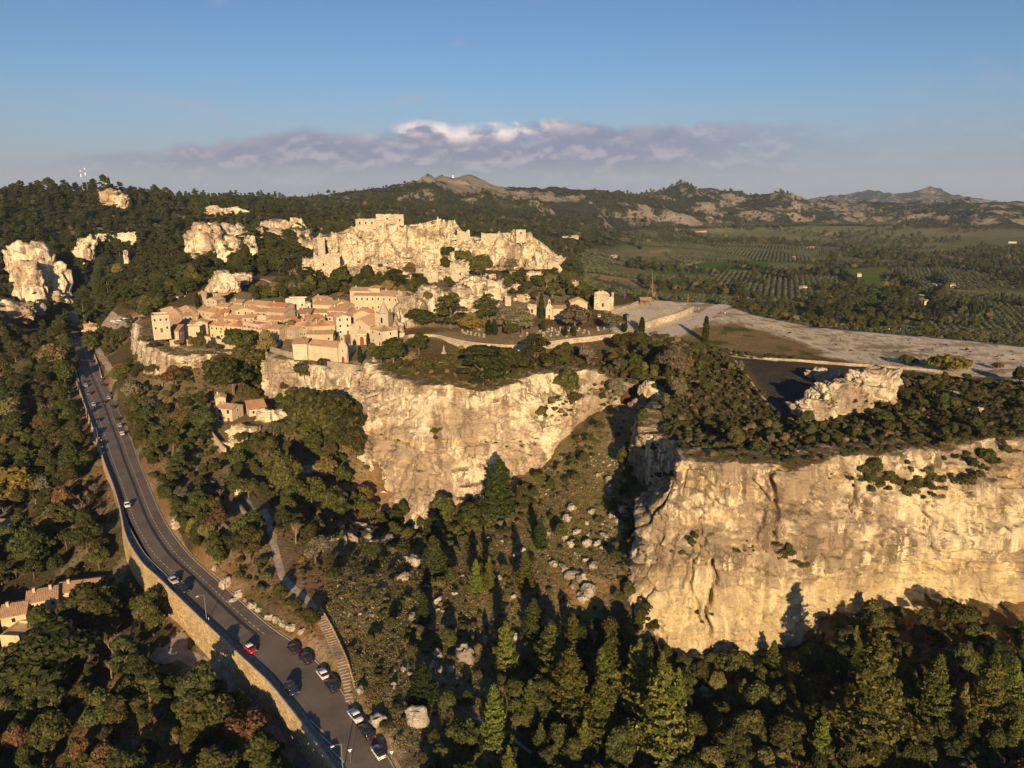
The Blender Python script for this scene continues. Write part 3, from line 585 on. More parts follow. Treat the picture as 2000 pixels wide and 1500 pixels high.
# central cliff below the village
c_rim = [(722,698,34),(735,716,34),(755,733,34),(790,742,34),(850,752,34),(900,760,34),(945,766,34),(1000,748,34),(1060,733,34),(1120,727,34),(1180,733,33),(1228,752,32)]
c_mid = [(704,770,24),(701,800,21.5),(712,850,12),(770,870,10),(835,880,10),(890,870,11),(945,860,13),(990,848,15),(1055,835,16.5),(1108,815,19.5),(1160,788,23),(1212,780,26)]
c_bas = [(696,815,18),(714,905,5),(735,987,-7.5),(785,1007,-10.5),(830,1038,-13),(880,993,-8),(940,988,-6.5),(990,932,0),(1060,906,4.5),(1112,852,12),(1160,807,19.5),(1215,792,24)]
def prof_c(u, v, V):
    s = fbm(V / np.array((26, 26, 260.0)), 3, 14) * 5.5
    led = 3.2 * (sstep(0.22, 0.36, v + 0.06*np.sin(u*11)) - sstep(0.46, 0.60, v + 0.06*np.sin(u*8)))
    return s + led + 3.0 * sstep(0.55, 0.9, u) * sstep(0.40, 0.55, v) * sstep(1.0, 0.8, v)
cliff('cliff', [c_rim, c_mid, c_bas], 380, 140, M_CLIFF, 0.85, 31, prof_c, label='tall pale limestone cliff below the village and church')
# rock under the white chapel
k_rim = [(508,676,31),(524,694,32.5),(546,700,33),(570,707,33),(605,714,33),(640,722,33),(675,729,33),(702,733,33),(722,712,34)]
k_bas = [(512,730,22),(516,778,11),(540,785,12.5),(562,792,14),(600,797,15.5),(630,799,17),(668,806,17.5),(694,815,18),(704,800,21)]
cliff('cliff', [k_rim, k_bas], 200, 70, M_CLIFF, 0.8, 41, None, label='cream rock face carrying the chapel terrace')
# rock under the leftmost houses
l_rim = [(258,628,29),(268,645,29),(276,660,29),(292,678,28.5),(335,692,28),(370,694,28.3),(400,693,28.5),(430,695,28.7),(460,696,29),(477,677,29.5)]
l_bas = [(256,664,15),(264,682,17),(272,701,19),(296,722,18.5),(330,716,21.5),(370,716,22),(400,717,22),(430,719,22),(460,721,22),(482,712,24)]
cliff('cliff', [l_rim, l_bas], 160, 48, M_CLIFF, 0.6, 51, None, label='smooth pale rock base under the leftmost village houses')
# shaded bluff at the head of the gully
g_rim = [(1292,772,32),(1262,808,32),(1244,836,31),(1262,845,31),(1310,858,32),(1352,872,33.5),(1385,868,34)]
g_bas = [(1236,800,20),(1228,850,17),(1232,915,13),(1248,945,11),(1275,965,10),(1300,985,10),(1330,985,12)]
cliff('cliff', [g_rim, g_bas], 130, 70, M_CLIFF2, 0.75, 61, None, label='grey shaded rock bluff at the head of the gully')
# the castle rock
ct = [(616,470),(630,463),(645,463),(668,455),(690,445),(720,445),(760,443),(800,441),(850,433),(872,431),(885,433),(892,468),(925,468),(955,459),(990,456),(1020,453),(1035,462),(1058,488),(1092,514)]
cm = [(612,500),(630,500),(645,502),(668,505),(690,508),(720,508),(760,506),(800,505),(850,505),(872,502),(888,500),(897,503),(925,508),(955,505),(990,508),(1020,510),(1036,508),(1060,506),(1092,515)]
cb = [(610,545),(630,548),(645,546),(668,543),(690,541),(720,540),(760,540),(800,541),(850,538),(872,534),(888,532),(900,530),(925,538),(955,543),(990,545),(1020,543),(1040,537),(1065,527),(1094,520)]
def prof_k(u, v, V):
    s = np.stack([V[..., 0] / 14, V[..., 1] / 14, V[..., 2] / 90], -1); val, gap = worley(s, 5); return (val - 0.5) * 11 * (1 - sstep(0.6, 0.9, v)) - (1 - sstep(0.0, 0.12, gap)) * 4 * (1 - sstep(0.6, 0.9, v)) + fbm(V / 12, 3, 9) * 3
def castle_rock():
    tw = np.array([PD(a, b, 574) for a, b in ct]); mw = np.array([PD(a, b, 566) for a, b in cm]); m2 = np.array([PD(a, b + 5, 556) for a, b in cm]); bw = np.array([PD(a, b, 546) for a, b in cb])
    tb = tw * np.array((1.045, 1.045, 1.0)); bb = tw * np.array((1.075, 1.075, 0)) + np.array((0, 0, 30))
    L = [tb, tw, mw, m2, bw]; nu = 420
    cliff('castle_rock', [tw, mw, m2, bw], nu, 110, M_CASTLE, 2.1, 71, prof_k, inset=24, rimjag=4.5, world=True, label='long limestone castle rock above the village')
    # far side of the ridge, so that it is a solid mass
    cliff('castle_rock', [tb + np.array((0, -8, -0.5)), bb], 160, 30, M_CASTLE, 0.8, 75, None, inset=10, world=True, label='far side of the limestone castle rock')
castle_rock()
# lumps of rock: outcrops and boulders
def ico(sub):
    bm = bmesh.new(); bmesh.ops.create_icosphere(bm, subdivisions=sub, radius=1.0); v = np.array([q.co[:] for q in bm.verts]); f = np.array([[w.index for w in q.verts] for q in bm.faces]); bm.free(); return v, f
ICO = {k: ico(k) for k in (2, 3, 4, 5, 6)}
def lump(sub, size, seed, block=0.35, amp=1.0, lean=(0, 0)):
    v, f = ICO[sub]; n = v.copy(); v = np.sign(v) * np.abs(v) ** (1 - block); v = v / np.maximum(np.linalg.norm(v, axis=1, keepdims=True), .6)
    q = v * np.array(size); s = float(np.mean(size)); sc_ = max(s / 9, 0.05)
    big = fbm(n * 1.3 + seed * 3.7, 3, seed + 2); big2 = fbm(n * 2.6 + seed * 1.7, 3, seed + 4)
    q = q * (1 + 0.42 * big + 0.26 * big2)[:, None]
    cut = vnoise(n * 2.1 + seed, seed + 6); q = q * (1 - 0.22 * (np.floor(cut * 3) / 3))[:, None]
    q = rockdisp(q + seed * 31.7, n, amp * sc_ * 0.95, seed, 0.8, sc_) - seed * 31.7
    q[:, 0] += q[:, 2] * lean[0]; q[:, 1] += q[:, 2] * lean[1]
    return q, f
def outcrop(name, lumps, label, mat=None, cat='rock', group=None, sub=5, amp=1.0):
    c0 = None; root = None
    for k, (px, py, w, hh, dep, d) in enumerate(lumps):          # foot pixel, width, height in pixels, depth in metres, distance
        s = hit(px, py) if d is None else PD(px, py, d); dist = math.hypot(s[0], s[1]); mpp = math.hypot(dist, CAMZ - s[2]) / F
        if c0 is None: c0 = s
        W, H = w * mpp / 2, hh * mpp; q, f = lump(sub, (W, dep / 2, H * 0.62), len(label) + k * 7 + int(px), 0.42, amp)
        az = math.atan2(s[0], s[1]); q = q @ np.array([[math.cos(az), -math.sin(az), 0], [math.sin(az), math.cos(az), 0], [0, 0, 1]])
        q = q + np.array([s[0] + math.sin(az)*dep*0.3, s[1] + math.cos(az)*dep*0.3, s[2] + H * 0.36]) - c0
        o = link(name if root is None else 'rock_buttress', mesh('rock', q, f, [mat or M_CLIFF], True), root)
        if root is None: root = o; o.location = c0
    return tag(root, label, cat, group)
G = 'pale rock outcrops in the pine woods'
outcrop('rock_outcrop', [(92,598,86,100,34,None),(70,605,60,75,30,None),(112,600,46,80,30,None)], 'big domed pale rock in the woods at far left', M_CLIFF, group=G)
outcrop('rock_outcrop', [(30,628,90,38,26,None),(90,605,80,30,20,None)], 'low cream rock shelf below the big domed rock', M_CLIFF, group=G)
outcrop('rock_outcrop', [(400,502,66,58,40,None),(440,486,100,44,50,None),(485,478,60,36,40,None)], 'broad fissured rock wall left of the castle rock', M_CLIFF, group=G)
outcrop('rock_outcrop', [(455,520,56,52,30,None),(492,506,40,44,28,None)], 'square pale rock block below the fissured rock wall', M_CLIFF, group=G)
outcrop('rock_outcrop', [(545,472,84,44,50,None),(585,492,52,64,44,None),(604,500,30,34,30,None)], 'orange-stained rock spur nearest to the castle rock', M_CLIFF, group=G)
outcrop('rock_outcrop', [(222,402,44,30,30,None),(240,406,30,26,25,None)], 'small pale crag high on the left hill', M_CLIFF2, group=G)
outcrop('rock_outcrop', [(418,420,50,14,24,None),(455,420,50,14,24,None)], 'long low rock band on the hill above the castle cliffs', M_CLIFF, group=G)
outcrop('rock_outcrop', [(170,516,36,40,20,None)], 'grey rock tooth right of the big domed rock', M_CLIFF2, group=G)
outcrop('rock_outcrop', [(212,476,34,18,15,None)], 'small rock ledge in the pines, left of a pair', M_CLIFF, group=G)
outcrop('rock_outcrop', [(252,480,40,26,18,None)], 'small rock ledge in the pines, right of a pair', M_CLIFF, group=G)
outcrop('rock_outcrop', [(248,515,10,26,6,None)], 'thin rock needle standing among the pines', M_CLIFF, group=G)
outcrop('rock_outcrop', [(440,572,50,36,20,None),(470,560,44,26,20,None)], 'sloping rock shelf above the village roofs', M_CLIFF, group=G)
outcrop('rock_outcrop', [(575,528,70,26,24,None),(610,528,50,24,20,None)], 'smooth rock hump at the left foot of the castle rock', M_CASTLE, group='rocks on the castle slope')
outcrop('rock_outcrop', [(800,640,70,68,24,None),(835,618,60,52,24,None),(770,656,40,40,16,None)], 'big leaning grey rock right of the bell tower', M_CASTLE, group='rocks on the castle slope')
outcrop('rock_outcrop', [(870,612,60,44,24,None)], 'pale rock wall behind the tall pines', M_CASTLE, group='rocks on the castle slope')
outcrop('rock_outcrop', [(925,580,70,40,30,None),(965,588,56,38,26,None),(900,592,50,30,20,None)], 'group of smooth light boulders below the castle rock', M_CASTLE, group='rocks on the castle slope')
outcrop('rock_outcrop', [(910,612,70,34,20,None),(955,612,50,26,20,None)], 'low quarried rock bench above the cemetery', M_CASTLE, group='rocks on the castle slope')
outcrop('rock_outcrop', [(1010,546,30,24,12,None)], 'rounded boulder at the right foot of the castle rock', M_CASTLE, group='rocks on the castle slope')
for k_, (px, py, w, hh, lb) in enumerate([(660,552,40,16,'low rock step under the squat castle tower'), (720,548,60,12,'long rock step at the foot of the castle rock, left'), (790,550,50,14,'rock step at the foot of the castle rock, middle'), (860,548,34,18,'ragged rock below the castle rock trees'), (955,556,40,20,'pale rock rib right of the castle trees'), (1040,550,36,20,'ragged rock rib at the right castle foot'), (1075,545,40,16,'rock spill at the right end of the castle rock'), (1000,566,34,14,'low boulder bank above the cemetery pines'), (1020,590,30,14,'pale broken rock above the cemetery'), (850,580,40,20,'rock knob above the leaning grey rock'), (1120,560,30,10,'low rock edge at the plateau terraces')]):
    outcrop('rock_outcrop', [(px, py, w, hh, 10, None)], lb, M_CASTLE, group='rocks on the castle slope', amp=1.3)
for px, py, w, hh, lb in [(482,850,66,18,'pale rock terrace below the slope house'), (528,822,56,24,'pale rock step right of the slope annex'), (462,872,50,16,'low pale rock under the garden terrace'), (552,842,36,16,'small pale rock beside the gorge path'), (610,925,46,16,'reddish scree rock below the chapel oaks'), (505,880,40,14,'pale ledge in the shrubs below the terrace'), (470,965,26,10,'small pale rock by the stair path'), (350,1030,30,18,'pale rock in the bank above the bend')]:
    outcrop('rock_outcrop', [(px, py, w, hh, 6, None)], lb, M_CLIFF, group='rocks on the village slope', amp=1.2, sub=4)
outcrop('rock_outcrop', [(1700,790,100,66,14,None),(1640,806,110,60,13,None),(1590,822,80,38,10,None),(1600,745,56,24,8,None)], 'long tilted slab of pale rock beside the dark paved slope', M_CLIFF, sub=6, amp=0.8)
outcrop('rock_outcrop', [(1262,1085,44,60,9,None),(1252,1040,26,44,8,None)], 'grey shaded rock at the foot of the gully', M_CLIFF2)
outcrop('rock_outcrop', [(1270,778,50,30,8,None),(1250,800,40,20,7,None)], 'square pale rock at the top of the gully', M_CLIFF)
# boulders
BM = []
for k in range(9):
    q, f = lump(3, (1, 0.8, 0.75), 101 + k, 0.30, 1.3); BM.append(mesh('boulder', q, f, [M_BOULDER], k % 2 == 0))
blds = [(1390,295,70,62,0),(1355,365,70,72,0),(1330,430,40,40,0),(1345,490,50,50,0),(1420,455,55,50,0),(1400,530,85,60,0),(1490,525,75,65,0),(1550,530,65,55,0),(1600,480,75,40,0),(1525,325,50,45,0),(1650,345,60,60,0),(1630,110,60,60,0),(1645,170,60,70,0),(1720,300,80,70,0),(1825,315,65,100,0),
        (365,630,120,140,1),(285,755,95,60,0),(515,905,80,50,0),(350,1005,60,60,0),(515,1250,80,80,0),(490,1320,70,80,0),(535,1355,50,60,0),(600,1350,55,50,0),(700,1240,110,165,1),(825,1155,60,50,0),(1025,1130,55,100,1),(1075,305,40,35,0),(875,395,32,25,0),(850,500,35,35,0),(935,520,25,25,0),
        (1340,690,85,50,0),(1395,730,130,60,0),(1480,640,50,40,0),(1530,670,100,45,0),(1450,755,60,90,0),(1395,800,60,50,0),(1500,820,110,110,1),(1465,885,70,60,0),(1265,665,65,50,0),(1025,605,50,40,0),(1070,575,40,50,0),(40,440,45,45,0),(60,490,70,50,0),(170,505,180,45,1),(225,1455,38,38,0),(290,1350,42,42,0),(1350,925,45,40,0),(920,755,40,40,0),(830,305,70,50,0),(1440,860,45,40,0),(1580,560,40,30,0),(1490,400,36,36,0),(1240,470,30,26,0),(1010,880,30,30,0),(620,860,40,30,0)]
extra = [(737,1402,30,34),(815,1392,46,44),(767,1338,12,12),(803,1206,17,15),(466,1158,18,22),(494,1180,20,16),(506,1188,14,14),(526,1203,20,15),(538,1208,16,14),(551,1214,20,14),(569,1223,22,14),(588,1231,18,13),(443,1134,20,28),(478,1170,14,12),(420,1106,14,16),(640,1050,20,14),(668,1048,20,18),(700,1025,60,10),(690,1050,30,24),(720,1040,24,24),(705,1345,16,20),(1375,1345,24,34),(1170,1250,14,14),(1300,1195,26,36),(1690,790,24,14),(1905,800,30,16),(1870,770,26,14),(455,1170,18,14),(935,640,16,10),(1450,880,20,12),(1740,905,26,12),(1560,880,22,12),(1655,858,34,8)]
allb = [(700 + X/3.333, 900 + Y/3.333, w/3.333, hh/3.333) for X, Y, w, hh, _ in blds] + extra
LANDM = [('the big conical pine', 975, 960), ('the wooden steps', 660, 1280), ('the road edge', 520, 1215), ('the gully mouth', 1230, 1060), ('the tall pines', 1090, 1250), ('the cliff foot', 830, 1030), ('the dark paved slope', 1560, 800), ('the right cliff rim', 1500, 890), ('the lowest pines', 850, 1400), ('the stony slope', 1140, 960), ('the slab pile', 1120, 1115)]
def near_landmark(px, py): return min(LANDM, key=lambda q: (q[1]-px)**2 + (q[2]-py)**2)[0]
ORD = ['', 'first', 'second', 'third', 'fourth', 'fifth', 'sixth', 'seventh', 'eighth', 'ninth', 'tenth', 'eleventh', 'twelfth', 'thirteenth', 'fourteenth', 'fifteenth', 'sixteenth', 'seventeenth', 'eighteenth', 'nineteenth', 'twentieth']
def ordn(k): return ORD[k] if k < len(ORD) else ('%d%s' % (k, 'th' if 10 <= k % 100 <= 20 else {1: 'st', 2: 'nd', 3: 'rd'}.get(k % 10, 'th')))
byl = {}
for b in allb: byl.setdefault(near_landmark(b[0], b[1]), []).append(b)
kk = 0
for lm, lst in byl.items():
    lst.sort()
    for i, (px, py, w, hh) in enumerate(lst):
        s = hit(px, py + hh * 0.35); mpp = math.hypot(math.hypot(s[0], s[1]), CAMZ - s[2]) / F
        o = link('boulder', BM[kk % 9]); kk += 1; W, H = w * mpp / 2 * 1.05, hh * mpp / 2 * 1.1
        o.location = (s[0], s[1], s[2] + H * 0.35); o.scale = (W, (W + H) * 0.5, H); o.rotation_euler = (random.uniform(-.25, .25), random.uniform(-.25, .25), random.uniform(0, 6.28))
        tag(o, '%s pale limestone boulder by %s, %s from the left' % ('large' if w > 22 else 'small' if w < 13 else 'mid-sized', lm, ordn(i + 1)), 'boulder', 'boulders below the cliffs')
# ------------------------------------------------------------------ shared scatter helpers
def gn_scatter(name, pts, rot, scl, idx, srcs, label, tilt=None):
    """One object: a cloud of points, each carrying a copy of one of the source meshes."""
    me = bpy.data.meshes.new(name); me.vertices.add(len(pts)); me.vertices.foreach_set('co', np.asarray(pts, np.float32).ravel())
    for nm, arr in (('rz', rot), ('sc', scl)):
        a = me.attributes.new(nm, 'FLOAT', 'POINT'); a.data.foreach_set('value', np.asarray(arr, np.float32))
    a = me.attributes.new('ix', 'INT', 'POINT'); a.data.foreach_set('value', np.asarray(idx, np.int32)); me.update()
    o = link(name, me); ng = bpy.data.node_groups.new(name, 'GeometryNodeTree')
    ng.interface.new_socket('Geometry', in_out='INPUT', socket_type='NodeSocketGeometry'); ng.interface.new_socket('Geometry', in_out='OUTPUT', socket_type='NodeSocketGeometry')
    N = ng.nodes; L = ng.links; gi = N.new('NodeGroupInput'); go = N.new('NodeGroupOutput'); jn = N.new('GeometryNodeJoinGeometry')
    def at(nm, t):
        n = N.new('GeometryNodeInputNamedAttribute'); n.data_type = t; n.inputs[0].default_value = nm; return n.outputs[0]
    rz, s_, ix = at('rz', 'FLOAT'), at('sc', 'FLOAT'), at('ix', 'INT')
    cb = N.new('ShaderNodeCombineXYZ'); L.new(rz, cb.inputs[2])
    er = N.new('FunctionNodeEulerToRotation'); L.new(cb.outputs[0], er.inputs[0])
    for k, so in enumerate(srcs):
        oi = N.new('GeometryNodeObjectInfo'); oi.inputs['Object'].default_value = so; oi.transform_space = 'ORIGINAL'; oi.inputs['As Instance'].default_value = True
        cmp_ = N.new('FunctionNodeCompare'); cmp_.data_type = 'INT'; cmp_.operation = 'EQUAL'; L.new(ix, cmp_.inputs[2]); cmp_.inputs[3].default_value = k
        ip = N.new('GeometryNodeInstanceOnPoints'); L.new(gi.outputs[0], ip.inputs['Points']); L.new(cmp_.outputs[0], ip.inputs['Selection'])
        L.new(oi.outputs['Geometry'], ip.inputs['Instance']); L.new(er.outputs[0], ip.inputs['Rotation']); L.new(s_, ip.inputs['Scale']); L.new(ip.outputs[0], jn.inputs[0])
    L.new(jn.outputs[0], go.inputs[0])
    md = o.modifiers.new('scatter', 'NODES'); md.node_group = ng
    return tag(o, label, kind='stuff')
def scatter_poly(W, spacing, jit=0.45, seed=0):
    r = np.random.default_rng(seed); W = np.asarray(W)[:, :2]; lo = W.min(0); hi = W.max(0)
    gx, gy = np.meshgrid(np.arange(lo[0], hi[0], spacing), np.arange(lo[1], hi[1], spacing), indexing='ij'); q = np.stack([gx.ravel(), gy.ravel()], -1)
    q += r.uniform(-jit, jit, q.shape) * spacing; return q[in_poly(q[:, 0], q[:, 1], W)]
# small stones strewn over the open slope
src = [o for o in bpy.data.objects if o.name.startswith('boulder')][:4]
W = hits([(640,1200),(690,1040),(850,1050),(1000,960),(1150,830),(1225,830),(1235,1080),(1170,1180),(1000,1280),(900,1400),(760,1400)])
q = scatter_poly(W, 1.15, 0.5, 5); q = q[rng.random(len(q)) < np.clip(0.10 + 0.9 * sstep(0.0, 0.35, fbm(np.c_[q, q[:, 0]*0] / 18, 3, 99)), 0, 1)]
gn_scatter('scattered_stones', np.c_[q, hf(q[:, 0], q[:, 1])], rng.uniform(0, 6.28, len(q)), np.exp(rng.normal(-1.75, 0.55, len(q))), rng.integers(0, 4, len(q)), src, 'small pale stones strewn over the open slope')
# ------------------------------------------------------------------ road, pavement, walls, paths
def asphalt():
    b = NB('worn_asphalt'); n = b.noise(0.12, 6, 0.6); f = b.noise(5.0, 3); l = b.noise(0.9, 5, 0.6, off=4)
    c = b.mix(b.ramp(n, 0.35, 0.65), (0.125, 0.103, 0.084), (0.175, 0.145, 0.118)); c = b.mix(b.ramp(l, 0.55, 0.75, 0, 0.5), c, (0.06, 0.05, 0.045))
    c = b.mix(b.ramp(f, 0.5, 0.8, 0, 0.4), c, (0.22, 0.185, 0.15)); return b.done(c, 0.85, f, 0.3, 0.03, spec=0.25)
M_ASPH = asphalt(); M_PAINT = plain('road_paint', (0.62, 0.60, 0.55), 0.7, 0.2, 0.3, 2.5)
M_KERB = plain('kerb_stone', (0.30, 0.26, 0.21), 0.9); M_PAVE = plain('pavement_stone', (0.26, 0.215, 0.17), 0.9, scale=0.6); M_TAR = plain('fresh_tar', (0.045, 0.040, 0.037), 0.6, 0.3)
M_PATH = plain('gravel_path', (0.36, 0.30, 0.235), 0.95, 0.0, 0.22, 0.8); M_CHALK = plain('chalk_track', (0.50, 0.43, 0.36), 0.95, 0.0, 0.15, 0.7)
M_LANE = plain('worn_lane', (0.27, 0.22, 0.17), 0.95, 0.0, 0.3, 0.5)
M_RWALL = stone_wall_mat('rubble_wall', (0.50, 0.375, 0.20), 0.9); M_COPE = plain('wall_coping', (0.42, 0.335, 0.22), 0.9)
strip('road', road_l, road_r, 220, 5, M_ASPH, flat=0.0)
cl = (road_l + road_r) / 2
def between(t): return smooth_line(road_l * (1 - t) + road_r * t, 900)
def marks(t, i0, i1, on, off_, w, mat=M_PAINT, z=0.012):
    ln = between(t); d = np.r_[0, np.cumsum(np.linalg.norm(np.diff(ln, axis=0), axis=1))]; mb = MB(); s = d[int(i0*899)]; e = d[int(i1*899)]
    def at(x): return np.array([np.interp(x, d, ln[:, k]) for k in range(3)])
    while s < e:
        a, b = at(s), at(min(s + on, e)); u = b - a; n = np.array((-u[1], u[0], 0)) / max(np.linalg.norm(u), 1e-6) * w / 2
        mb.add([a - n + (0, 0, z), b - n + (0, 0, z), b + n + (0, 0, z), a + n + (0, 0, z)], [(0, 1, 2, 3)]); s += on + off_
    return mb
# dashed edge lines of the traffic lane, the darker tar seam and the parking line
tag(marks(0.20, 0.10, 0.86, 1.3, 1.3, 0.16).obj('lane_marking', M_PAINT), 'dashed white line along the wall side of the road', kind='structure')
tag(marks(0.72, 0.10, 0.90, 1.1, 1.1, 0.16).obj('lane_marking', M_PAINT), 'dashed white parking line along the rock side of the road', kind='structure')
tag(marks(0.565, 0.30, 0.90, 3.0, 0.0, 0.9, M_TAR, 0.006).obj('tar_seam', M_TAR), 'dark tar seam along the middle of the road', kind='structure')
zb = MB()                              # zebra crossing
for k in range(7):
    t0 = 0.06 + k * 0.125
    i = 61; a = road_l[i] * (1-t0) + road_r[i] * t0; b = road_l[i] * (1-t0-0.06) + road_r[i] * (t0+0.06); u = (road_l[i+3] - road_l[i]); u = u / np.linalg.norm(u) * 2.6
    zb.add([a + (0,0,.014), b + (0,0,.014), b + u + (0,0,.014), a + u + (0,0,.014)], [(0,1,2,3)])
tag(zb.obj('zebra_crossing', M_PAINT), 'white zebra crossing on the upper road', kind='structure')
hb = MB()                              # hatched area at the near left
i0_ = int(np.argmin(np.hypot(*(road_l[:, :2] - P(600, 1402, 0)[:2]).T)))
for k in range(7):
    i = i0_ + k
    if i + 1 > 158: break
    a = road_l[i] * 0.97 + road_r[i] * 0.03; b = road_l[i+1] * 0.86 + road_r[i+1] * 0.14; u = np.array((0.12, -0.3, 0.0))
    hb.add([a + (0,0,.014), b + (0,0,.014), b + u + (0,0,.014), a + u + (0,0,.014)], [(0,1,2,3)])
tag(hb.obj('hatched_marking', M_PAINT), 'faded white hatching on the road by the wall', kind='structure')
def offset_line(l, w):
    d = np.gradient(l, axis=0); n = np.stack([-d[:, 1], d[:, 0], d[:, 0]*0], -1); n /= np.linalg.norm(n, axis=1, keepdims=True); return l + n * w
def ribbon(name, line, prof, mat, label=None, cat=None, kind=None, parent=None, closed=False, smooth=False):
    """prof: list of (offset to the left, z) swept along the line."""
    V = np.stack([offset_line(line, o) * np.array((1, 1, 0)) + np.array((0, 0, z)) if not callable(z) else np.c_[offset_line(line, o)[:, :2], z(offset_line(line, o))] for o, z in prof], 1)
    o = link(name, mesh(name, V.reshape(-1, 3), grid_faces(len(line), len(prof)), [mat], smooth), parent); return tag(o, label, cat, kind=kind)
sgn = 1.0 if np.cross((road_l[80] - road_l[79])[:2], (road_r[80] - road_l[80])[:2]) < 0 else -1.0     # + is away from the road on the left side
ribbon('kerb', road_l[20:], [(-0.02*sgn, -0.3), (-0.02*sgn, 0.13), (0.25*sgn, 0.13), (0.25*sgn, -0.3)], M_KERB, kind='structure')
ribbon('kerb', road_r, [(0.02*sgn, -0.3), (0.02*sgn, 0.06), (-0.35*sgn, 0.08), (-0.35*sgn, -0.3)], M_KERB, kind='structure')
ribbon('verge', road_r, [(-0.33*sgn, 0.04), (-1.0*sgn, 0.10), (-1.9*sgn, 0.45), (-2.6*sgn, 0.3)], plain('dusty_verge', (0.34, 0.25, 0.155), 0.95, 0, 0.3, 0.8), kind='structure', smooth=True)
# pavement between kerb and parapet
pv_l = np.array([para[np.argmin(np.hypot(*(para[:, :2] - q[:2]).T))] for q in road_l[24:]]); pv_l[:, 2] = 0
strip('pavement', smooth_line(pv_l, 120), smooth_line(offset_line(road_l[24:], 0.24*sgn), 120), 160, 3, M_PAVE, flat=0.10)
# retaining wall with its parapet
wl = smooth_line(para, 260); wl[:, 2] = 0
s_ = np.linspace(0, 1, 260)
def foot(l): return hf(l[:, 0], l[:, 1]) - 0.8
wallo = ribbon('retaining_wall', wl, [(-0.30*sgn, -0.2), (-0.30*sgn, 0.82), (0.28*sgn, 0.82), (0.30*sgn, -0.4), (1.0*sgn, lambda l: np.minimum(foot(l), -1.0))], M_RWALL, 'long yellow rubble retaining wall below the road', 'wall')
ribbon('coping', wl, [(-0.36*sgn, 0.80), (-0.36*sgn, 0.93), (0.36*sgn, 0.93), (0.36*sgn, 0.80)], M_COPE, parent=wallo)
# lanes and paths (draped on the ground)
def path(name, mid, w, mat, n=80, lift=0.06, label=None):
    c = smooth_line(hits(mid), n); l = offset_line(c, w/2); r = offset_line(c, -w/2); wob = fbm(np.c_[c[:, :2] / 4, c[:, 0]*0], 2, 5)[:, None] * 0.3
    return strip(name, l + wob, r + wob, n, 4, mat, lift, label=label)
path('lane', [(322,1263),(380,1290),(430,1318),(480,1355),(520,1400),(560,1448),(592,1490),(620,1540)], 3.4, M_LANE, label='worn lane under the retaining wall')
path('lane', [(345,1235),(352,1262),(330,1285),(300,1275)], 3.6, M_LANE, label='short branch of the worn lane')
stair_mid = [(516,995),(527,1030),(534,1055),(541,1090),(552,1125),(575,1150),(600,1175),(617,1195)]
path('path', stair_mid, 1.9, M_PATH, label='gravel path winding up from the steps')
path('path', [(705,1248),(722,1262),(745,1277),(775,1292),(792,1300),(800,1320)], 0.7, M_PATH, 40, 0.05, 'thin footpath on the open slope')
path('path', [(850,1352),(880,1372),(930,1402),(985,1428),(1015,1455),(1050,1480)], 0.8, M_PATH, 40, 0.05, 'thin footpath near the lowest pines')
path('path', [(686,1145),(705,1155),(718,1172),(730,1188)], 0.35, M_PATH, 24, 0.05, 'faint trail on the grassy slope')
path('track', [(1255,662),(1310,650),(1360,628),(1395,605),(1420,595)], 9.0, M_CHALK, 60, 0.06, 'broad pale court by the parapet wall')
path('track', [(1400,615),(1470,632),(1530,652),(1590,675),(1640,692),(1688,708)], 2.6, M_CHALK, 80, 0.07, 'pale gravel path across the rock flat')
path('track', [(1690,712),(1780,722),(1860,728),(1950,740),(2080,752)], 2.6, M_CHALK, 60, 0.07, 'pale gravel path along the right plateau rim')
path('track', [(1860,730),(1920,722),(2060,716)], 2.4, M_CHALK, 40, 0.08, 'pale branch path at the right edge')
path('track', [(1290,668),(1340,678),(1400,690),(1440,697),(1520,705)], 2.0, M_CHALK, 50, 0.07, 'narrow path under the hedge')
path('track', [(488,545),(520,548),(560,550),(600,552)], 2.4, M_CHALK, 40, 0.08, 'pale track to the castle gate')
path('track', [(600,536),(640,545),(700,548)], 5.0, M_CHALK, 40, 0.08, 'pale forecourt below the castle rock')
path('lane', [(190,682),(200,700),(216,725),(226,745)], 3.4, M_LANE, 40, 0.06, 'short parking lane beside the upper road')
path('lane', [(205,625),(230,632),(262,626),(285,615)], 9.0, M_LANE, 30, 0.1, 'car park behind the roadside house')
path('path', [(405,835),(418,855),(432,880),(440,892)], 2.2, M_PATH, 30, 0.06, 'lane in front of the slope house')
path('path', [(470,960),(488,985),(505,1010),(515,1035)], 1.2, M_PATH, 30, 0.06, 'short path by the low garden walls')
path('court', [(752,672),(775,664),(800,662),(822,666)], 9.0, M_PAVE, 30, 0.08, 'grey paved court beside the monument')
path('path', [(640,705),(668,694),(684,684),(690,672)], 5.0, plain('church_square', (0.30, 0.26, 0.23), 0.9), 30, 0.06, 'paved square in front of the church')
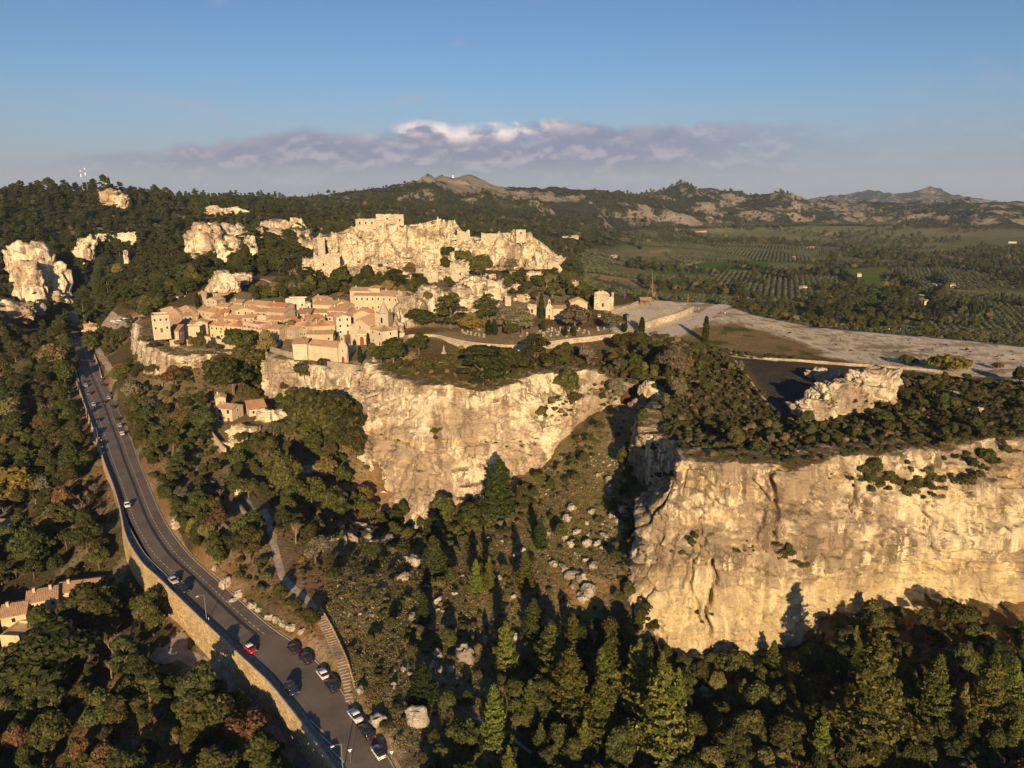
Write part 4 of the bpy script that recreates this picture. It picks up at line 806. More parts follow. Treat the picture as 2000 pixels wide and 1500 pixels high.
# steps down to the road
def steps():
    top = hit(617, 1195); c = smooth_line(hits([(617,1195),(640,1235),(655,1268),(668,1300),(679,1338),(684,1370)]), 35); g_ = hf(c[:, 0], c[:, 1]) + 0.35; c[:, 2] = np.minimum.accumulate(np.maximum(np.linspace(max(top[2], 2.5), 0.12, 35), g_)); c[-1, 2] = 0.12
    root = empty('stairway', c[-1], 0, 'long straight flight of timber-edged steps down to the road', 'stairs')
    me = MB().box(-0.95, 0.95, -0.62, 0.62, -0.9, 0.0).me('step', plain('step_boards', (0.33, 0.245, 0.17), 0.9))
    for i in range(34):
        a, b = c[i], c[i+1]; ang = math.atan2(b[1]-a[1], b[0]-a[0]); o = link('step', me, root); o.location = (a + b) / 2 - c[-1]; o.rotation_euler = (0, 0, ang - math.pi/2)
    l = offset_line(c, 1.25)
    V = np.stack([np.c_[offset_line(c, 1.05)[:, :2], c[:, 2]-1.2], np.c_[offset_line(c, 1.05)[:, :2], c[:, 2]+0.45], np.c_[offset_line(c, 1.45)[:, :2], c[:, 2]+0.45], np.c_[offset_line(c, 1.45)[:, :2], c[:, 2]-1.2]], 1)
    o = link('low_wall', mesh('low_wall', V.reshape(-1, 3), grid_faces(35, 4), [M_RWALL])); tag(o, 'low stone wall along the right of the timber steps', 'wall')
steps()
def wall(pts, hgt, thick, label, mat, foot_drop=2.5, px_top=True, n=60, coping=None, name='stone_wall', jag=0.0):
    """Wall whose top follows the pixels pts (when px_top), standing on the ground."""
    W = np.array([hit(a, b, hgt) for a, b in pts]) if px_top else np.array([hit(a, b) for a, b in pts])
    c = smooth_line(W, n); top = smooth_line(np.c_[W[:, :2], W[:, 2] + hgt], n)[:, 2]; c0 = c[0].copy()
    if jag: top = top + fbm(np.c_[c[:, :2] / 1.7, c[:, 0]*0], 3, 9) * jag
    a = offset_line(c, thick/2); b = offset_line(c, -thick/2); g = hf(c[:, 0], c[:, 1]) - foot_drop
    V = np.stack([np.c_[a[:, :2], np.minimum(g, top-0.5)], np.c_[a[:, :2], top], np.c_[b[:, :2], top], np.c_[b[:, :2], np.minimum(g, top-0.5)]], 1) - c0
    f = list(map(tuple, grid_faces(n, 4))) + [(0, 1, 2, 3), tuple((n-1)*4 + k for k in (3, 2, 1, 0))]
    o = link(name, mesh(name, V.reshape(-1, 3), f, [mat])); o.location = c0; tag(o, label, 'wall')
    if coping:
        a = offset_line(c, thick/2+0.08); b = offset_line(c, -thick/2-0.08)
        V = np.stack([np.c_[a[:, :2], top-0.02], np.c_[a[:, :2], top+0.15], np.c_[b[:, :2], top+0.15], np.c_[b[:, :2], top-0.02]], 1) - c0
        link('coping', mesh('coping', V.reshape(-1, 3), list(map(tuple, grid_faces(n, 4))), [coping]), o)
    return o
M_ASHLAR = stone_wall_mat('ashlar_wall', (0.50, 0.42, 0.30), 1.1); M_PALEWALL = wall_mat('pale_masonry', (0.56, 0.46, 0.33)); M_DRY = stone_wall_mat('dry_stone', (0.42, 0.35, 0.26), 0.7)
def terrace_wall():
    pts = [(786,662),(800,654),(850,654),(880,660),(920,668),(960,672),(1000,674),(1040,671),(1080,666),(1120,661),(1160,657),(1203,652)]
    W = np.array([P(a, b, 38.0) for a, b in pts]); c = smooth_line(W, 90); a = offset_line(c, 0.5); b = offset_line(c, -0.5); c0 = c[0].copy(); bot = c[:, 2]*0 + 32.0
    V = np.stack([np.c_[a[:, :2], bot], np.c_[a[:, :2], c[:, 2]], np.c_[b[:, :2], c[:, 2]], np.c_[b[:, :2], bot]], 1) - c0
    o = link('terrace_wall', mesh('terrace_wall', V.reshape(-1, 3), grid_faces(90, 4), [M_ASHLAR])); o.location = c0; tag(o, 'high curved cream retaining wall below the cemetery', 'wall')
    a = offset_line(c, 0.6); b = offset_line(c, -0.6); V = np.stack([np.c_[a[:, :2], c[:, 2]-0.03], np.c_[a[:, :2], c[:, 2]+0.18], np.c_[b[:, :2], c[:, 2]+0.18], np.c_[b[:, :2], c[:, 2]-0.03]], 1) - c0
    link('coping', mesh('coping', V.reshape(-1, 3), grid_faces(90, 4), [M_COPE]), o)
terrace_wall()
wall([(365,663),(385,658),(402,657),(430,663),(458,670)], 3.4, 0.7, 'cream terrace wall on the leftmost rock', M_PALEWALL, 3, coping=M_COPE)
wall([(640,706),(668,710),(690,713),(706,716)], 3.6, 0.8, 'tall rubble wall under the church square', M_DRY, 5, coping=M_COPE)
wall([(528,676),(548,682),(570,688)], 2.4, 0.6, 'short garden wall left of the chapel', M_DRY, 3)
wall([(1258,630),(1290,620),(1320,612),(1350,600),(1352,598)], 3.0, 1.4, 'massive cream parapet wall beside the pale court', M_ASHLAR, 2, coping=M_COPE)
wall([(1195,606),(1220,598),(1246,588)], 2.2, 0.6, 'ruined low wall behind the chapel court', M_DRY, 2, jag=0.8)
wall([(1232,624),(1250,632),(1260,636)], 2.4, 0.8, 'return of the parapet wall beside the cypresses', M_ASHLAR, 2)
wall([(1275,661),(1320,668),(1360,677),(1420,687),(1480,697),(1530,700)], 0.9, 0.5, 'low pale boundary wall under the clipped hedge', M_DRY, 1)
wall([(1530,700),(1580,703),(1640,708),(1690,711),(1760,716),(1830,722),(1900,735)], 1.0, 0.5, 'low pale wall along the upper edge of the paved slope', M_DRY, 1, jag=0.15)
wall([(1436,704),(1460,735),(1480,765),(1500,785),(1524,808)], 0.5, 0.8, 'thin stone kerb down the side of the paved slope', M_PALEWALL, 1)
wall([(405,832),(415,845),(428,862),(440,875)], 2.6, 0.6, 'ivy-topped garden wall below the slope house', M_PALEWALL, 2)
wall([(437,1022),(452,1035),(462,1042),(486,1030)], 1.4, 0.6, 'low stone garden wall in the shrubs', M_DRY, 1)
wall([(468,985),(480,1000),(490,1015),(500,1035)], 1.6, 0.6, 'tall thin garden wall beside the stair path', M_DRY, 1)
wall([(432,1018),(442,1030),(458,1042)], 1.0, 0.5, 'shaded broken garden wall in the shrubs', M_DRY, 1)
wall([(632,1055),(655,1050),(672,1054)], 0.9, 0.6, 'low field wall above the grassy slope', M_DRY, 1)
wall([(724,1055),(745,1050),(770,1046),(788,1043)], 1.2, 0.8, 'broken field wall at the cliff foot', M_DRY, 1)
wall([(184,692),(192,712),(198,735)], 1.2, 0.4, 'low wall between the upper road and its parking lane', M_PALEWALL, 1)
wall([(745,660),(760,652),(790,650)], 2.0, 0.6, 'curved wall round the monument court', M_PALEWALL, 2)
# ------------------------------------------------------------------ houses
WALLS = {'cream': wall_mat('cream_render', (0.52, 0.43, 0.30)), 'stone': wall_mat('warm_stone', (0.44, 0.36, 0.25)), 'grey': wall_mat('grey_stone', (0.40, 0.345, 0.27)), 'white': wall_mat('white_render', (0.58, 0.51, 0.41)), 'pink': wall_mat('pink_render', (0.58, 0.40, 0.29)), 'yellow': wall_mat('ochre_render', (0.62, 0.46, 0.26))}
ROOFS = {'tan': roof_mat('tan_tiles', (0.36, 0.235, 0.145)), 'orange': roof_mat('orange_tiles', (0.40, 0.215, 0.12)), 'red': roof_mat('red_tiles', (0.40, 0.155, 0.08)), 'brown': roof_mat('brown_tiles', (0.27, 0.18, 0.12))}
def glass_mat():
    b = NB('window_glass'); return b.done(b.mix(b.rand(), (0.012, 0.014, 0.018), (0.04, 0.04, 0.045)), 0.12, None, spec=0.5)
M_GLASS = glass_mat(); M_SURR = plain('window_surround', (0.60, 0.52, 0.40), 0.9)
SHUT = {'red': plain('red_shutter', (0.26, 0.06, 0.04), 0.6), 'blue': plain('blue_shutter', (0.30, 0.38, 0.46), 0.6), 'brown': plain('brown_shutter', (0.16, 0.10, 0.06), 0.6), 'grey': plain('grey_shutter', (0.36, 0.35, 0.33), 0.6)}
M_DOOR = plain('wooden_door', (0.15, 0.075, 0.04), 0.6); M_REDDOOR = plain('red_brown_door', (0.22, 0.055, 0.025), 0.6); M_DARK = plain('dark_opening', (0.02, 0.018, 0.016), 0.9)
WIN_ME = {}
def win_meshes(w, hh, arch=False):
    key = (round(w, 1), round(hh, 1), arch)
    if key not in WIN_ME:
        w, hh, _ = key; t = 0.14; fr = MB(); fr.box(-w/2-t, -w/2, -0.06, 0.04, -hh/2-t, hh/2+t); fr.box(w/2, w/2+t, -0.06, 0.04, -hh/2-t, hh/2+t); fr.box(-w/2, w/2, -0.06, 0.04, hh/2, hh/2+t); fr.box(-w/2-t, w/2+t, -0.10, 0.04, -hh/2-t-0.08, -hh/2)
        pn = MB()
        if arch:
            pts = [(-w/2, -hh/2), (w/2, -hh/2)] + [(w/2*math.cos(a), hh/2 - w/2 + w/2*math.sin(a)) for a in np.linspace(0, math.pi, 9)]; pn.prism(pts, -0.015, 0.03)
            fr = MB(); o = [(math.cos(a), math.sin(a)) for a in np.linspace(0, math.pi, 9)]
            for i in range(8):
                (c0, s0), (c1, s1) = o[i], o[i+1]; r0, r1, zc = w/2, w/2+t, hh/2-w/2; fr.prism([(r0*c0, zc+r0*s0), (r1*c0, zc+r1*s0), (r1*c1, zc+r1*s1), (r0*c1, zc+r0*s1)], -0.06, 0.03)
            fr.box(-w/2-t, -w/2, -0.06, 0.03, -hh/2, hh/2-w/2); fr.box(w/2, w/2+t, -0.06, 0.03, -hh/2, hh/2-w/2)
        else: pn.box(-w/2, w/2, -0.015, 0.03, -hh/2, hh/2)
        sh = MB().box(-w/4, w/4, -0.03, 0.03, -hh/2, hh/2)
        WIN_ME[key] = (fr.me('window_surround', M_SURR), pn.me('pane', M_GLASS), {k: sh.me('shutter', m) for k, m in SHUT.items()})
    return WIN_ME[key]
def window(root, x, y, z, rz, w=0.9, hh=1.3, shutter=None, arch=False):
    fr, pn, sh = win_meshes(w, hh, arch); o = link('window', fr, root); o.location = (x, y, z); o.rotation_euler = (0, 0, rz); link('pane', pn, o)
    if shutter:
        for s in (-1, 1):
            q = link('shutter', sh[shutter], o); q.location = (s * (w * 0.75 + 0.16), -0.04, 0)
    return o
DOOR_ME = {}
def door(root, x, y, z, rz, w=1.1, hh=2.2, mat=None, arch=False):
    mat = mat or M_DOOR; key = (w, hh, mat.name, arch)
    if key not in DOOR_ME:
        pts = [(-w/2, 0), (w/2, 0)] + ([(w/2*math.cos(a), hh - w/2 + w/2*math.sin(a)) for a in np.linspace(0, math.pi, 11)] if arch else [(w/2, hh), (-w/2, hh)])
        fr = MB(); fr.box(-w/2-.16, -w/2, -0.07, 0.03, 0, hh - (w/2 if arch else 0)); fr.box(w/2, w/2+.16, -0.07, 0.03, 0, hh - (w/2 if arch else 0))
        if arch:
            o = [(math.cos(a), math.sin(a)) for a in np.linspace(0, math.pi, 11)]
            for i in range(10):
                (c0, s0), (c1, s1) = o[i], o[i+1]; r0, r1, zc = w/2, w/2+.4, hh-w/2; fr.prism([(r0*c0, zc+r0*s0), (r1*c0, zc+r1*s0), (r1*c1, zc+r1*s1), (r0*c1, zc+r0*s1)], -0.09, 0.03)
        else: fr.box(-w/2-.16, w/2+.16, -0.07, 0.03, hh, hh+.18)
        DOOR_ME[key] = (MB().prism(pts, -0.02, 0.03).me('door', mat), fr.me('door_surround', M_SURR))
    o = link('door', DOOR_ME[key][0], root); o.location = (x, y, z); o.rotation_euler = (0, 0, rz); link('door_surround', DOOR_ME[key][1], o); return o
def slope(p0, p1, p2, p3, thick=0.16, pitch=0.42):
    """Tiled roof plane: p0-p1 eave, p3-p2 ridge; rows of rounded tiles run down the slope."""
    p0, p1, p2, p3 = map(np.asarray, (p0, p1, p2, p3)); L = np.linalg.norm(p1 - p0); n = max(2, int(L / pitch)) * 2; t = np.linspace(0, 1, n + 1)[:, None]
    up = np.cross(p1 - p0, p3 - p0); up = up / np.linalg.norm(up); wv = (np.arange(n + 1) % 2)[:, None] * 0.10 * up
    e = p0 + (p1 - p0) * t + wv; r = p3 + (p2 - p3) * t + wv; v = np.vstack([e, r, e - wv - up * thick, r - wv - up * thick]); f = []
    m = n + 1
    for i in range(n): f += [(i, i+1, m+i+1, m+i), (2*m+i, 3*m+i, 3*m+i+1, 2*m+i+1), (i, 2*m+i, 2*m+i+1, i+1), (m+i, m+i+1, 3*m+i+1, 3*m+i)]
    f += [(0, m, 3*m, 2*m), (n, 2*m+n, 3*m+n, m+n)]
    return v, f
def roof_obj(root, kind, w, d, H, mat, pitch=0.36, ov=0.35):
    mb = MB(); rise = 0
    if kind == 'gx':
        rise = pitch * (d/2); e = H - ov * pitch
        mb.add(*slope((-ov, -ov, e), (w+ov, -ov, e), (w+ov, d/2, H+rise), (-ov, d/2, H+rise))); mb.add(*slope((w+ov, d+ov, e), (-ov, d+ov, e), (-ov, d/2, H+rise), (w+ov, d/2, H+rise)))
    elif kind == 'gy':
        rise = pitch * (w/2); e = H - ov * pitch
        mb.add(*slope((-ov, d+ov, e), (-ov, -ov, e), (w/2, -ov, H+rise), (w/2, d+ov, H+rise))); mb.add(*slope((w+ov, -ov, e), (w+ov, d+ov, e), (w/2, d+ov, H+rise), (w/2, -ov, H+rise)))
    elif kind == 'hip':
        k = min(w, d) / 2; rise = pitch * k; e = H - ov * pitch
        if w >= d: a, b = (k, d/2, H+rise), (w-k, d/2, H+rise); fr = [((-ov,-ov,e),(w+ov,-ov,e),b,a), ((w+ov,d+ov,e),(-ov,d+ov,e),a,b), ((-ov,d+ov,e),(-ov,-ov,e),a,a), ((w+ov,-ov,e),(w+ov,d+ov,e),b,b)]
        else: a, b = (w/2, k, H+rise), (w/2, d-k, H+rise); fr = [((-ov,d+ov,e),(-ov,-ov,e),a,b), ((w+ov,-ov,e),(w+ov,d+ov,e),b,a), ((-ov,-ov,e),(w+ov,-ov,e),a,a), ((w+ov,d+ov,e),(-ov,d+ov,e),b,b)]
        for q in fr: mb.add(*slope(*q))
    elif kind == 'shed':
        rise = pitch * d; e = H - ov * pitch; mb.add(*slope((-ov, -ov, e), (w+ov, -ov, e), (w+ov, d+ov, H+rise+ov*pitch), (-ov, d+ov, H+rise+ov*pitch)))
    else:
        mb.box(0.02, w-0.02, 0.02, d-0.02, H-0.15, H+0.02)
    return mb.obj('roof', mat, root), rise
def body_obj(root, kind, w, d, H, rise, mat, drop=3.5, name='wall'):
    mb = MB()
    if kind == 'gx': mb.add([(0,0,-drop),(w,0,-drop),(w,d,-drop),(0,d,-drop),(0,0,H),(w,0,H),(w,d,H),(0,d,H),(0,d/2,H+rise-.05),(w,d/2,H+rise-.05)], [(0,1,5,4),(2,3,7,6),(1,2,6,9,5),(3,0,4,8,7),(4,5,9,8),(6,7,8,9)])
    elif kind == 'gy': mb.add([(0,0,-drop),(w,0,-drop),(w,d,-drop),(0,d,-drop),(0,0,H),(w,0,H),(w,d,H),(0,d,H),(w/2,0,H+rise-.05),(w/2,d,H+rise-.05)], [(0,1,5,8,4),(1,2,6,5),(2,3,7,9,6),(3,0,4,7),(4,8,9,7),(5,6,9,8)])
    elif kind == 'shed': mb.add([(0,0,-drop),(w,0,-drop),(w,d,-drop),(0,d,-drop),(0,0,H),(w,0,H),(w,d,H+rise-.05),(0,d,H+rise-.05)], [(0,1,5,4),(1,2,6,5),(2,3,7,6),(3,0,4,7),(4,5,6,7)])
    elif kind == 'flat':
        mb.box(0, w, 0, d, -drop, H-0.2)
        for q in ((0, w, 0, 0.3), (0, w, d-0.3, d), (0, 0.3, 0.3, d-0.3), (w-0.3, w, 0.3, d-0.3)): mb.box(q[0], q[1], q[2], q[3], H-0.2, H+0.7)
    else: mb.box(0, w, 0, d, -drop, H-0.05)
    return mb.obj(name, mat, root)
def house(eL, eR, H, d, kind, wall_, roof_, label, rows=2, cols=2, dr=1, chim=1, shutter=None, pitch=0.36, group='stone houses of the village', name='stone_house', cat='house', side=1, arch=False, dist=None, wsize=(0.9, 1.25), drop=3.5, base=None):
    A = hit(*eL, H); B = hit(*eR, H)
    if dist: A = PD(*eL, dist); B = PD(*eR, dist); A[2] -= H; B[2] -= H
    z0 = min(A[2], B[2]) if base is None else base
    v = B - A; w = math.hypot(v[0], v[1]); yaw = math.atan2(v[1], v[0]); yaw = max(min(yaw, R(58)), R(-58))
    root = empty(name, (A[0], A[1], z0), yaw, label, cat, group)
    rf, rise = roof_obj(root, kind, w, d, H, ROOFS[roof_] if roof_ else WALLS[wall_], pitch); body_obj(root, kind, w, d, H, rise, WALLS[wall_], drop)
    st = H / max(rows, 1)
    for r in range(rows):
        for c in range(cols):
            x = w * (c + 0.5) / cols; z = st * r + st * 0.55
            if r == 0 and dr and c == cols // 2: door(root, x, 0, 0, 0, min(1.2, w*0.3)); continue
            window(root, x, -0.0, z, 0, min(wsize[0], w/cols*0.5), min(wsize[1], st*0.55), shutter, arch)
        if side:
            for c in range(max(1, int(d / 4.5))): window(root, w, d*(c+0.5)/max(1, int(d/4.5)), st*r + st*0.55, math.pi/2, 0.8, min(1.1, st*0.5), None)
    for k in range(chim):
        x = w * (0.22 + 0.55 * k); y = d * (0.40 if kind != 'gy' else 0.75); ch = MB().box(x-.3, x+.3, y-.25, y+.25, H, H+max(rise, 0.3)+0.8).box(x-.38, x+.38, y-.33, y+.33, H+max(rise, .3)+.8, H+max(rise, .3)+.92); ch.obj('chimney', WALLS[wall_], rf)
    return root
def a(x, y): return (250 + x/4, 400 + y/4)          # positions read off an enlarged part of the picture
def b_(x, y): return (600 + x/4, 400 + y/4)
def c_(x, y): return (1000 + x/4, 400 + y/4)
house(a(180,862), a(318,866), 8.0, 9, 'flat', 'cream', None, 'pale flat-topped house at the far left of the village', 2, 3, chim=0, shutter=None, dist=392)
house(a(252,815), a(392,832), 7.0, 12, 'hip', 'cream', 'tan', 'broad hipped tan roof behind the leftmost flat-topped house', 2, 3)
house(a(396,808), a(515,806), 6.0, 9, 'gx', 'white', 'tan', 'long blank cream wall house with low tan roof at left', 1, 2, 0, 1)
house(a(394,926), a(505,936), 6.0, 8, 'gx', 'stone', 'brown', 'brown-roofed stone house in the left cluster', 1, 3)
house(a(505,925), a(620,912), 6.5, 8, 'gy', 'stone', 'brown', 'brown gabled house at the right of the left cluster', 2, 2)
house(a(315,985), a(392,985), 7.5, 6, 'shed', 'stone', 'orange', 'tower-like house on the edge of the leftmost rock', 2, 1, 0, 0)
house(a(402,962), a(558,952), 6.5, 7, 'flat', 'cream', None, 'cream terrace house above the curved cream wall', 1, 3, 1, 0, wsize=(0.7, 1.6))
house(a(602,742), a(690,738), 6.0, 8, 'gy', 'grey', 'tan', 'grey house with two cypresses at the back of the village', 2, 2)
house(a(530,690), a(600,705), 6.5, 8, 'gx', 'stone', 'tan', 'small tan-roofed house behind the cypresses', 1, 2)
house(a(600,826), a(690,842), 5.5, 8, 'gx', 'cream', 'orange', 'low cream house at the village centre left', 1, 2)
house(a(690,842), a(785,832), 5.5, 8, 'gx', 'stone', 'orange', 'low stone house with orange roof, centre left', 1, 2)
house(a(782,805), a(835,815), 6.0, 9, 'gx', 'stone', 'tan', 'narrow stone house before the tall tan roof', 2, 1)
house(a(838,825), a(992,806), 6.0, 10, 'gy', 'stone', 'tan', 'big tan gabled roof at the village centre', 2, 3, pitch=0.30)
house(a(905,772), a(1080,772), 6.0, 9, 'gx', 'stone', 'tan', 'long tan-roofed house high in the village', 1, 4)
house(a(1082,790), a(1226,788), 6.0, 9, 'gx', 'cream', 'red', 'red-roofed house left of the white flat house', 1, 3)
house(a(1230,742), a(1382,726), 6.5, 8, 'flat', 'white', None, 'white flat-roofed house at the top of the village', 1, 3, 0, 0)
house(a(1390,770), a(1425,765), 5.0, 6, 'gy', 'white', 'tan', 'small white gable beside the white flat house', 1, 1, 0, 0)
house(a(1442,776), a(1618,782), 6.0, 10, 'gx', 'cream', 'tan', 'long cream house with tan roof below the castle trees', 1, 4)
house(a(1622,776), a(1722,768), 6.0, 9, 'gy', 'white', 'tan', 'white gabled house facing the manor', 1, 3, shutter=None)
house(a(1080,832), a(1218,832), 6.0, 9, 'gx', 'grey', 'tan', 'grey stone house beneath the red-roofed one', 1, 3)
house(a(1215,892), a(1318,900), 7.0, 17, 'gy', 'stone', 'red', 'long narrow red roof running down to the street', 2, 4, pitch=0.22, shutter=None)
house(a(1320,850), a(1420,845), 6.5, 12, 'gx', 'stone', 'brown', 'brown roof right of the long red roof', 1, 2)
house(a(1422,842), a(1556,836), 5.0, 8, 'gx', 'white', 'tan', 'white arcaded house with a row of arched openings', 1, 5, 0, 0, arch=True, wsize=(1.6, 2.4))
house(a(1560,824), a(1715,824), 6.0, 9, 'gx', 'cream', 'tan', 'tan-roofed house behind the pale tall gable', 1, 3)
for eL, eR, H_, d_, kd, wl_, rf_, lb in [(a(430,870), a(500,862), 6, 8, 'gx', 'stone', 'tan', 'tan roof tucked behind the brown-roofed stone house'), (a(545,815), a(598,822), 5.5, 8, 'gx', 'stone', 'brown', 'small brown roof left of the low cream house'), (a(690,790), a(775,785), 6, 8, 'gx', 'cream', 'tan', 'tan roof above the low stone house'), (a(995,830), a(1075,828), 6, 8, 'gx', 'grey', 'brown', 'brown roof in the shaded centre lane'), (a(1000,870), a(1075,872), 5, 8, 'flat', 'cream', None, 'little cream terrace at the village centre'), (a(890,880), a(985,870), 6, 8, 'gx', 'stone', 'tan', 'stone house with tan roof above the pink one'), (a(1090,890), a(1205,895), 6, 8, 'gx', 'stone', 'orange', 'orange roof left of the long red roof'), (a(1330,905), a(1425,900), 6, 8, 'gx', 'cream', 'tan', 'tan roof right below the long red roof'), (a(1180,960), a(1300,965), 5.5, 7, 'gx', 'grey', 'tan', 'low grey house at the gorge edge'), (a(1300,930), a(1400,940), 6, 8, 'hip', 'stone', 'tan', 'hipped tan roof left of the wide orange one'), (a(1560,870), a(1622,865), 6.5, 8, 'gx', 'stone', 'orange', 'orange roof left of the tall pale gable'), (a(745,885), a(860,890), 6, 8, 'gx', 'stone', 'orange', 'orange roof behind the wide hipped house'), (a(1440,730), a(1530,735), 5.5, 7, 'gx', 'stone', 'tan', 'tan roof at the upper edge of the village'), (a(800,760), a(890,755), 5.5, 7, 'gx', 'stone', 'tan', 'upper left tan roof by the garden trees'), (b_(640,740), b_(720,735), 6, 8, 'gx', 'stone', 'tan', 'tan roof in front of the manor'), (b_(230,790), b_(310,795), 5.5, 8, 'gx', 'cream', 'tan', 'cream house before the manor left wing')]:
    house(eL, eR, H_, d_, kd, wl_, rf_, lb, 2 if H_ > 5.6 else 1, 2, 0, 1)
house(a(636,938), a(742,940), 7.5, 9, 'gx', 'yellow', 'orange', 'ochre house at the left end of the orange-roofed terrace', 2, 3)
house(a(746,940), a(892,946), 7.5, 10, 'hip', 'cream', 'orange', 'wide orange hipped house facing the gorge', 2, 4)
house(a(896,926), a(1022,936), 9.0, 9, 'flat', 'pink', None, 'tall pink house with red shutters', 3, 4, 0, 1, shutter='red')
house(a(1022,972), a(1064,962), 8.5, 8, 'shed', 'cream', 'tan', 'narrow cream house right of the pink one', 2, 1, 0, 0)
house(a(1066,962), a(1180,950), 8.0, 8, 'gx', 'stone', 'tan', 'tan-roofed house above the gorge trees', 2, 3)
house(a(640,880), a(680,885), 4.0, 6, 'shed', 'stone', 'red', 'tiny dark red roof among the centre houses', 1, 1, 0, 0)
house(a(1436,948), a(1618,934), 5.5, 10, 'hip', 'stone', 'orange', 'wide orange hipped roof by the church lane', 1, 3)
house(a(1396,1010), a(1600,1005), 5.0, 7, 'gx', 'stone', 'tan', 'long tan roof between the orange roof and the chapel', 1, 3)
house(a(1625,880), a(1740,868), 9.0, 9, 'gy', 'white', 'tan', 'tall pale gabled house beside the church', 3, 2, 1, 0)
house(a(1760,850), a(1900,838), 8.0, 12, 'gy', 'stone', 'orange', 'large orange roof left of the bell tower', 1, 3, 0, 1)
house(b_(300,870), b_(420,862), 6.0, 8, 'gx', 'stone', 'tan', 'small tan roof directly behind the church gable', 1, 2, 0, 0)
house(b_(365,705), b_(530,700), 9.5, 12, 'gx', 'cream', 'tan', 'left wing of the large cream manor with paired windows', 2, 4, 0, 1)
house(b_(532,705), b_(755,708), 9.0, 12, 'gx', 'cream', 'tan', 'long right wing of the large cream manor', 2, 5, 1, 1)
house(b_(332,668), b_(488,664), 11.5, 8, 'gx', 'stone', 'tan', 'tall rear wing of the large cream manor', 1, 2, 0, 1)
house(b_(478,648), b_(565,645), 12.5, 7, 'hip', 'cream', 'red', 'red-roofed stair turret of the manor', 1, 2, 0, 0)
house(b_(485,962), b_(590,985), 7.5, 8, 'hip', 'white', 'tan', 'white hip-roofed presbytery right of the church', 2, 2, 1, 1, shutter='blue')
house(b_(592,985), b_(700,960), 5.5, 7, 'gx', 'cream', 'tan', 'low lean-to wing of the white presbytery', 1, 2, 0, 0)
# chapel with bell gable on the cliff edge
def chapel():
    root = house(a(1402,1092), a(1632,1108), 7.0, 9, 'gx', 'cream', 'tan', 'white chapel on the cliff edge with small bell gable', 1, 0, 0, 0, name='chapel', cat='chapel', side=0, group=None, base=33.0)
    A = hit(*a(1402,1092), 7.0); B = hit(*a(1632,1108), 7.0); w = math.hypot(*(B-A)[:2])
    mb = MB(); mb.prism([(0,-3),(4.2,-3),(4.2,7.2),(2.9,9.4),(2.9,11.6),(2.1,12.8),(1.3,11.6),(1.3,9.4),(0,7.2)], -0.5, 0.4); o = mb.obj('bell_gable', WALLS['cream'], root); o.location = (w, 1.4, 0)
    d = door(o, 2.1, -0.5, 0.0, 0, 1.5, 3.2, M_REDDOOR, True); window(o, 2.1, -0.5, 5.4, 0, 0.5, 0.9); q = MB().prism([(1.75,9.9),(2.45,9.9),(2.45,10.9),(2.1,11.3),(1.75,10.9)], -0.53, 0.43).obj('bell_opening', M_DARK, o)
chapel()
house(a(1284,1092), a(1396,1084), 7.5, 9, 'gx', 'cream', 'tan', 'plain cream wing at the left end of the chapel', 1, 0, 0, 0, base=33.0, side=0)
def church():
    A = hit(*a(1742,1095)); B = hit(*a(1898,1090)); v = B - A; w = math.hypot(v[0], v[1]); root = empty('church', A, math.atan2(v[1], v[0]), 'stone church with gabled front, arched red door and bell tower', 'church')
    A_z = 0; H = 9.0; rf, rise = roof_obj(root, 'gy', w, 18, H, ROOFS['tan'], 0.75); body_obj(root, 'gy', w, 18, H, rise, WALLS['stone'])
    door(root, w*0.56, 0, 0, 0, 2.0, 4.2, M_REDDOOR, True); window(root, w*0.5, 0, 8.4, 0, 0.6, 1.7, None, True); MB().box(w*0.34, w*0.78, -0.25, 0.0, 5.0, 5.35).obj('cornice', M_SURR, root)
    # tower
    t = MB(); s = 6.4; tx = w + 1.0; ty = 4.0; t.box(tx, tx+s, ty, ty+s, -3, 14.0); t.box(tx-.2, tx+s+.2, ty-.2, ty+s+.2, 14.0, 14.5); t.box(tx-.12, tx+s+.12, ty-.12, ty+s+.12, 9.0, 9.3); tw = t.obj('bell_tower', WALLS['grey'], root)
    sp = MB(); n = 8; ring = [(tx+s/2 + 2.7*math.cos(2*math.pi*k/n+.39), ty+s/2 + 2.7*math.sin(2*math.pi*k/n+.39), 14.4) for k in range(n)]; sp.add(ring + [(tx+s/2, ty+s/2, 20.0)], [(k, (k+1) % n, n) for k in range(n)]); sp.obj('spire', WALLS['grey'], tw)
    for i, (cx, cy) in enumerate(((0,0),(s,0),(0,s),(s,s))): MB().add([(tx+cx*.88+dx, ty+cy*.88+dy, 14.5) for dx, dy in ((0,0),(.8,0),(.8,.8),(0,.8))] + [(tx+cx*.88+.4, ty+cy*.88+.4, 16.2)], [(0,1,4),(1,2,4),(2,3,4),(3,0,4)]).obj('pinnacle', WALLS['grey'], tw)
    window(tw, tx+s/2, ty, 11.4, 0, 1.1, 2.6, None, True); window(tw, tx+s, ty+s/2, 11.4, math.pi/2, 1.1, 2.6, None, True); window(tw, tx+s/2, ty, 6.0, 0, 0.4, 0.9)
    ai = body_obj(root, 'shed', 5.5, 12, 6.0, 0.36*12, WALLS['stone'], name='side_aisle'); ai.location = (w, 5, 0)
church()
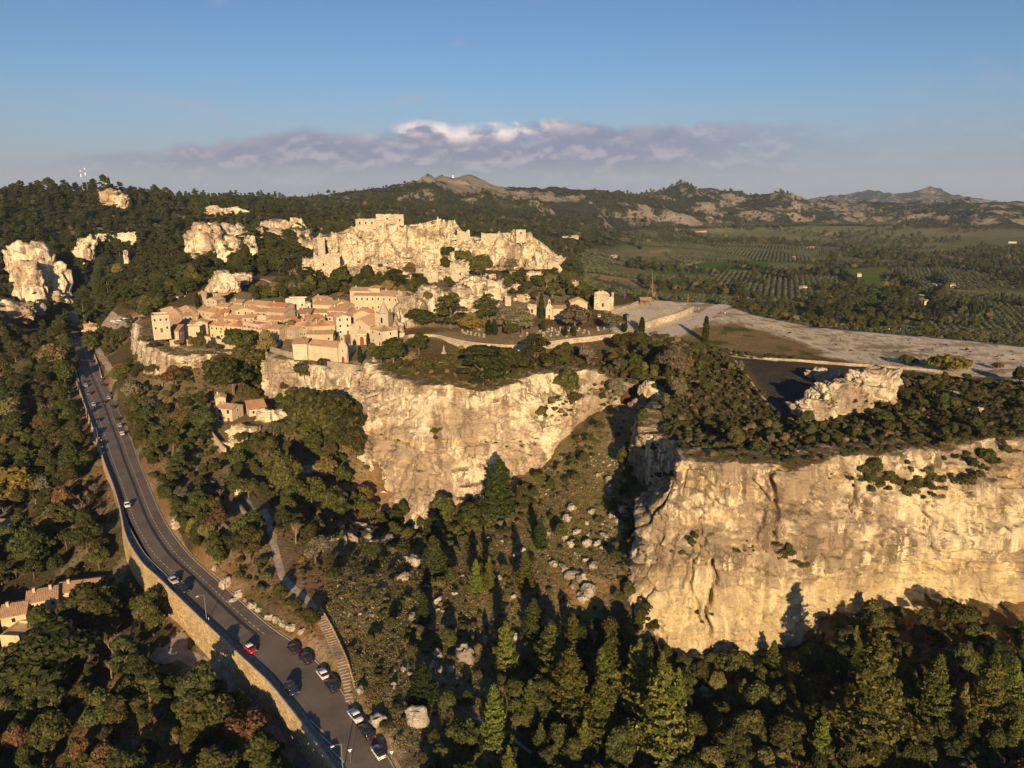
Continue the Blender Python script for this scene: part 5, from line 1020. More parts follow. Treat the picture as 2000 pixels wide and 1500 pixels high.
# chapel of the court, with its bell gable
def court_chapel():
    root = house(c_(318,805), c_(425,808), 6.0, 7, 'gx', 'cream', 'orange', 'small orange-roofed court chapel with bell gable', 1, 0, 0, 0, name='chapel', cat='chapel', group=None, side=0)
    mb = MB(); mb.prism([(0,-3),(3.6,-3),(3.6,6.4),(2.4,8.2),(2.4,9.9),(1.8,10.8),(1.2,9.9),(1.2,8.2),(0,6.4)], -0.4, 0.4); o = mb.obj('bell_gable', WALLS['cream'], root); o.location = (-3.4, 1.2, 0)
    door(o, 1.8, -0.4, 0, 0, 1.3, 2.8, M_REDDOOR, True); window(o, 1.8, -0.4, 5.2, 0, 0.7, 0.7, None, True); MB().prism([(1.5,8.4),(2.1,8.4),(2.1,9.2),(1.8,9.5),(1.5,9.2)], -0.43, 0.43).obj('bell_opening', M_DARK, o)
court_chapel()
house(c_(458,760), c_(590,765), 8.5, 9, 'gy', 'stone', 'tan', 'tall blank stone gable right of the court chapel', 1, 0, 0, 0, side=0, pitch=0.42)
house(c_(60,825), c_(105,825), 4.0, 6, 'gx', 'stone', 'tan', 'little ruined gatehouse left of the court chapel', 1, 1, 0, 0, side=0)
house(c_(-55,560), c_(-20,562), 3.5, 5, 'gx', 'stone', 'brown', 'small shed roof among the rocks below the castle', 1, 1, 0, 0, side=0)
house(b_(965,690), b_(1055,690), 3.5, 6, 'gx', 'stone', 'tan', 'low tan-roofed hut on the rocks above the pines', 1, 2, 0, 0, side=0)
# roadside and slope houses
house((163,634), (178,637), 6.0, 8, 'hip', 'pink', 'tan', 'square ochre house beside the upper road', 2, 2, 1, 1, group=None)
house((421,796), (452,795), 6.0, 7, 'gx', 'cream', 'tan', 'two-storey cream house on the slope with a balcony', 2, 2, 1, 1, group=None, wsize=(1.3, 1.6))
house((486,800), (520,792), 3.2, 6, 'shed', 'cream', 'orange', 'low orange-roofed annex right of the slope house', 1, 2, 0, 0, group=None)
house((420,778), (440,775), 5.0, 6, 'gy', 'cream', 'tan', 'rear gabled wing of the cream slope house', 1, 1, 0, 1, group=None)
# farmhouse in the valley on the left
house((0,1206), (48,1190), 6.5, 8, 'gx', 'yellow', 'tan', 'left wing of the valley farmhouse, cut by the picture edge', 2, 1, 0, 1, group='valley farmhouse wings', pitch=0.40)
house((52,1178), (110,1158), 6.5, 8, 'gx', 'yellow', 'tan', 'middle wing of the valley farmhouse with two chimneys', 2, 3, 1, 2, group='valley farmhouse wings', pitch=0.40)
house((112,1158), (188,1135), 5.0, 7, 'gx', 'yellow', 'tan', 'right wing of the valley farmhouse with dormer', 1, 2, 1, 1, group='valley farmhouse wings', pitch=0.40)
house((0,1245), (40,1243), 4.0, 7, 'flat', 'yellow', None, 'small terrace block below the valley farmhouse', 1, 1, 0, 0, group='valley farmhouse wings')
house((-30,1025), (62,1008), 4.0, 6, 'gx', 'stone', 'brown', 'long low brown-roofed barn in the trees at far left', 1, 2, 0, 0, group=None)
house((104,1218), (132,1215), 2.6, 4, 'shed', 'white', 'brown', 'small white garden shed in the shade by the farmhouse', 1, 1, 0, 0, group=None, side=0)
# farmsteads out on the plain
FG = 'farmhouses out on the plain'
for px, py, wpx, lab, rc in [(1800,578,12,'pale farmhouse among cypresses on the near plain','tan'), (1808,588,14,'second pale farmhouse below the first among the cypresses','tan'), (1782,608,14,'low pink-roofed farmhouse by the dark hedges','orange'), (1588,476,16,'white farmhouse in the olive groves','tan'), (1586,482,12,'low white outbuilding of the olive farm','tan'), (1978,472,16,'red-roofed farmhouse at the far right of the plain','red'), (1551,502,6,'tiny white hut in the olive rows','tan'), (1679,535,8,'tiny white hut in the green field','tan'), (1320,447,18,'white farm under the rock spur','tan'), (1370,451,20,'long white farm right of the rock spur','tan'), (1110,460,14,'lone farmhouse on the wooded slope','tan'), (1866,508,22,'long pale farm beside the brown strip field','tan'), (1573,560,8,'small ochre hut among the vines','tan'), (1202,499,6,'small white hut on the track','tan'), (1845,556,44,'long white greenhouse wall on the plain','tan')]:
    house((px - wpx/2, py), (px + wpx/2, py), 5.0, 9, 'gx', 'white', rc, lab, 1, 2, 0, 0, group=FG, side=0, name='farmhouse')
# castle keep and towers on the rock
M_RUIN = stone_wall_mat('ruin_masonry', (0.50, 0.43, 0.32), 1.3)
def ruin(px0, px1, py_top, py_bot, dist, depth, label, jag=0.7, name='castle_ruin', holes=(), cat='ruin', group='castle ruins'):
    dist = dist or math.hypot(*hit((px0 + px1) / 2, py_bot)[:2]); A = PD(px0, py_bot, dist); B = PD(px1, py_bot, dist); T = PD(px0, py_top, dist); H = T[2] - A[2]; v = B - A; w = math.hypot(v[0], v[1]); drop = 4
    root = empty(name, A, math.atan2(v[1], v[0]), label, cat, group); n = 24
    for nm, p0, p1 in (('front_wall', (0,0), (w,0)), ('rear_wall', (0,depth), (w,depth)), ('side_wall', (0,1.2), (0,depth)), ('side_wall', (w-1.2,1.2), (w-1.2,depth))):
        t = np.linspace(0, 1, n); dx, dy = (p1[0]-p0[0]), (p1[1]-p0[1]); x = p0[0]+dx*t; y = p0[1]+dy*t
        top = H + fbm(np.stack([x*0.35 + px0, y*0.35, x*0], -1), 4, int(px0)) * jag * 2 - 0.2; ox, oy = (0, 1.2) if dx else (1.2, 0)
        V = np.stack([np.c_[x, y, x*0-drop], np.c_[x, y, top], np.c_[x+ox, y+oy, top], np.c_[x+ox, y+oy, x*0-drop]], 1).reshape(-1, 3)
        f = list(map(tuple, grid_faces(n, 4))) + [(0,1,2,3), tuple((n-1)*4+k for k in (3,2,1,0))]; o = link(nm, mesh(nm, V, f, [M_RUIN]), root)
        if nm == 'front_wall':
            for hx, hz in holes: q = MB().box(-.5, .5, -0.03, 0.2, -.9, .9).obj('window_hole', M_DARK, o); q.location = (w*hx, 0, H*hz)
    return root
ruin(695, 735, 428, 447, 580, 10, 'lower ruined hall left of the square keep', 0.5, holes=((.2,.6),(.5,.6),(.8,.6)))
ruin(735, 789, 419, 447, 582, 12, 'tall square ruined keep on the castle rock', 0.6, holes=((.85,.6),(.4,.7)))
ruin(1008, 1027, 449, 464, 574, 8, 'small square ruined tower at the right end of the castle rock', 0.4, holes=((.5,.6),))
ruin(940, 1000, 456, 468, 576, 5, 'low ruined curtain wall left of the small tower', 0.5)
ruin(893, 918, 453, 474, 574, 6, 'broken wall stump in the gap of the castle rock', 1.6)
ruin(622, 636, 463, 500, 560, 6, 'slim ruined tower at the left end of the castle rock', 1.0)
ruin(616, 666, 498, 545, 550, 9, 'squat ruined tower at the left foot of the castle rock', 0.7, holes=((.35,.6),(.5,.15)))
ruin(1160, 1198, 575, 606, None, 7, 'pale ruined gable with a ragged top right of the court chapel', 1.6, holes=((.45,.35),))
ruin(828, 856, 528, 552, None, 5, 'ruined house wall below the castle rock, left', 1.4)
ruin(880, 918, 520, 550, None, 6, 'pair of ruined walls below the castle rock, right', 2.4, holes=((.5,.5),))
ruin(986, 998, 578, 598, None, 3, 'lone ruined stone pillar above the cemetery', 0.8)
ruin(1070, 1092, 512, 526, 545, 5, 'small stone hut ruin at the right foot of the castle rock', 0.4)
ruin(1030, 1048, 596, 615, None, 4, 'arched ruin beside the tall cypress', 0.7, holes=((.5,.4),))
# ------------------------------------------------------------------ cars
M_TYRE = plain('tyre_rubber', (0.02, 0.02, 0.02), 0.8); M_RIM = plain('alloy_rim', (0.35, 0.35, 0.36), 0.4, metal=0.8); M_CGLASS = plain('car_glass', (0.015, 0.018, 0.022), 0.08, 0.6, 0.1)
M_LAMP = plain('headlamp', (0.65, 0.66, 0.68), 0.2, 0.5); M_TAIL = plain('tail_lamp', (0.35, 0.02, 0.02), 0.3, 0.5); M_TRIM = plain('black_trim', (0.02, 0.02, 0.022), 0.6)
PAINT = {k: plain('paint_' + k, c, 0.35, 0.5, 0.05, 0.5, coat=0.6) for k, c in {'white': (0.66, 0.66, 0.66), 'silver': (0.38, 0.39, 0.40), 'black': (0.012, 0.012, 0.014), 'grey': (0.10, 0.105, 0.115), 'dark blue': (0.018, 0.025, 0.05), 'red': (0.42, 0.012, 0.012)}.items()}
def loft(sections):
    """sections: list of (x, [(y, z) ... half outline from sill to centre])"""
    v = []; n = len(sections[0][1])
    for x, hp in sections:
        v += [(x, y, z) for y, z in hp] + [(x, -y, z) for y, z in reversed(hp)]
    m = 2*n; f = []
    for i in range(len(sections)-1):
        for k in range(m): f.append((i*m+k, i*m+(k+1) % m, (i+1)*m+(k+1) % m, (i+1)*m+k))
    f += [tuple(range(m-1, -1, -1)), tuple(range((len(sections)-1)*m, len(sections)*m))]
    return v, f
CAR = {}
def car_meshes(kind):
    if kind in CAR: return CAR[kind]
    L, Wd, Ht = {'hatch': (4.0, 1.74, 1.48), 'saloon': (4.5, 1.80, 1.45), 'suv': (4.5, 1.86, 1.66), 'mini': (3.75, 1.70, 1.42), 'van': (4.6, 1.85, 1.85)}[kind]
    w = Wd/2; hood = {'hatch': .92, 'saloon': .88, 'suv': 1.02, 'mini': .92, 'van': 1.1}[kind]; s = 0.30
    def sec(x, ww, top): return (x, [(ww*0.90, s), (ww, s+0.18), (ww, top-0.16), (ww*0.93, top-0.03), (ww*0.5, top), (0.01, top+0.015)])
    boot = hood*1.02 if kind == 'saloon' else hood*1.12
    body = loft([sec(-L/2, w*0.80, hood*0.72), sec(-L/2+.12, w*0.90, hood*0.93), sec(-L/2+.45, w*0.98, boot), sec(-L*.2, w, boot), sec(L*.18, w, hood*1.04), sec(L*.30, w*0.98, hood), sec(L/2-.25, w*0.92, hood*0.86), sec(L/2-.05, w*0.84, hood*0.70), sec(L/2, w*0.74, hood*0.55)])
    back = -L/2 + (0.9 if kind == 'saloon' else 0.28); fr = L*.26 if kind != 'van' else L*.33
    def cab(x, ww, z0, z1): return (x, [(ww, z0), (ww*0.985, z0+.02), (ww*0.88, z1-.05), (ww*0.80, z1-.01), (ww*0.4, z1), (0.01, z1+.01)])
    z0 = hood*0.96
    glass = loft([cab(back, w*0.88, z0, z0+.06), cab(back+.42, w*0.94, z0, Ht-.06), cab(0, w*0.95, z0, Ht-.015), cab(L*.08, w*0.95, z0, Ht-.04), cab(fr, w*0.92, z0, z0+.06)])
    r0, r1 = back+.50, L*.10
    roof = loft([(r0, [(w*.80, Ht-.14), (w*.83, Ht-.10), (w*.80, Ht-.04), (w*.6, Ht+.0), (w*.3, Ht+.015), (.01, Ht+.02)]), ((r0+r1)/2, [(w*.82, Ht-.12), (w*.85, Ht-.07), (w*.82, Ht-.01), (w*.6, Ht+.02), (w*.3, Ht+.035), (.01, Ht+.04)]), (r1, [(w*.80, Ht-.14), (w*.83, Ht-.10), (w*.80, Ht-.05), (w*.6, Ht-.01), (w*.3, Ht+.005), (.01, Ht+.01)])])
    wh = MB(); n = 14; wh.tube([(0, -.11, 0), (0, .11, 0)], .32, n); rim = MB().tube([(0, -.118, 0), (0, .118, 0)], .20, 10)
    lamp = MB().box(-.10, .06, -.20, .20, -.07, .07); mir = MB().box(-.08, .10, -.11, .11, -.07, .07); bump = MB().box(-.06, .06, -w*.8, w*.8, -.10, .10)
    CAR[kind] = dict(L=L, w=w, hood=hood, body=body, glass=glass, roof=roof, wheel=wh.me('tyre', M_TYRE, True), rim=rim.me('rim', M_RIM), lamp=lamp.me('headlight', M_LAMP), tail=lamp.me('tail_light', M_TAIL), mir=mir, bump=bump.me('bumper', M_TRIM), Ht=Ht, pm={})
    return CAR[kind]
def car(p, yaw, kind, colr, label, roofc=None, group='cars along the road', z=0.0):
    c = car_meshes(kind); L, w = c['L'], c['w']; root = empty('car', (p[0], p[1], z), yaw, label, 'car', group)
    def pm(part, cc):
        k = (part, cc)
        if k not in c['pm']: c['pm'][k] = mesh(part, *c[part], [PAINT[cc] if part != 'glass' else M_CGLASS], True)
        return c['pm'][k]
    bo = link('body', pm('body', colr), root); link('windows', pm('glass', colr), root); link('roof', pm('roof', roofc or colr), root)
    for sx in (-1, 1):
        for sy in (-1, 1):
            o = link('wheel', c['wheel'], root); o.location = (sx*L*.31, sy*(w-.10), .32); link('rim', c['rim'], o)
            o = link('headlight' if sx > 0 else 'tail_light', c['lamp'] if sx > 0 else c['tail'], root); o.location = (sx*(L/2-.10), sy*w*.62, c['hood']*(.62 if sx > 0 else .78))
        o = link('bumper', c['bump'], root); o.location = (sx*(L/2-.04), 0, .42)
    for sy in (-1, 1):
        if ('mir', colr) not in c['pm']: c['pm'][('mir', colr)] = c['mir'].me('wing_mirror', PAINT[colr])
        o = link('wing_mirror', c['pm'][('mir', colr)], root); o.location = (L*.19, sy*(w+.09), c['hood']+.10)
    return root
def road_dir(q):
    i = np.argmin(np.hypot(*(cl[:, :2] - q[:2]).T)); i = min(max(i, 1), len(cl)-2); v = cl[i+1] - cl[i-1]; return math.atan2(v[1], v[0])   # pointing towards the camera
CARS = [ # pixel, kind, paint, direction (+1 towards the camera), label
 ((489,1268),'mini','red',1,'red car with white roof driving by the wall','white'), ((570,1346),'suv','dark blue',1,'dark blue car driving nearest the wall, under bare shadows',None),
 ((573,1268),'hatch','black',-1,'black parked car, uppermost of the near row',None), ((597,1287),'suv','black',-1,'black parked car, second of the near row',None), ((630,1317),'hatch','white',-1,'silver white parked car left of the steps',None), ((648,1341),'suv','black',-1,'black parked car just before the foot of the steps',None),
 ((694,1399),'saloon','white',-1,'white parked car right below the foot of the steps',None), ((716,1431),'suv','black',-1,'black estate parked between two white cars',None), ((739,1471),'hatch','white',-1,'white parked car with black roof, lowest of the row','black'),
 ((339,1134),'hatch','silver',1,'silver car in front of a black car in the bend',None), ((359,1150),'suv','black',1,'black car following the silver one in the bend',None), ((249,986),'hatch','white',1,'lone white car driving in the upper bend',None),
 ((191,820),'hatch','dark blue',1,'dark blue car above the zebra crossing on the wall side',None), ((239,846),'hatch','white',-1,'white parked car above the zebra crossing, lowest of its row',None), ((234,830),'hatch','silver',-1,'silver parked car second above the zebra crossing',None), ((229,818),'hatch','black',-1,'black parked car third above the zebra crossing',None), ((220,794),'suv','black',-1,'black parked car alone in the upper right row',None), ((213,776),'hatch','silver',-1,'pale grey parked car in the upper right row',None), ((212,768),'hatch','grey',-1,'grey parked car behind the pale one',None), ((204,751),'suv','black',-1,'black parked car high in the upper right row',None), ((198,740),'hatch','grey',-1,'grey parked car at the top of the upper right row',None),
 ((183,789),'hatch','silver',1,'silver car in the queue by the wall, lowest',None), ((201,785),'hatch','black',1,'small black car overtaking on the upper road',None), ((173,768),'suv','grey',1,'grey car in the queue by the wall, second lowest',None), ((168,752),'hatch','silver',1,'silver blue car in the queue by the wall',None), ((166,745),'hatch','black',1,'black car in the queue by the wall',None), ((162,736),'hatch','grey',1,'grey car in the middle of the upper queue',None), ((158,724),'hatch','dark blue',1,'dark blue car high in the upper queue',None), ((148,709),'hatch','silver',1,'silver car at the top of the upper queue',None), ((151,672),'hatch','silver',1,'pale car on the shaded upper road',None), ((139,661),'hatch','white',1,'white car at the very top of the road',None), ((147,655),'hatch','white',-1,'white car beside the roadside house',None)]
for (px, py), kind, colr, dr, lab, rc in CARS:
    q = P(px, py + 3.0, 0.0); car(q, road_dir(q) + (0 if dr > 0 else math.pi) + random.uniform(-.03, .03), kind, colr, lab, rc)
for k, (px, py, cc) in enumerate([(222,629,'white'),(228,632,'silver'),(234,628,'white'),(241,626,'black'),(246,624,'white'),(165,648,'white'),(230,637,'grey')]):
    q = hit(px, py); car(q, 0.4 + random.uniform(-.2, .2), 'hatch', cc, '%s car in the small car park, %s from the left' % (cc, ordn(k + 1)), None, 'cars in the small car park', q[2] + 0.12)
for k, (px, py, cc) in enumerate([(365,829,'white'),(392,578,'white'),(345,583,'white'),(352,581,'silver'),(358,580,'white'),(1224,618,'grey'),(1170,620,'white')]):
    q = hit(px, py); car(q, random.uniform(0, 3), 'hatch', cc, ['white car parked below the gorge trees', 'white car behind the village roofs, rightmost', 'white car behind the village, leftmost', 'silver car behind the village, second', 'white car behind the village, third', 'grey car parked by the tall gable', 'white car parked beside the cemetery'][k], None, 'cars in the village', q[2] + 0.1)
# ------------------------------------------------------------------ lamp post, bollards, signs, masts
M_STEEL = plain('galvanised_steel', (0.32, 0.33, 0.34), 0.45, metal=0.6); M_WHITE = plain('white_enamel', (0.7, 0.7, 0.7), 0.5)
def lamp(px, py, label, hgt=7.0, arm=1.4, z=0.1):
    q = P(px, py, z); r = empty('street_lamp', q, road_dir(q) + math.pi/2*sgn, label, 'street lamp', 'lamps along the road wall')
    MB().tube([(0,0,0), (0,0,hgt*.5), (0,0,hgt)], [.10, .08, .06], 8).obj('post', M_STEEL, r); MB().tube([(0,0,hgt-.2), (arm*.5,0,hgt+.15), (arm,0,hgt+.2)], .045, 6).obj('arm', M_STEEL, r); MB().box(arm-.1, arm+.5, -.14, .14, hgt+.12, hgt+.26).obj('lantern', M_WHITE, r); MB().box(-.2, .2, -.2, .2, 0, .25).obj('foot', M_STEEL, r)
lamp(404, 1212, 'steel street lamp on the road wall at the middle bend'); lamp(670, 1508, 'steel street lamp at the bottom edge of the road', 6.0); lamp(192, 862, 'steel street lamp beside the zebra crossing', 6.0); lamp(135, 630, 'street lamp at the far end of the upper road', 7.0)
for k, (px, py) in enumerate([(186,872),(194,858),(200,876),(203,888),(198,862),(408,1213),(184,866)]):
    q = P(px, py, 0.1); o = MB().tube([(0,0,0), (0,0,.8), (0,0,.95)], [.09, .08, .05], 8).obj('bollard', M_WHITE); o.location = q; tag(o, 'short white bollard on the pavement, %s from the top' % ordn(k + 1), 'bollard', 'bollards by the zebra crossing')
def sign(px, py, label, z=0.1):
    q = P(px, py, z); r = empty('road_sign', q, 0.3, label, 'sign'); MB().tube([(0,0,0), (0,0,2.4)], .04, 6).obj('post', M_STEEL, r); MB().add([(-.4,0,2.9),(.4,0,2.9),(0,0,2.2),(-.4,.04,2.9),(.4,.04,2.9),(0,.04,2.2)], [(0,2,1),(3,4,5),(0,1,4,3),(1,2,5,4),(2,0,3,5)]).obj('plate', M_WHITE, r)
sign(685, 1490, 'triangular give-way sign at the bottom of the road'); sign(766, 1494, 'small sign post at the right road edge near the bottom'); sign(133, 632, 'white triangular sign at the top of the road')
def mast(px, py, dist, hpx, label, w=0.6):
    q = PD(px, py, dist); hh = hpx * dist / F; r = empty('antenna_mast', q - np.array((0, 0, 4)), 0, label, 'mast'); MB().tube([(0,0,0), (0,0,hh*.55+4), (0,0,hh+4)], [w, w*.7, w*.25], 5).obj('pole', M_STEEL, r); MB().box(-w*1.6, w*1.6, -w, w, hh*.55+4, hh*.72+4).obj('antenna_panel', M_WHITE, r); MB().box(-w*1.3, w*1.3, -w, w, hh*.86+4, hh*.95+4).obj('antenna_panel', M_WHITE, r)
mast(161, 364, 1180, 27, 'left of two antenna masts on the left skyline', 0.4); mast(170, 363, 1185, 30, 'right of two antenna masts on the left skyline', 0.35); mast(885, 354, 2900, 11, 'white transmitter tower on the central mountain', 2.2)
t = empty('watch_tower', PD(210, 358, 1195), 0, 'small stone tower on the left skyline', 'tower'); MB().prism([(-3,-4),(3,-4),(2.4,8),(0,9.5),(-2.4,8)], -2.4, 2.4).obj('tower_wall', M_RUIN, t); MB().box(-.6, .6, -2.5, -2.3, 2, 4).obj('window_hole', M_DARK, t)
q = hit(627, 462); t = empty('flagpole', PD(627, 464, 560), 0, 'tall flagpole on the left castle tower', 'flagpole'); MB().tube([(0,0,-2), (0,0,7)], [.12, .06], 6).obj('pole', M_STEEL, t); MB().box(0.05, 1.6, -.02, .02, 5.6, 6.8).obj('flag', SHUT['red'], t)
# ------------------------------------------------------------------ siege engine, shed, monument, tombs
M_WOOD = plain('old_timber', (0.16, 0.105, 0.065), 0.8); M_RUST = plain('rusty_iron', (0.22, 0.09, 0.04), 0.8)
def trebuchet():
    q = hit(1273, 586); r = empty('trebuchet', q, 0.5, 'tall wooden trebuchet on the plateau edge', 'siege engine'); H = 9.0
    for sx in (-1, 1):
        MB().tube([(sx*1.6,-3.4,0), (sx*.8,0,H)], .22, 6).obj('leg', M_WOOD, r); MB().tube([(sx*1.6,3.4,0), (sx*.8,0,H)], .22, 6).obj('leg', M_WOOD, r); MB().box(sx*1.6-.2, sx*1.6+.2, -4.2, 4.2, -.3, .2).obj('sole_beam', M_WOOD, r)
        MB().tube([(sx*1.45,-2.2,3.0), (sx*1.45,2.2,3.0)], .16, 6).obj('brace', M_WOOD, r)
    MB().tube([(-1.3,0,H), (1.3,0,H)], .2, 8).obj('axle', M_WOOD, r); MB().tube([(0,-.6,4.6), (0,0,H), (0,.8,17.5)], [.34, .28, .12], 7).obj('throwing_arm', M_WOOD, r); MB().box(-1.0, 1.0, -1.6, .2, 2.4, 4.8).obj('counterweight', M_WOOD, r)
    MB().tube([(0,.8,17.4), (0,1.6,13), (0,1.4,9)], .05, 5).obj('sling_rope', M_TRIM, r)
trebuchet()
def shed():
    A = hit(1252, 596); r = empty('timber_shed', A, 0.15, 'open brown timber shed on the court', 'shed'); 
    for x in (0, 3.0, 6.0):
        for y in (0, 4.0): MB().box(x-.15, x+.15, y-.15, y+.15, -.5, 2.8).obj('post', M_WOOD, r)
    mb = MB(); mb.add(*slope((-.6,-.6,2.7), (6.6,-.6,2.7), (6.6,2,4.3), (-.6,2,4.3))); mb.add(*slope((6.6,4.6,2.7), (-.6,4.6,2.7), (-.6,2,4.3), (6.6,2,4.3))); mb.obj('roof', ROOFS['brown'], r); MB().box(.2, 5.8, 3.7, 3.9, -.5, 2.6).obj('back_wall', M_WOOD, r)
shed()
def engine():
    q = hit(1343, 592); r = empty('battering_ram', q, 1.1, 'rusty red catapult beam leaning by the parapet wall', 'siege engine'); MB().tube([(0,0,0), (0.4,0,5.5)], [.35, .2], 6).obj('beam', M_RUST, r); MB().box(-1.2, 1.2, -1.5, 1.5, -.2, .7).obj('base', M_WOOD, r)
    q = hit(1220, 582); r = empty('banner_stand', q, 0, 'purple banner on a stand by the ruined wall', 'banner'); MB().box(-.7, .7, -.04, .04, .2, 3.6).obj('banner_cloth', plain('purple_cloth', (0.06, 0.03, 0.11), 0.7), r); MB().tube([(0,.1,0), (0,.1,3.8)], .05, 6).obj('pole', M_STEEL, r)
engine()
M_MON = plain('monument_stone', (0.27, 0.26, 0.24), 0.8)
def monument():
    q = hit(867, 690); r = empty('monument', q, 0, 'white stone monument on a stepped base in the garden', 'monument'); r.scale = (.75, .75, .75); MB().box(-1.5,1.5,-1.5,1.5,-.5,.5).box(-1.0,1.0,-1.0,1.0,.5,1.1).obj('stepped_base', M_MON, r); MB().prism([(-.6,1.1),(.6,1.1),(.45,3.2),(-.45,3.2)], -.5, .5).obj('plinth', M_MON, r)
    MB().tube([(0,0,3.2),(0.05,0,3.8),(0,0,4.4),(0,0,4.7),(0,-.02,5.1)], [.42,.38,.34,.14,.2], 8).obj('figure', M_MON, r)
    for k in range(7):
        p = hit(858 + k*4.2, 709 - (k % 2)); o = link('boulder', BM[k % 9]); o.location = p + np.array((0,0,.1)); o.scale = (.5,.5,.4); tag(o, 'white edging stone below the monument, %s from the left' % ordn(k+1), 'stone', 'white edging stones')
monument()
M_TOMB = plain('tomb_marble', (0.27, 0.245, 0.21), 0.8)
tb = [(905,650),(912,652),(920,653),(928,655),(936,656),(945,658),(1052,652),(1060,650),(1070,648),(1078,646),(1086,648),(1095,645),(1104,650),(1112,646),(1122,650),(1130,646),(1140,650),(1150,652),(1062,656),(1076,656),(1090,654),(1106,657),(1030,655),(1018,657),(1180,643),(1168,645)]
me_slab = MB().box(-.6,.6,-1.1,1.1,-.2,.55).box(-.66,.66,-1.16,1.16,.55,.66).me('slab', M_TOMB); me_head = MB().prism([(-.55,0),(.55,0),(.55,1.3),(0,1.75),(-.55,1.3)], -.1, .1).me('headstone', M_TOMB)
for k, (px, py) in enumerate(sorted(tb)):
    q = hit(px, py); r = empty('tomb', q, random.uniform(-.5, .5), 'pale stone tomb behind the terrace wall, %s from the left' % ordn(k+1), 'tomb', 'tombs in the cemetery'); r.scale = [random.uniform(.65, 1.0)] * 3; link('slab', me_slab, r); o = link('headstone', me_head, r); o.location = (0, 1.25, 0)
# ------------------------------------------------------------------ people on the plateau
def make_person(seed, stride):
    me = bpy.data.meshes.new('person'); V = [(0,0,.92),(0,0,1.15),(0,.0,1.38),(0,0,1.50),(0,.02,1.60),(0,.03,1.72)]; E = [(0,1),(1,2),(2,3),(3,4),(4,5)]; Rr = [.15,.15,.16,.06,.095,.085]
    for s in (-1, 1):
        b = len(V); st = stride * s; V += [(s*.10,0,.86),(s*.11,st*.5,.50),(s*.11,st,.09),(s*.11,st+.14,.05)]; E += [(0,b),(b,b+1),(b+1,b+2),(b+2,b+3)]; Rr += [.10,.075,.055,.045]
        b = len(V); V += [(s*.19,0,1.40),(s*.24,-st*.4,1.12),(s*.23,-st*.8+.05,.88),(s*.23,-st*.8+.09,.80)]; E += [(2,b),(b,b+1),(b+1,b+2),(b+2,b+3)]; Rr += [.065,.05,.038,.035]
    me.from_pydata(V, E, []); o = bpy.data.objects.new('tmp', me); col.objects.link(o); md = o.modifiers.new('s', 'SKIN'); sk = me.skin_vertices[0].data
    for i, r in enumerate(Rr): sk[i].radius = (r, r*.8 if i < 3 else r)
    sk[0].use_root = True; o.modifiers.new('sub', 'SUBSURF').levels = 1; dg = bpy.context.evaluated_depsgraph_get(); nm = bpy.data.meshes.new_from_object(o.evaluated_get(dg)); bpy.data.objects.remove(o); return nm
PB = [make_person(0, .02), make_person(1, .22)]
SKIN = plain('skin', (0.45, 0.28, 0.19), 0.6); HAIR = plain('hair', (0.05, 0.03, 0.02), 0.7)
CLO = [plain('cloth%d' % i, c, 0.9) for i, c in enumerate([(0.02,.02,.025),(0.55,.54,.52),(0.04,.06,.14),(0.35,.05,.04),(0.10,.10,.11),(0.30,.24,.16)])]
CNAME = ['black','white','navy','red','grey','tan']
hair_me = None
def person(px, py, top, bot, pose, lab):
    q = hit(px, py); key = 'pm%d%d%d' % (top, bot, pose)
    me = bpy.data.meshes.get(key)
    if me is None:
        me = PB[pose].copy(); me.name = key; me.materials.clear()
        for m in (CLO[top], CLO[bot], SKIN): me.materials.append(m)
        z = np.array([p.center[2] for p in me.polygons]); y = np.array([abs(p.center[0]) for p in me.polygons]); mi = np.where(z > 1.50, 2, np.where((z > .95) | ((y > .19) & (z > .86)), 0, np.where((y > .19), 2, 1))); me.polygons.foreach_set('material_index', mi.astype(np.int32)); me.polygons.foreach_set('use_smooth', np.ones(len(me.polygons), bool))
    o = link('person', me); o.location = q + np.array((0, 0, .08)); o.rotation_euler = (0, 0, random.uniform(0, 6.28)); tag(o, lab, 'person', 'visitors on the plateau')
    v, f = ICO[2]; hm = bpy.data.meshes.get('hair_cap') or mesh('hair_cap', v * np.array((.10, .11, .09)), f, [HAIR], True); hh = link('hair', hm, o); hh.location = (0, -.01, 1.735)
PL = [(1365,606),(1359,602),(1346,612),(1353,604),(1416,616),(1428,627),(1444,628),(1449,628),(1362,641),(1371,642),(1502,644),(1506,643),(1528,650),(1533,649),(1641,667),(1735,712),(1743,711),(1394,575),(1400,578),(1388,572),(1381,569),(1404,582),(1590,634),(1596,635),(1602,636),(1586,633),(1736,648),(1758,648),(1808,652),(1657,641),(1775,650),(1382,572),(1410,576),(1424,574)]
PL.sort()
for k, (px, py) in enumerate(PL):
    tp = int(rng.integers(0, 6)); bt = int(rng.integers(0, 6)); person(px, py, tp, bt, k % 2, 'person in a %s top and %s trousers, %s from the left on the plateau' % (CNAME[tp], CNAME[bt], ordn(k+1)))
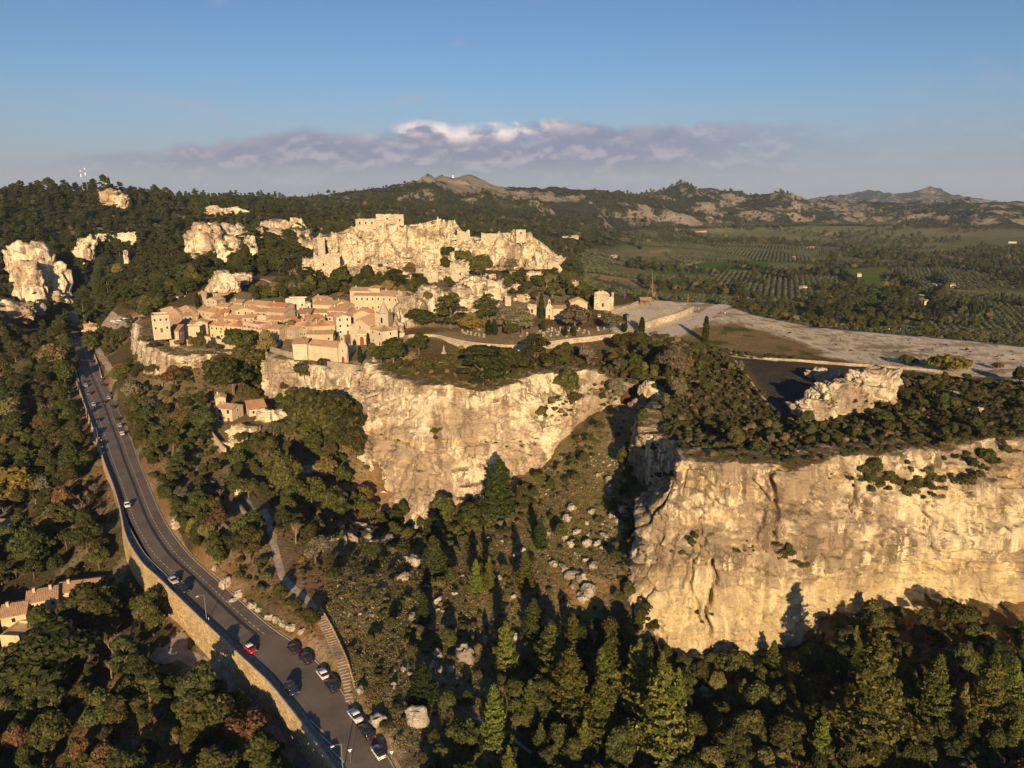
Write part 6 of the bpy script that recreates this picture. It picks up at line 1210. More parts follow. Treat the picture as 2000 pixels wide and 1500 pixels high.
# ------------------------------------------------------------------ trees: crowns made of many small leaf faces
def unit(r, n): v = r.normal(size=(n, 3)); return v / np.linalg.norm(v, axis=1, keepdims=True)
def leaves(c, nrm, size, r, jit=0.55, asp=1.0):
    n = len(c); nn = nrm + r.normal(size=(n, 3)) * jit; nn /= np.linalg.norm(nn, axis=1, keepdims=True)
    t = np.cross(nn, unit(r, n)); t /= np.maximum(np.linalg.norm(t, axis=1, keepdims=True), 1e-6); b = np.cross(nn, t); s = (size * r.uniform(0.65, 1.35, n))[:, None]
    v = np.stack([c - t*s - b*s*asp*0.6, c + t*s*0.7 - b*s*asp, c + t*s + b*s*asp*0.7, c - t*s*0.6 + b*s*asp], 1).reshape(-1, 3)
    return v, np.arange(4*n).reshape(n, 4)
def blobs(r, cen, rad, n, flat=1.0, up=0.15, shell=0.72):
    """n leaf points on each of several rough balls."""
    C = []; Nn = []
    for c, q in zip(cen, rad):
        u = unit(r, n); u[:, 2] = np.where(u[:, 2] < -0.35, -u[:, 2]*0.6, u[:, 2]); k = (shell + (1-shell) * r.random(n) ** 0.5) * (1 + 0.22 * fbm(u * 2.2 + c*3, 2, 3)) 
        p = u * (k * q)[:, None]; p[:, 2] *= flat; C.append(p + c); Nn.append(u + np.array((0, 0, up)))
    return np.vstack(C), np.vstack(Nn)
def crown_oak(seed, nb=19, nl=300, leaf=0.044):          # unit tree: height 1, crown about 1 wide
    r = np.random.default_rng(seed); u = unit(r, nb); k = r.random(nb) ** 0.4; c = u * k[:, None] * np.array((0.33, 0.33, 0.26)) + np.array((0, 0, 0.60)); c[:, 2] += 0.06 * (np.hypot(c[:, 0], c[:, 1]) < 0.15)
    rad = r.uniform(0.12, 0.22, nb); p, n = blobs(r, c, rad, nl); return leaves(p, n, leaf * 0.62, r)
def crown_shrub(seed, nb=9, nl=170, leaf=0.066):
    r = np.random.default_rng(seed); u = unit(r, nb); c = u * (r.random(nb) ** 0.5)[:, None] * np.array((0.42, 0.42, 0.2)) + np.array((0, 0, 0.42)); rad = r.uniform(0.20, 0.34, nb); p, n = blobs(r, c, rad, nl, 0.9); p[:, 2] = np.maximum(p[:, 2], 0.02); return leaves(p, n, leaf*0.62, r)
def crown_pine(seed, nb=30, nl=190, leaf=0.046):         # Aleppo pine, irregular layered pads
    r = np.random.default_rng(seed); z = 0.97 - 0.75 * r.random(nb) ** 1.15; w = 0.36 * np.sqrt(np.clip((1.04 - z) / 0.72, 0, 1)) * np.where(z < 0.45, 0.8, 1); th = r.uniform(0, 6.28, nb); k = w * r.uniform(0.45, 1.0, nb)
    c = np.stack([np.cos(th)*k, np.sin(th)*k, z], -1); rad = r.uniform(0.085, 0.165, nb) * np.where(z > 0.85, 0.75, 1); p, n = blobs(r, c, rad, nl, 0.62, 0.5); return leaves(p, n + np.array((0, 0, .3)), leaf*0.60, r, 0.6, 0.55)
def crown_fir(seed, leaf=0.024):                         # young pine: pointed, whorls of upswept branches
    r = np.random.default_rng(seed); C = []; Nn = []; z = 0.10
    while z < 0.985:
        w = 0.27 * (1 - z) ** 0.72 * r.uniform(0.75, 1.15) + 0.012; nbr = r.integers(5, 8); th0 = r.uniform(0, 6.28)
        for b in range(nbr):
            th = th0 + b * 6.283 / nbr + r.normal() * 0.2; ww = w * r.uniform(0.6, 1.15); m = max(6, int(190 * ww / 0.25)); t = r.random(m) ** 0.6; rr = ww * t; d = np.array((math.cos(th), math.sin(th), 0)); s = np.array((-d[1], d[0], 0))
            p = d[None] * rr[:, None] + np.array((0, 0, 1)) * (z + 0.28 * rr * t + 0.0)[:, None] + s[None] * (r.normal(size=m) * 0.28 * ww * (1.1 - t * .6))[:, None] + np.array((0, 0, 1)) * (r.normal(size=m) * 0.012)[:, None]
            C.append(p); Nn.append(np.tile(d * 0.5 + np.array((0, 0, 0.8)), (m, 1)))
        z += 0.050 + 0.03 * (1 - z) * r.random()
    m = 30; C.append(np.c_[r.normal(size=(m, 2))*0.012, r.uniform(0.93, 1.0, m)]); Nn.append(np.tile((0, 0, 1.0), (m, 1)))
    return leaves(np.vstack(C), np.vstack(Nn), leaf*0.58, r, 0.7, 0.55)
def crown_cypress(seed, n=900):
    r = np.random.default_rng(seed); z = r.random(n); w = 0.075 * np.clip(np.sin(np.pi * np.clip(z*0.93 + 0.07, 0, 1)) ** 0.55, 0.05, 1) * (1 - 0.45 * z); th = r.uniform(0, 6.28, n); w = w * (1 + 0.15 * fbm(np.stack([np.cos(th)*2, np.sin(th)*2, z*9], -1), 2, seed))
    p = np.stack([np.cos(th)*w, np.sin(th)*w, 0.02 + z*0.98], -1); return leaves(p, np.stack([np.cos(th), np.sin(th), z*0 + 0.4], -1), 0.022, r, 0.4, 1.6)
def crown_olive(seed, nb=7, nl=60):
    r = np.random.default_rng(seed); u = unit(r, nb); c = u * (r.random(nb)**.5)[:, None] * np.array((0.3, 0.3, 0.2)) + np.array((0, 0, 0.62)); p, n = blobs(r, c, r.uniform(.2, .32, nb), nl); return leaves(p, n, 0.07, r)
def twig_tree(seed, depth=5):
    r = random.Random(seed); mb = MB()
    def grow(p, d, l, rad, k):
        e = p + d * l; mb.tube([p, e], [rad, rad*0.68], 4 if k < 3 else 3, False)
        if k >= depth: return
        for _ in range(3 if k < 4 else 2):
            nd = (d + Vector((r.uniform(-.75, .75), r.uniform(-.75, .75), r.uniform(-.05, .55)))).normalized(); grow(e, nd, l * r.uniform(.6, .85), rad*0.58, k+1)
    grow(Vector((0, 0, -.03)), Vector((0, 0, 1)), 0.24, 0.022, 0); return mb
def trunk_me(seed, mat, top, rad=0.028, limbs=4, spread=0.28):
    r = random.Random(seed); mb = MB(); bx, by = r.uniform(-.04, .04), r.uniform(-.04, .04); mb.tube([(0, 0, -0.12), (bx*.4, by*.4, top*.45), (bx, by, top)], [rad*1.25, rad*.9, rad*.35], 6, False)
    for k in range(limbs):
        th = r.uniform(0, 6.28); z = top * r.uniform(.35, .8); s = r.uniform(.5, 1) * spread; mb.tube([(bx*z/top, by*z/top, z), (math.cos(th)*s*.5, math.sin(th)*s*.5, z+.12), (math.cos(th)*s, math.sin(th)*s, z+.22)], [rad*.55, rad*.4, rad*.2], 4, False)
    return mb.me('trunk', mat)
L_OAK = leaf_mat('oak_leaves', (0.030, 0.038, 0.011), (0.125, 0.124, 0.034), (0.17, 0.13, 0.05), altamt=0.12); L_PINE = leaf_mat('pine_needles', (0.024, 0.032, 0.011), (0.098, 0.102, 0.029), None); L_FIR = leaf_mat('young_pine_needles', (0.050, 0.062, 0.012), (0.225, 0.225, 0.045), None)
L_SHRUB = leaf_mat('scrub_leaves', (0.040, 0.045, 0.017), (0.150, 0.140, 0.052), (0.20, 0.14, 0.07), altamt=0.2); L_CYP = leaf_mat('cypress_leaves', (0.012, 0.020, 0.007), (0.055, 0.060, 0.017), None); L_OLIVE = leaf_mat('olive_leaves', (0.060, 0.072, 0.040), (0.150, 0.165, 0.095), None)
L_AUT = leaf_mat('autumn_leaves', (0.09, 0.058, 0.024), (0.20, 0.13, 0.055), None); L_YEL = leaf_mat('yellow_leaves', (0.09, 0.08, 0.015), (0.27, 0.21, 0.04), None); L_GREY = leaf_mat('silver_leaves', (0.075, 0.068, 0.045), (0.20, 0.17, 0.10), None)
L_CONE = leaf_mat('dark_pine_needles', (0.018, 0.031, 0.010), (0.078, 0.098, 0.027), None)
M_BARK = plain('bark', (0.13, 0.095, 0.065), 0.95); M_TWIG = plain('bare_twigs', (0.24, 0.17, 0.115), 0.95)
def cm(name, fn, seeds, mat, *a_): return [mesh(name, *fn(s, *a_), [mat]) for s in seeds]
KIND = {
 'oak':     dict(name='oak_tree', cat='tree', crowns=cm('crown', crown_oak, (1,2,3,4,5,6), L_OAK), trunk=[trunk_me(k, M_BARK, .55) for k in range(3)], words='dark green oak'),
 'pine':    dict(name='pine_tree', cat='tree', crowns=cm('crown', crown_pine, (11,12,13,14,15,16), L_PINE), trunk=[trunk_me(10+k, M_BARK, .85, .022, 5, .24) for k in range(3)], words='spreading dark pine'),
 'fir':     dict(name='young_pine', cat='tree', crowns=cm('crown', crown_fir, (21,22,23,24,25), L_FIR), trunk=[trunk_me(20+k, M_BARK, .95, .016, 0) for k in range(2)], words='yellow-green pine'),
 'cone':    dict(name='conical_pine', cat='tree', crowns=cm('crown', crown_fir, (121,122,123), L_CONE, 0.030), trunk=[trunk_me(120, M_BARK, .9, .018, 0)], words='dark conical pine'),
 'shrub':   dict(name='shrub', cat='shrub', crowns=cm('crown', crown_shrub, (31,32,33,34,35), L_SHRUB), trunk=[trunk_me(30+k, M_BARK, .4, .03, 3) for k in range(2)], words='brown-green shrub'),
 'cypress': dict(name='cypress', cat='tree', crowns=cm('crown', crown_cypress, (41,42), L_CYP), trunk=[trunk_me(40, M_BARK, .5, .02, 0)], words='slim dark cypress'),
 'olive':   dict(name='olive_tree', cat='tree', crowns=cm('crown', crown_olive, (51,52,53), L_OLIVE), trunk=[trunk_me(50, M_BARK, .5, .05, 3)], words='grey-green olive'),
 'autumn':  dict(name='autumn_tree', cat='tree', crowns=cm('crown', crown_oak, (61,62), L_AUT, 15, 170), trunk=[trunk_me(60, M_BARK, .6)], words='rusty autumn tree'),
 'yellow':  dict(name='yellow_shrub', cat='shrub', crowns=cm('crown', crown_shrub, (71,72), L_YEL), trunk=[trunk_me(70, M_BARK, .4, .03, 2)], words='yellow autumn shrub'),
 'silver':  dict(name='silver_tree', cat='tree', crowns=cm('crown', crown_oak, (81,82), L_GREY, 15, 220), trunk=[trunk_me(80, M_BARK, .6)], words='silvery tree'),
 'bare':    dict(name='bare_tree', cat='tree', crowns=[twig_tree(k).me('crown', M_TWIG) for k in (1, 2, 3)], trunk=[trunk_me(90, M_TWIG, .3, .024, 0)], words='leafless tree'),
}
TREES = []                              # (kind, x, y, z, height, width factor, zone)
ZONES = {}
def plant(kind, px, py, hpx, wfac=1.0, zone='', exact=None):
    """A single tree whose foot is seen at a pixel and which stands hpx pixels tall."""
    q = hit(px, py); mpp = math.hypot(math.hypot(q[0], q[1]), CAMZ - q[2]) / F; TREES.append([kind, q[0], q[1], q[2], hpx * mpp * 1.06, wfac, zone, exact])
avoid = [(road_poly, 1.6)]
CLEAR = [hits(p) for p in ([(-30,1150),(195,1150),(205,1175),(150,1235),(110,1300),(-30,1330)], [(-40,1000),(70,1000),(75,1035),(-40,1050)], [(408,770),(535,770),(565,835),(470,850),(450,885),(405,850)], [(430,985),(515,975),(520,1045),(430,1050)], [(310,1250),(400,1285),(480,1345),(560,1440),(610,1510),(575,1540),(530,1480),(470,1400),(400,1348),(300,1310)])]
def clear_of(q, near_wall=5.5):
    ok = np.ones(len(q), bool)
    ok &= sdist(q[:, 0], q[:, 1], road_poly) < -2.2
    wd = seg_dist(q[:, 0], q[:, 1], wl); ok &= wd > near_wall
    for c in CLEAR: ok &= ~in_poly(q[:, 0], q[:, 1], c)
    for pts, w in PATHS: ok &= seg_dist(q[:, 0], q[:, 1], pts) > w
    for (x0, y0, rad) in BLD: ok &= np.hypot(q[:, 0] - x0, q[:, 1] - y0) > rad
    return ok
PATHS = [(hits(p), w) for p, w in (([(516,995),(527,1030),(534,1055),(541,1090),(552,1125),(575,1150),(600,1175),(617,1195),(640,1235),(655,1268),(668,1300),(679,1338),(684,1370)], 2.8), ([(322,1263),(380,1290),(430,1318),(480,1355),(520,1400),(560,1448),(592,1490),(620,1540)], 4.5), ([(405,835),(418,855),(432,880),(440,892)], 2.0), ([(190,682),(200,700),(216,725),(226,745)], 2.5), ([(205,625),(230,632),(262,626)], 6.0), ([(1690,712),(1780,722),(1860,728),(1950,740)], 2.5))]
BLD = []
for o in list(col.objects):
    if o.type == 'EMPTY' and o.get('category') in ('house', 'chapel', 'church', 'ruin', 'shed', 'monument'):
        bb = [ch for ch in o.children if ch.name.split('.')[0] in ('wall', 'front_wall')]
        w = max([max(abs(v[0]) for v in ch.bound_box) for ch in bb] or [6]); cx = o.location + Matrix.Rotation(o.rotation_euler.z, 3, 'Z') @ Vector((w/2, 4, 0)); BLD.append((cx.x, cx.y, max(w, 8)/2 + 2.0))
def region(zone, pxs, spacing, mix, hgt, seed, dens=None, world=None, jit=0.48, slope_ok=None, fac=(0.8, 1.25), near_wall=5.5):
    """Plants a piece of ground: mix = {kind: share}, hgt = {kind: mean height}."""
    W = hits(pxs) if world is None else np.asarray(world); q = scatter_poly(W, spacing, jit, seed); r = np.random.default_rng(seed + 500)
    if dens is not None: q = q[r.random(len(q)) < dens(q)]
    q = q[clear_of(q, near_wall)]; z = hf(q[:, 0], q[:, 1]); ks = list(mix); p = np.array([mix[k] for k in ks]); kk = r.choice(len(ks), len(q), p=p/p.sum())
    for i in range(len(q)): k = ks[kk[i]]; TREES.append([k, q[i, 0], q[i, 1], z[i], hgt[k] * math.exp(r.normal() * 0.33), r.uniform(*fac), zone, None])
def patchy(scale, lo, hi, s, base=0.0):
    return lambda q: base + (1 - base) * sstep(lo, hi, fbm(np.c_[q / scale, q[:, 0]*0], 3, s))
HG = {'oak': 6.2, 'pine': 9.0, 'shrub': 2.2, 'autumn': 6.5, 'yellow': 2.2, 'silver': 5.5, 'bare': 6.5, 'olive': 4.0, 'fir': 10.0, 'cypress': 9.0, 'cone': 9.0}
# valley left of the road
region('in the dark wood left of the road', [(-40,660),(128,640),(138,700),(150,760),(185,860),(222,960),(240,1050),(290,1140),(330,1195),(390,1250),(330,1262),(180,1290),(-60,1300),(-260,1100),(-200,760)], 5.2, {'oak': .54, 'pine': .18, 'shrub': .12, 'autumn': .02, 'silver': .04, 'bare': .10, 'yellow': .02}, HG, 1, dens=lambda q: 1.0 - 0.95 * (sdist(q[:, 0], q[:, 1], hits([(-60,715),(66,705),(70,732),(40,750),(-60,762)])) > 0))
region('in the bottom left wood', [(-60,1270),(180,1290),(330,1275),(420,1325),(480,1370),(520,1425),(560,1475),(600,1540),(640,1700),(-100,1800),(-300,1500)], 5.2, {'oak': .62, 'pine': .18, 'autumn': .02, 'bare': .09, 'silver': .04}, HG, 2)
region('between the lane and the road wall', [(340,1205),(420,1285),(510,1365),(590,1450),(640,1510),(600,1480),(530,1398),(440,1310),(360,1255)], 2.6, {'shrub': .8, 'oak': .2}, {'shrub': 1.4, 'oak': 2.4}, 3, near_wall=1.6)
# slope between the road and the village
region('on the wooded slope below the village', [(205,690),(256,668),(272,705),(330,722),(460,726),(500,715),(516,782),(560,796),(690,818),(722,920),(738,995),(790,1015),(760,1060),(640,1060),(610,1160),(560,1170),(470,1170),(400,1100),(330,1010),(290,925),(255,840),(215,755)], 4.0, {'oak': .36, 'shrub': .44, 'pine': .05, 'silver': .04, 'autumn': .015, 'bare': .06, 'yellow': .02}, {**HG, 'oak': 5.4, 'shrub': 2.2, 'bare': 4.5, 'pine': 7}, 4, dens=patchy(16, -0.30, 0.08, 41, 0.70))
region('below the chapel rock', [(560,800),(690,822),(712,900),(640,915),(570,880)], 3.9, {'oak': .85, 'bare': .15}, {'oak': 6.5, 'bare': 5.5}, 33)
region('beside the upper road', [(188,655),(262,645),(272,702),(215,725)], 3.8, {'oak': .55, 'shrub': .45}, {'oak': 4.5, 'shrub': 2.2}, 34)
region('on the bank right of the road', [(232,795),(262,862),(300,958),(345,1045),(430,1128),(530,1212),(615,1270),(660,1310),(680,1370),(668,1300),(640,1225),(560,1165),(470,1130),(380,1050),(300,900),(262,800)], 3.0, {'shrub': .75, 'oak': .25}, {'shrub': 1.8, 'oak': 4.0}, 5, dens=patchy(9, -0.2, 0.15, 42, 0.75))
# open slope
OPEN = [(630,1200),(650,1050),(760,1045),(850,1055),(1000,950),(1180,810),(1228,830),(1240,1110),(1160,1230),(1020,1290),(960,1470),(770,1470),(700,1350)]
region('on the open stony slope', OPEN, 3.2, {'shrub': .86, 'oak': .07, 'yellow': .05, 'bare': .02}, {'shrub': 1.15, 'oak': 3.2, 'yellow': 1.0, 'bare': 2.5}, 6, dens=patchy(14, -0.25, 0.3, 43, 0.32))
region('at the foot of the central cliff', [(735,1000),(790,1020),(880,1010),(950,1005),(1000,960),(1060,930),(1110,880),(1165,830),(1200,830),(1140,920),(1040,1000),(960,1050),(850,1080),(760,1060)], 3.6, {'shrub': .7, 'oak': .25, 'pine': .05}, {'shrub': 2.0, 'oak': 4.2, 'pine': 7}, 7, dens=patchy(12, -0.25, 0.2, 44, 0.3))
region('in the shaded gully', [(1190,1000),(1238,830),(1262,800),(1250,960),(1245,1050),(1236,1140),(1255,1220),(1200,1200)], 3.2, {'shrub': .7, 'oak': .3}, {'shrub': 1.8, 'oak': 4.0}, 8)
# wood at the foot of the right-hand cliff
WOOD = [(1255,1215),(1330,1292),(1430,1322),(1510,1318),(1590,1258),(1680,1212),(1790,1208),(1900,1232),(2010,1252),(2350,1275),(2500,1700),(1400,1800),(1000,1700),(960,1480),(1030,1300),(1160,1235)]
region('in the wood under the right cliff', WOOD, 4.1, {'oak': .87, 'pine': .05, 'silver': .02, 'autumn': .02, 'fir': .04}, {**HG, 'oak': 4.6, 'pine': 7, 'autumn': 4, 'fir': 9}, 9)
region('at the lower edge of the open slope', [(960,1470),(780,1470),(760,1500),(900,1750),(1150,1750)], 4.2, {'oak': .6, 'shrub': .4}, {'oak': 5, 'shrub': 2}, 91)
# scrub on the right-hand rock table
region('on the right-hand rock table', [(1290,760),(1345,735),(1430,705),(1470,750),(1535,815),(1600,835),(1720,800),(1760,740),(1900,745),(2100,760),(2500,770),(2500,846),(2010,858),(1900,868),(1800,880),(1700,886),(1620,898),(1540,905),(1470,903),(1400,900),(1340,890),(1300,850)], 2.25, {'shrub': .90, 'oak': .08, 'silver': .02}, {'shrub': 1.35, 'oak': 2.4, 'silver': 2.2}, 10, dens=patchy(16, -0.5, 0.0, 45, 0.62))
region('on the brow above the gully', [(1200,700),(1290,690),(1400,695),(1430,705),(1345,735),(1290,765),(1230,748),(1190,730)], 2.9, {'shrub': .62, 'oak': .25, 'silver': .07, 'autumn': .06}, {'shrub': 2.2, 'oak': 4.5, 'silver': 4, 'autumn': 3}, 11)
region('in the hedge by the boundary wall', [(1275,655),(1300,660),(1380,678),(1480,695),(1530,698),(1560,704),(1480,702),(1400,692),(1330,680),(1275,668)], 1.7, {'shrub': 1}, {'shrub': 1.7}, 12)
region('on the rim of the right cliff', [(1330,892),(1400,897),(1470,901),(1540,903),(1620,895),(1700,882),(1800,876),(1900,860),(2010,848),(2300,843),(2300,850),(2010,857),(1900,870),(1800,886),(1700,892),(1620,905),(1540,913),(1470,911),(1400,907),(1325,904)], 1.7, {'shrub': 1}, {'shrub': 1.1}, 31, dens=patchy(8, -0.3, 0.1, 84, 0.6))
region('on the rim of the central cliff', [(735,705),(760,722),(850,738),(945,752),(1000,735),(1120,715),(1190,722),(1180,734),(1120,728),(1060,734),(1000,749),(945,767),(850,753),(755,736)], 2.6, {'shrub': .9, 'oak': .1}, {'shrub': 1.4, 'oak': 3}, 32, dens=patchy(9, -0.1, 0.2, 85, 0.25))
# garden strip between the terrace wall and the central cliff
region('in the garden above the central cliff', [(750,700),(840,712),(880,700),(1000,705),(1200,692),(1225,745),(1120,722),(1060,728),(1000,742),(945,760),(850,747),(760,730)], 3.3, {'shrub': .75, 'oak': .2, 'autumn': .05}, {'shrub': 1.7, 'oak': 3.6, 'autumn': 2.5}, 13, dens=patchy(12, -0.3, 0.2, 46, 0.45))
# between village and castle
region('between village and castle', [(430,590),(520,565),(600,556),(700,550),(820,560),(840,575),(760,585),(690,580),(600,584),(500,592)], 5.2, {'oak': .55, 'shrub': .25, 'pine': .12, 'bare': .08}, {**HG, 'oak': 6.0, 'shrub': 2.5, 'pine': 8}, 14)
region('between village and castle', [(820,548),(1000,548),(1110,540),(1150,560),(1200,590),(1120,600),(1020,590),(880,565)], 6.2, {'oak': .4, 'shrub': .45, 'pine': .07, 'bare': .08}, {**HG, 'oak': 5.0, 'shrub': 2.2, 'pine': 7}, 15, dens=patchy(18, -0.3, 0.1, 47, 0.5))
region('on the bank left of the village', [(200,640),(262,640),(330,600),(380,575),(440,545),(400,540),(300,590),(230,615)], 5.5, {'oak': .6, 'shrub': .2, 'pine': .2}, HG, 16)
region('along the far edge of the plateau', [(1420,596),(1500,618),(1600,638),(1800,654),(2000,674),(2300,690),(2300,686),(2000,668),(1800,648),(1600,632),(1500,612),(1440,592)], 3.0, {'shrub': .85, 'oak': .15}, {'shrub': 2.0, 'oak': 4.0}, 17, dens=patchy(15, -0.1, 0.2, 48, 0.3))
region('on the pale rock flat', [(1450,640),(1600,650),(1800,668),(2000,690),(2300,700),(2300,745),(2000,732),(1800,720),(1650,695)], 6.0, {'shrub': 1}, {'shrub': 0.7}, 18, dens=patchy(10, 0.0, 0.25, 49, 0.1))
# hills
def wedge(px0, px1, d0, d1, n=9):
    A0 = math.atan((px0-1000)/F/CP); A1 = math.atan((px1-1000)/F/CP); t = np.linspace(A0, A1, n); return np.vstack([np.stack([np.sin(t)*d0, np.cos(t)*d0], -1), np.stack([np.sin(t[::-1])*d1, np.cos(t[::-1])*d1], -1)])
outs = [(o.location.x, o.location.y) for o in col.objects if o.name.startswith('rock_outcrop')]
def off_rock(rad): return lambda q: 0.97 * np.all([np.hypot(q[:, 0]-x, q[:, 1]-y) > rad for x, y in outs], 0) * (1 - 0.5 * sstep(0.1, 0.35, fbm(np.c_[q/70, q[:, 0]*0], 3, 57)))
region('in the left hill wood', None, 7.0, {'pine': .80, 'oak': .2}, {'pine': 9.5, 'oak': 6}, 19, world=wedge(-150, 640, 590, 900), dens=off_rock(15))
region('on the far part of the left hill', None, 12.5, {'pine': .85, 'oak': .15}, {'pine': 8.5, 'oak': 6}, 20, world=wedge(-150, 700, 900, 1500), dens=off_rock(18))
region('on the wooded ridge behind the castle', None, 19.0, {'pine': .7, 'oak': .3}, {'pine': 9, 'oak': 7}, 21, world=wedge(150, 1150, 1500, 2500), dens=patchy(150, -0.35, 0.15, 58, 0.35))
region('in the valley behind the castle', None, 11.0, {'oak': .6, 'pine': .4}, {'pine': 10, 'oak': 7}, 22, world=wedge(640, 1130, 680, 1500), dens=patchy(100, -0.4, 0.0, 59, 0.5))
# plain: woods, hedges and olive groves in rows
def plain_d(q): return sstep(0.10, 0.22, fbm(np.c_[q/130, q[:, 0]*0], 4, 71))
region('in the copses of the plain', None, 13.0, {'oak': .6, 'pine': .4}, {'oak': 8, 'pine': 11}, 23, world=wedge(1120, 2250, 640, 2600), dens=plain_d)
region('on the far plain', None, 26.0, {'oak': .6, 'pine': .4}, {'oak': 9, 'pine': 12}, 24, world=wedge(1150, 2250, 2500, 3900), dens=lambda q: sstep(-0.02, 0.16, fbm(np.c_[q/210, q[:, 0]*0], 4, 73)))
FIELDS = [hits(p) for p in ([(1130,531),(1265,548),(1258,560),(1170,545)],[(1330,524),(1360,510),(1500,512),(1500,532),(1420,531)],[(1268,535),(1285,524),(1350,530),(1340,541)],[(1120,533),(1210,555),(1260,575),(1200,565)],[(1640,524),(1740,524),(1722,564),(1675,563)],[(1820,496),(1980,506),(1975,513),(1815,501)],[(1560,608),(1700,618),(1780,628),(1640,620)],[(1855,566),(1935,570),(1930,577),(1860,572)])]
def groves():
    W = wedge(1120, 2250, 560, 2400); cells = {}
    for k, (ang, sp) in enumerate(((0.5, 7.5), (-0.35, 8.5), (1.1, 8.0))):
        lo, hi = W.min(0), W.max(0); R2 = np.array([[math.cos(ang), -math.sin(ang)], [math.sin(ang), math.cos(ang)]]); S = 2600; gx, gy = np.meshgrid(np.arange(-S, S, sp), np.arange(-S, S, sp*0.8)); q = np.stack([gx.ravel(), gy.ravel()], -1) @ R2.T + np.array((700, 1400)); q = q[in_poly(q[:, 0], q[:, 1], W)]
        v = vnoise(np.c_[np.floor(q/np.array((170, 120))), q[:, 0]*0] + 0.0, 5); m = (np.floor(v * 3.999).astype(int) == k); q = q[m]; q = q[plain_d(q) < 0.3]; q = q + rng.normal(size=q.shape)*0.5
        for f in FIELDS: q = q[~in_poly(q[:, 0], q[:, 1], f)]
        z = hf(q[:, 0], q[:, 1]); ok = z < 0; q = q[ok]; z = z[ok]
        for i in range(len(q)): TREES.append(['olive', q[i, 0], q[i, 1], z[i], 4.0 * math.exp(rng.normal()*0.15), 1.25, 'in the olive groves of the plain', None])
groves()
def hedge(pxs, kind, sp, hgt, zone):
    c = hits(pxs); L = np.linalg.norm(np.diff(c[:, :2], axis=0), axis=1).sum(); c = resample(c, max(3, int(L/sp)))
    for q in c: TREES.append([kind, q[0]+rng.normal()*.6, q[1]+rng.normal()*.6, hf(q[0], q[1]), hgt*rng.uniform(.75, 1.2), 1.1, zone, None])
for pts in ([(1618,524),(1645,540),(1672,562)],[(1745,540),(1775,560),(1800,575)],[(1700,612),(1760,622),(1830,632),(1900,640)],[(1820,600),(1840,628)],[(1850,600),(1880,612),(1930,620)],[(1840,520),(1900,530),(2000,545)],[(1940,590),(2000,600)],[(1430,520),(1550,548)],[(1240,470),(1400,478),(1520,470)],[(1600,500),(1750,505),(1830,515)],[(1900,510),(2050,520)],[(1820,545),(1850,560),(1830,590)]): hedge(pts, 'cypress', 4.0, 13, 'in the windbreaks of the plain'); hedge([(a_, b_ + 3) for a_, b_ in pts], 'oak', 7.0, 9, 'in the hedgerows of the plain')
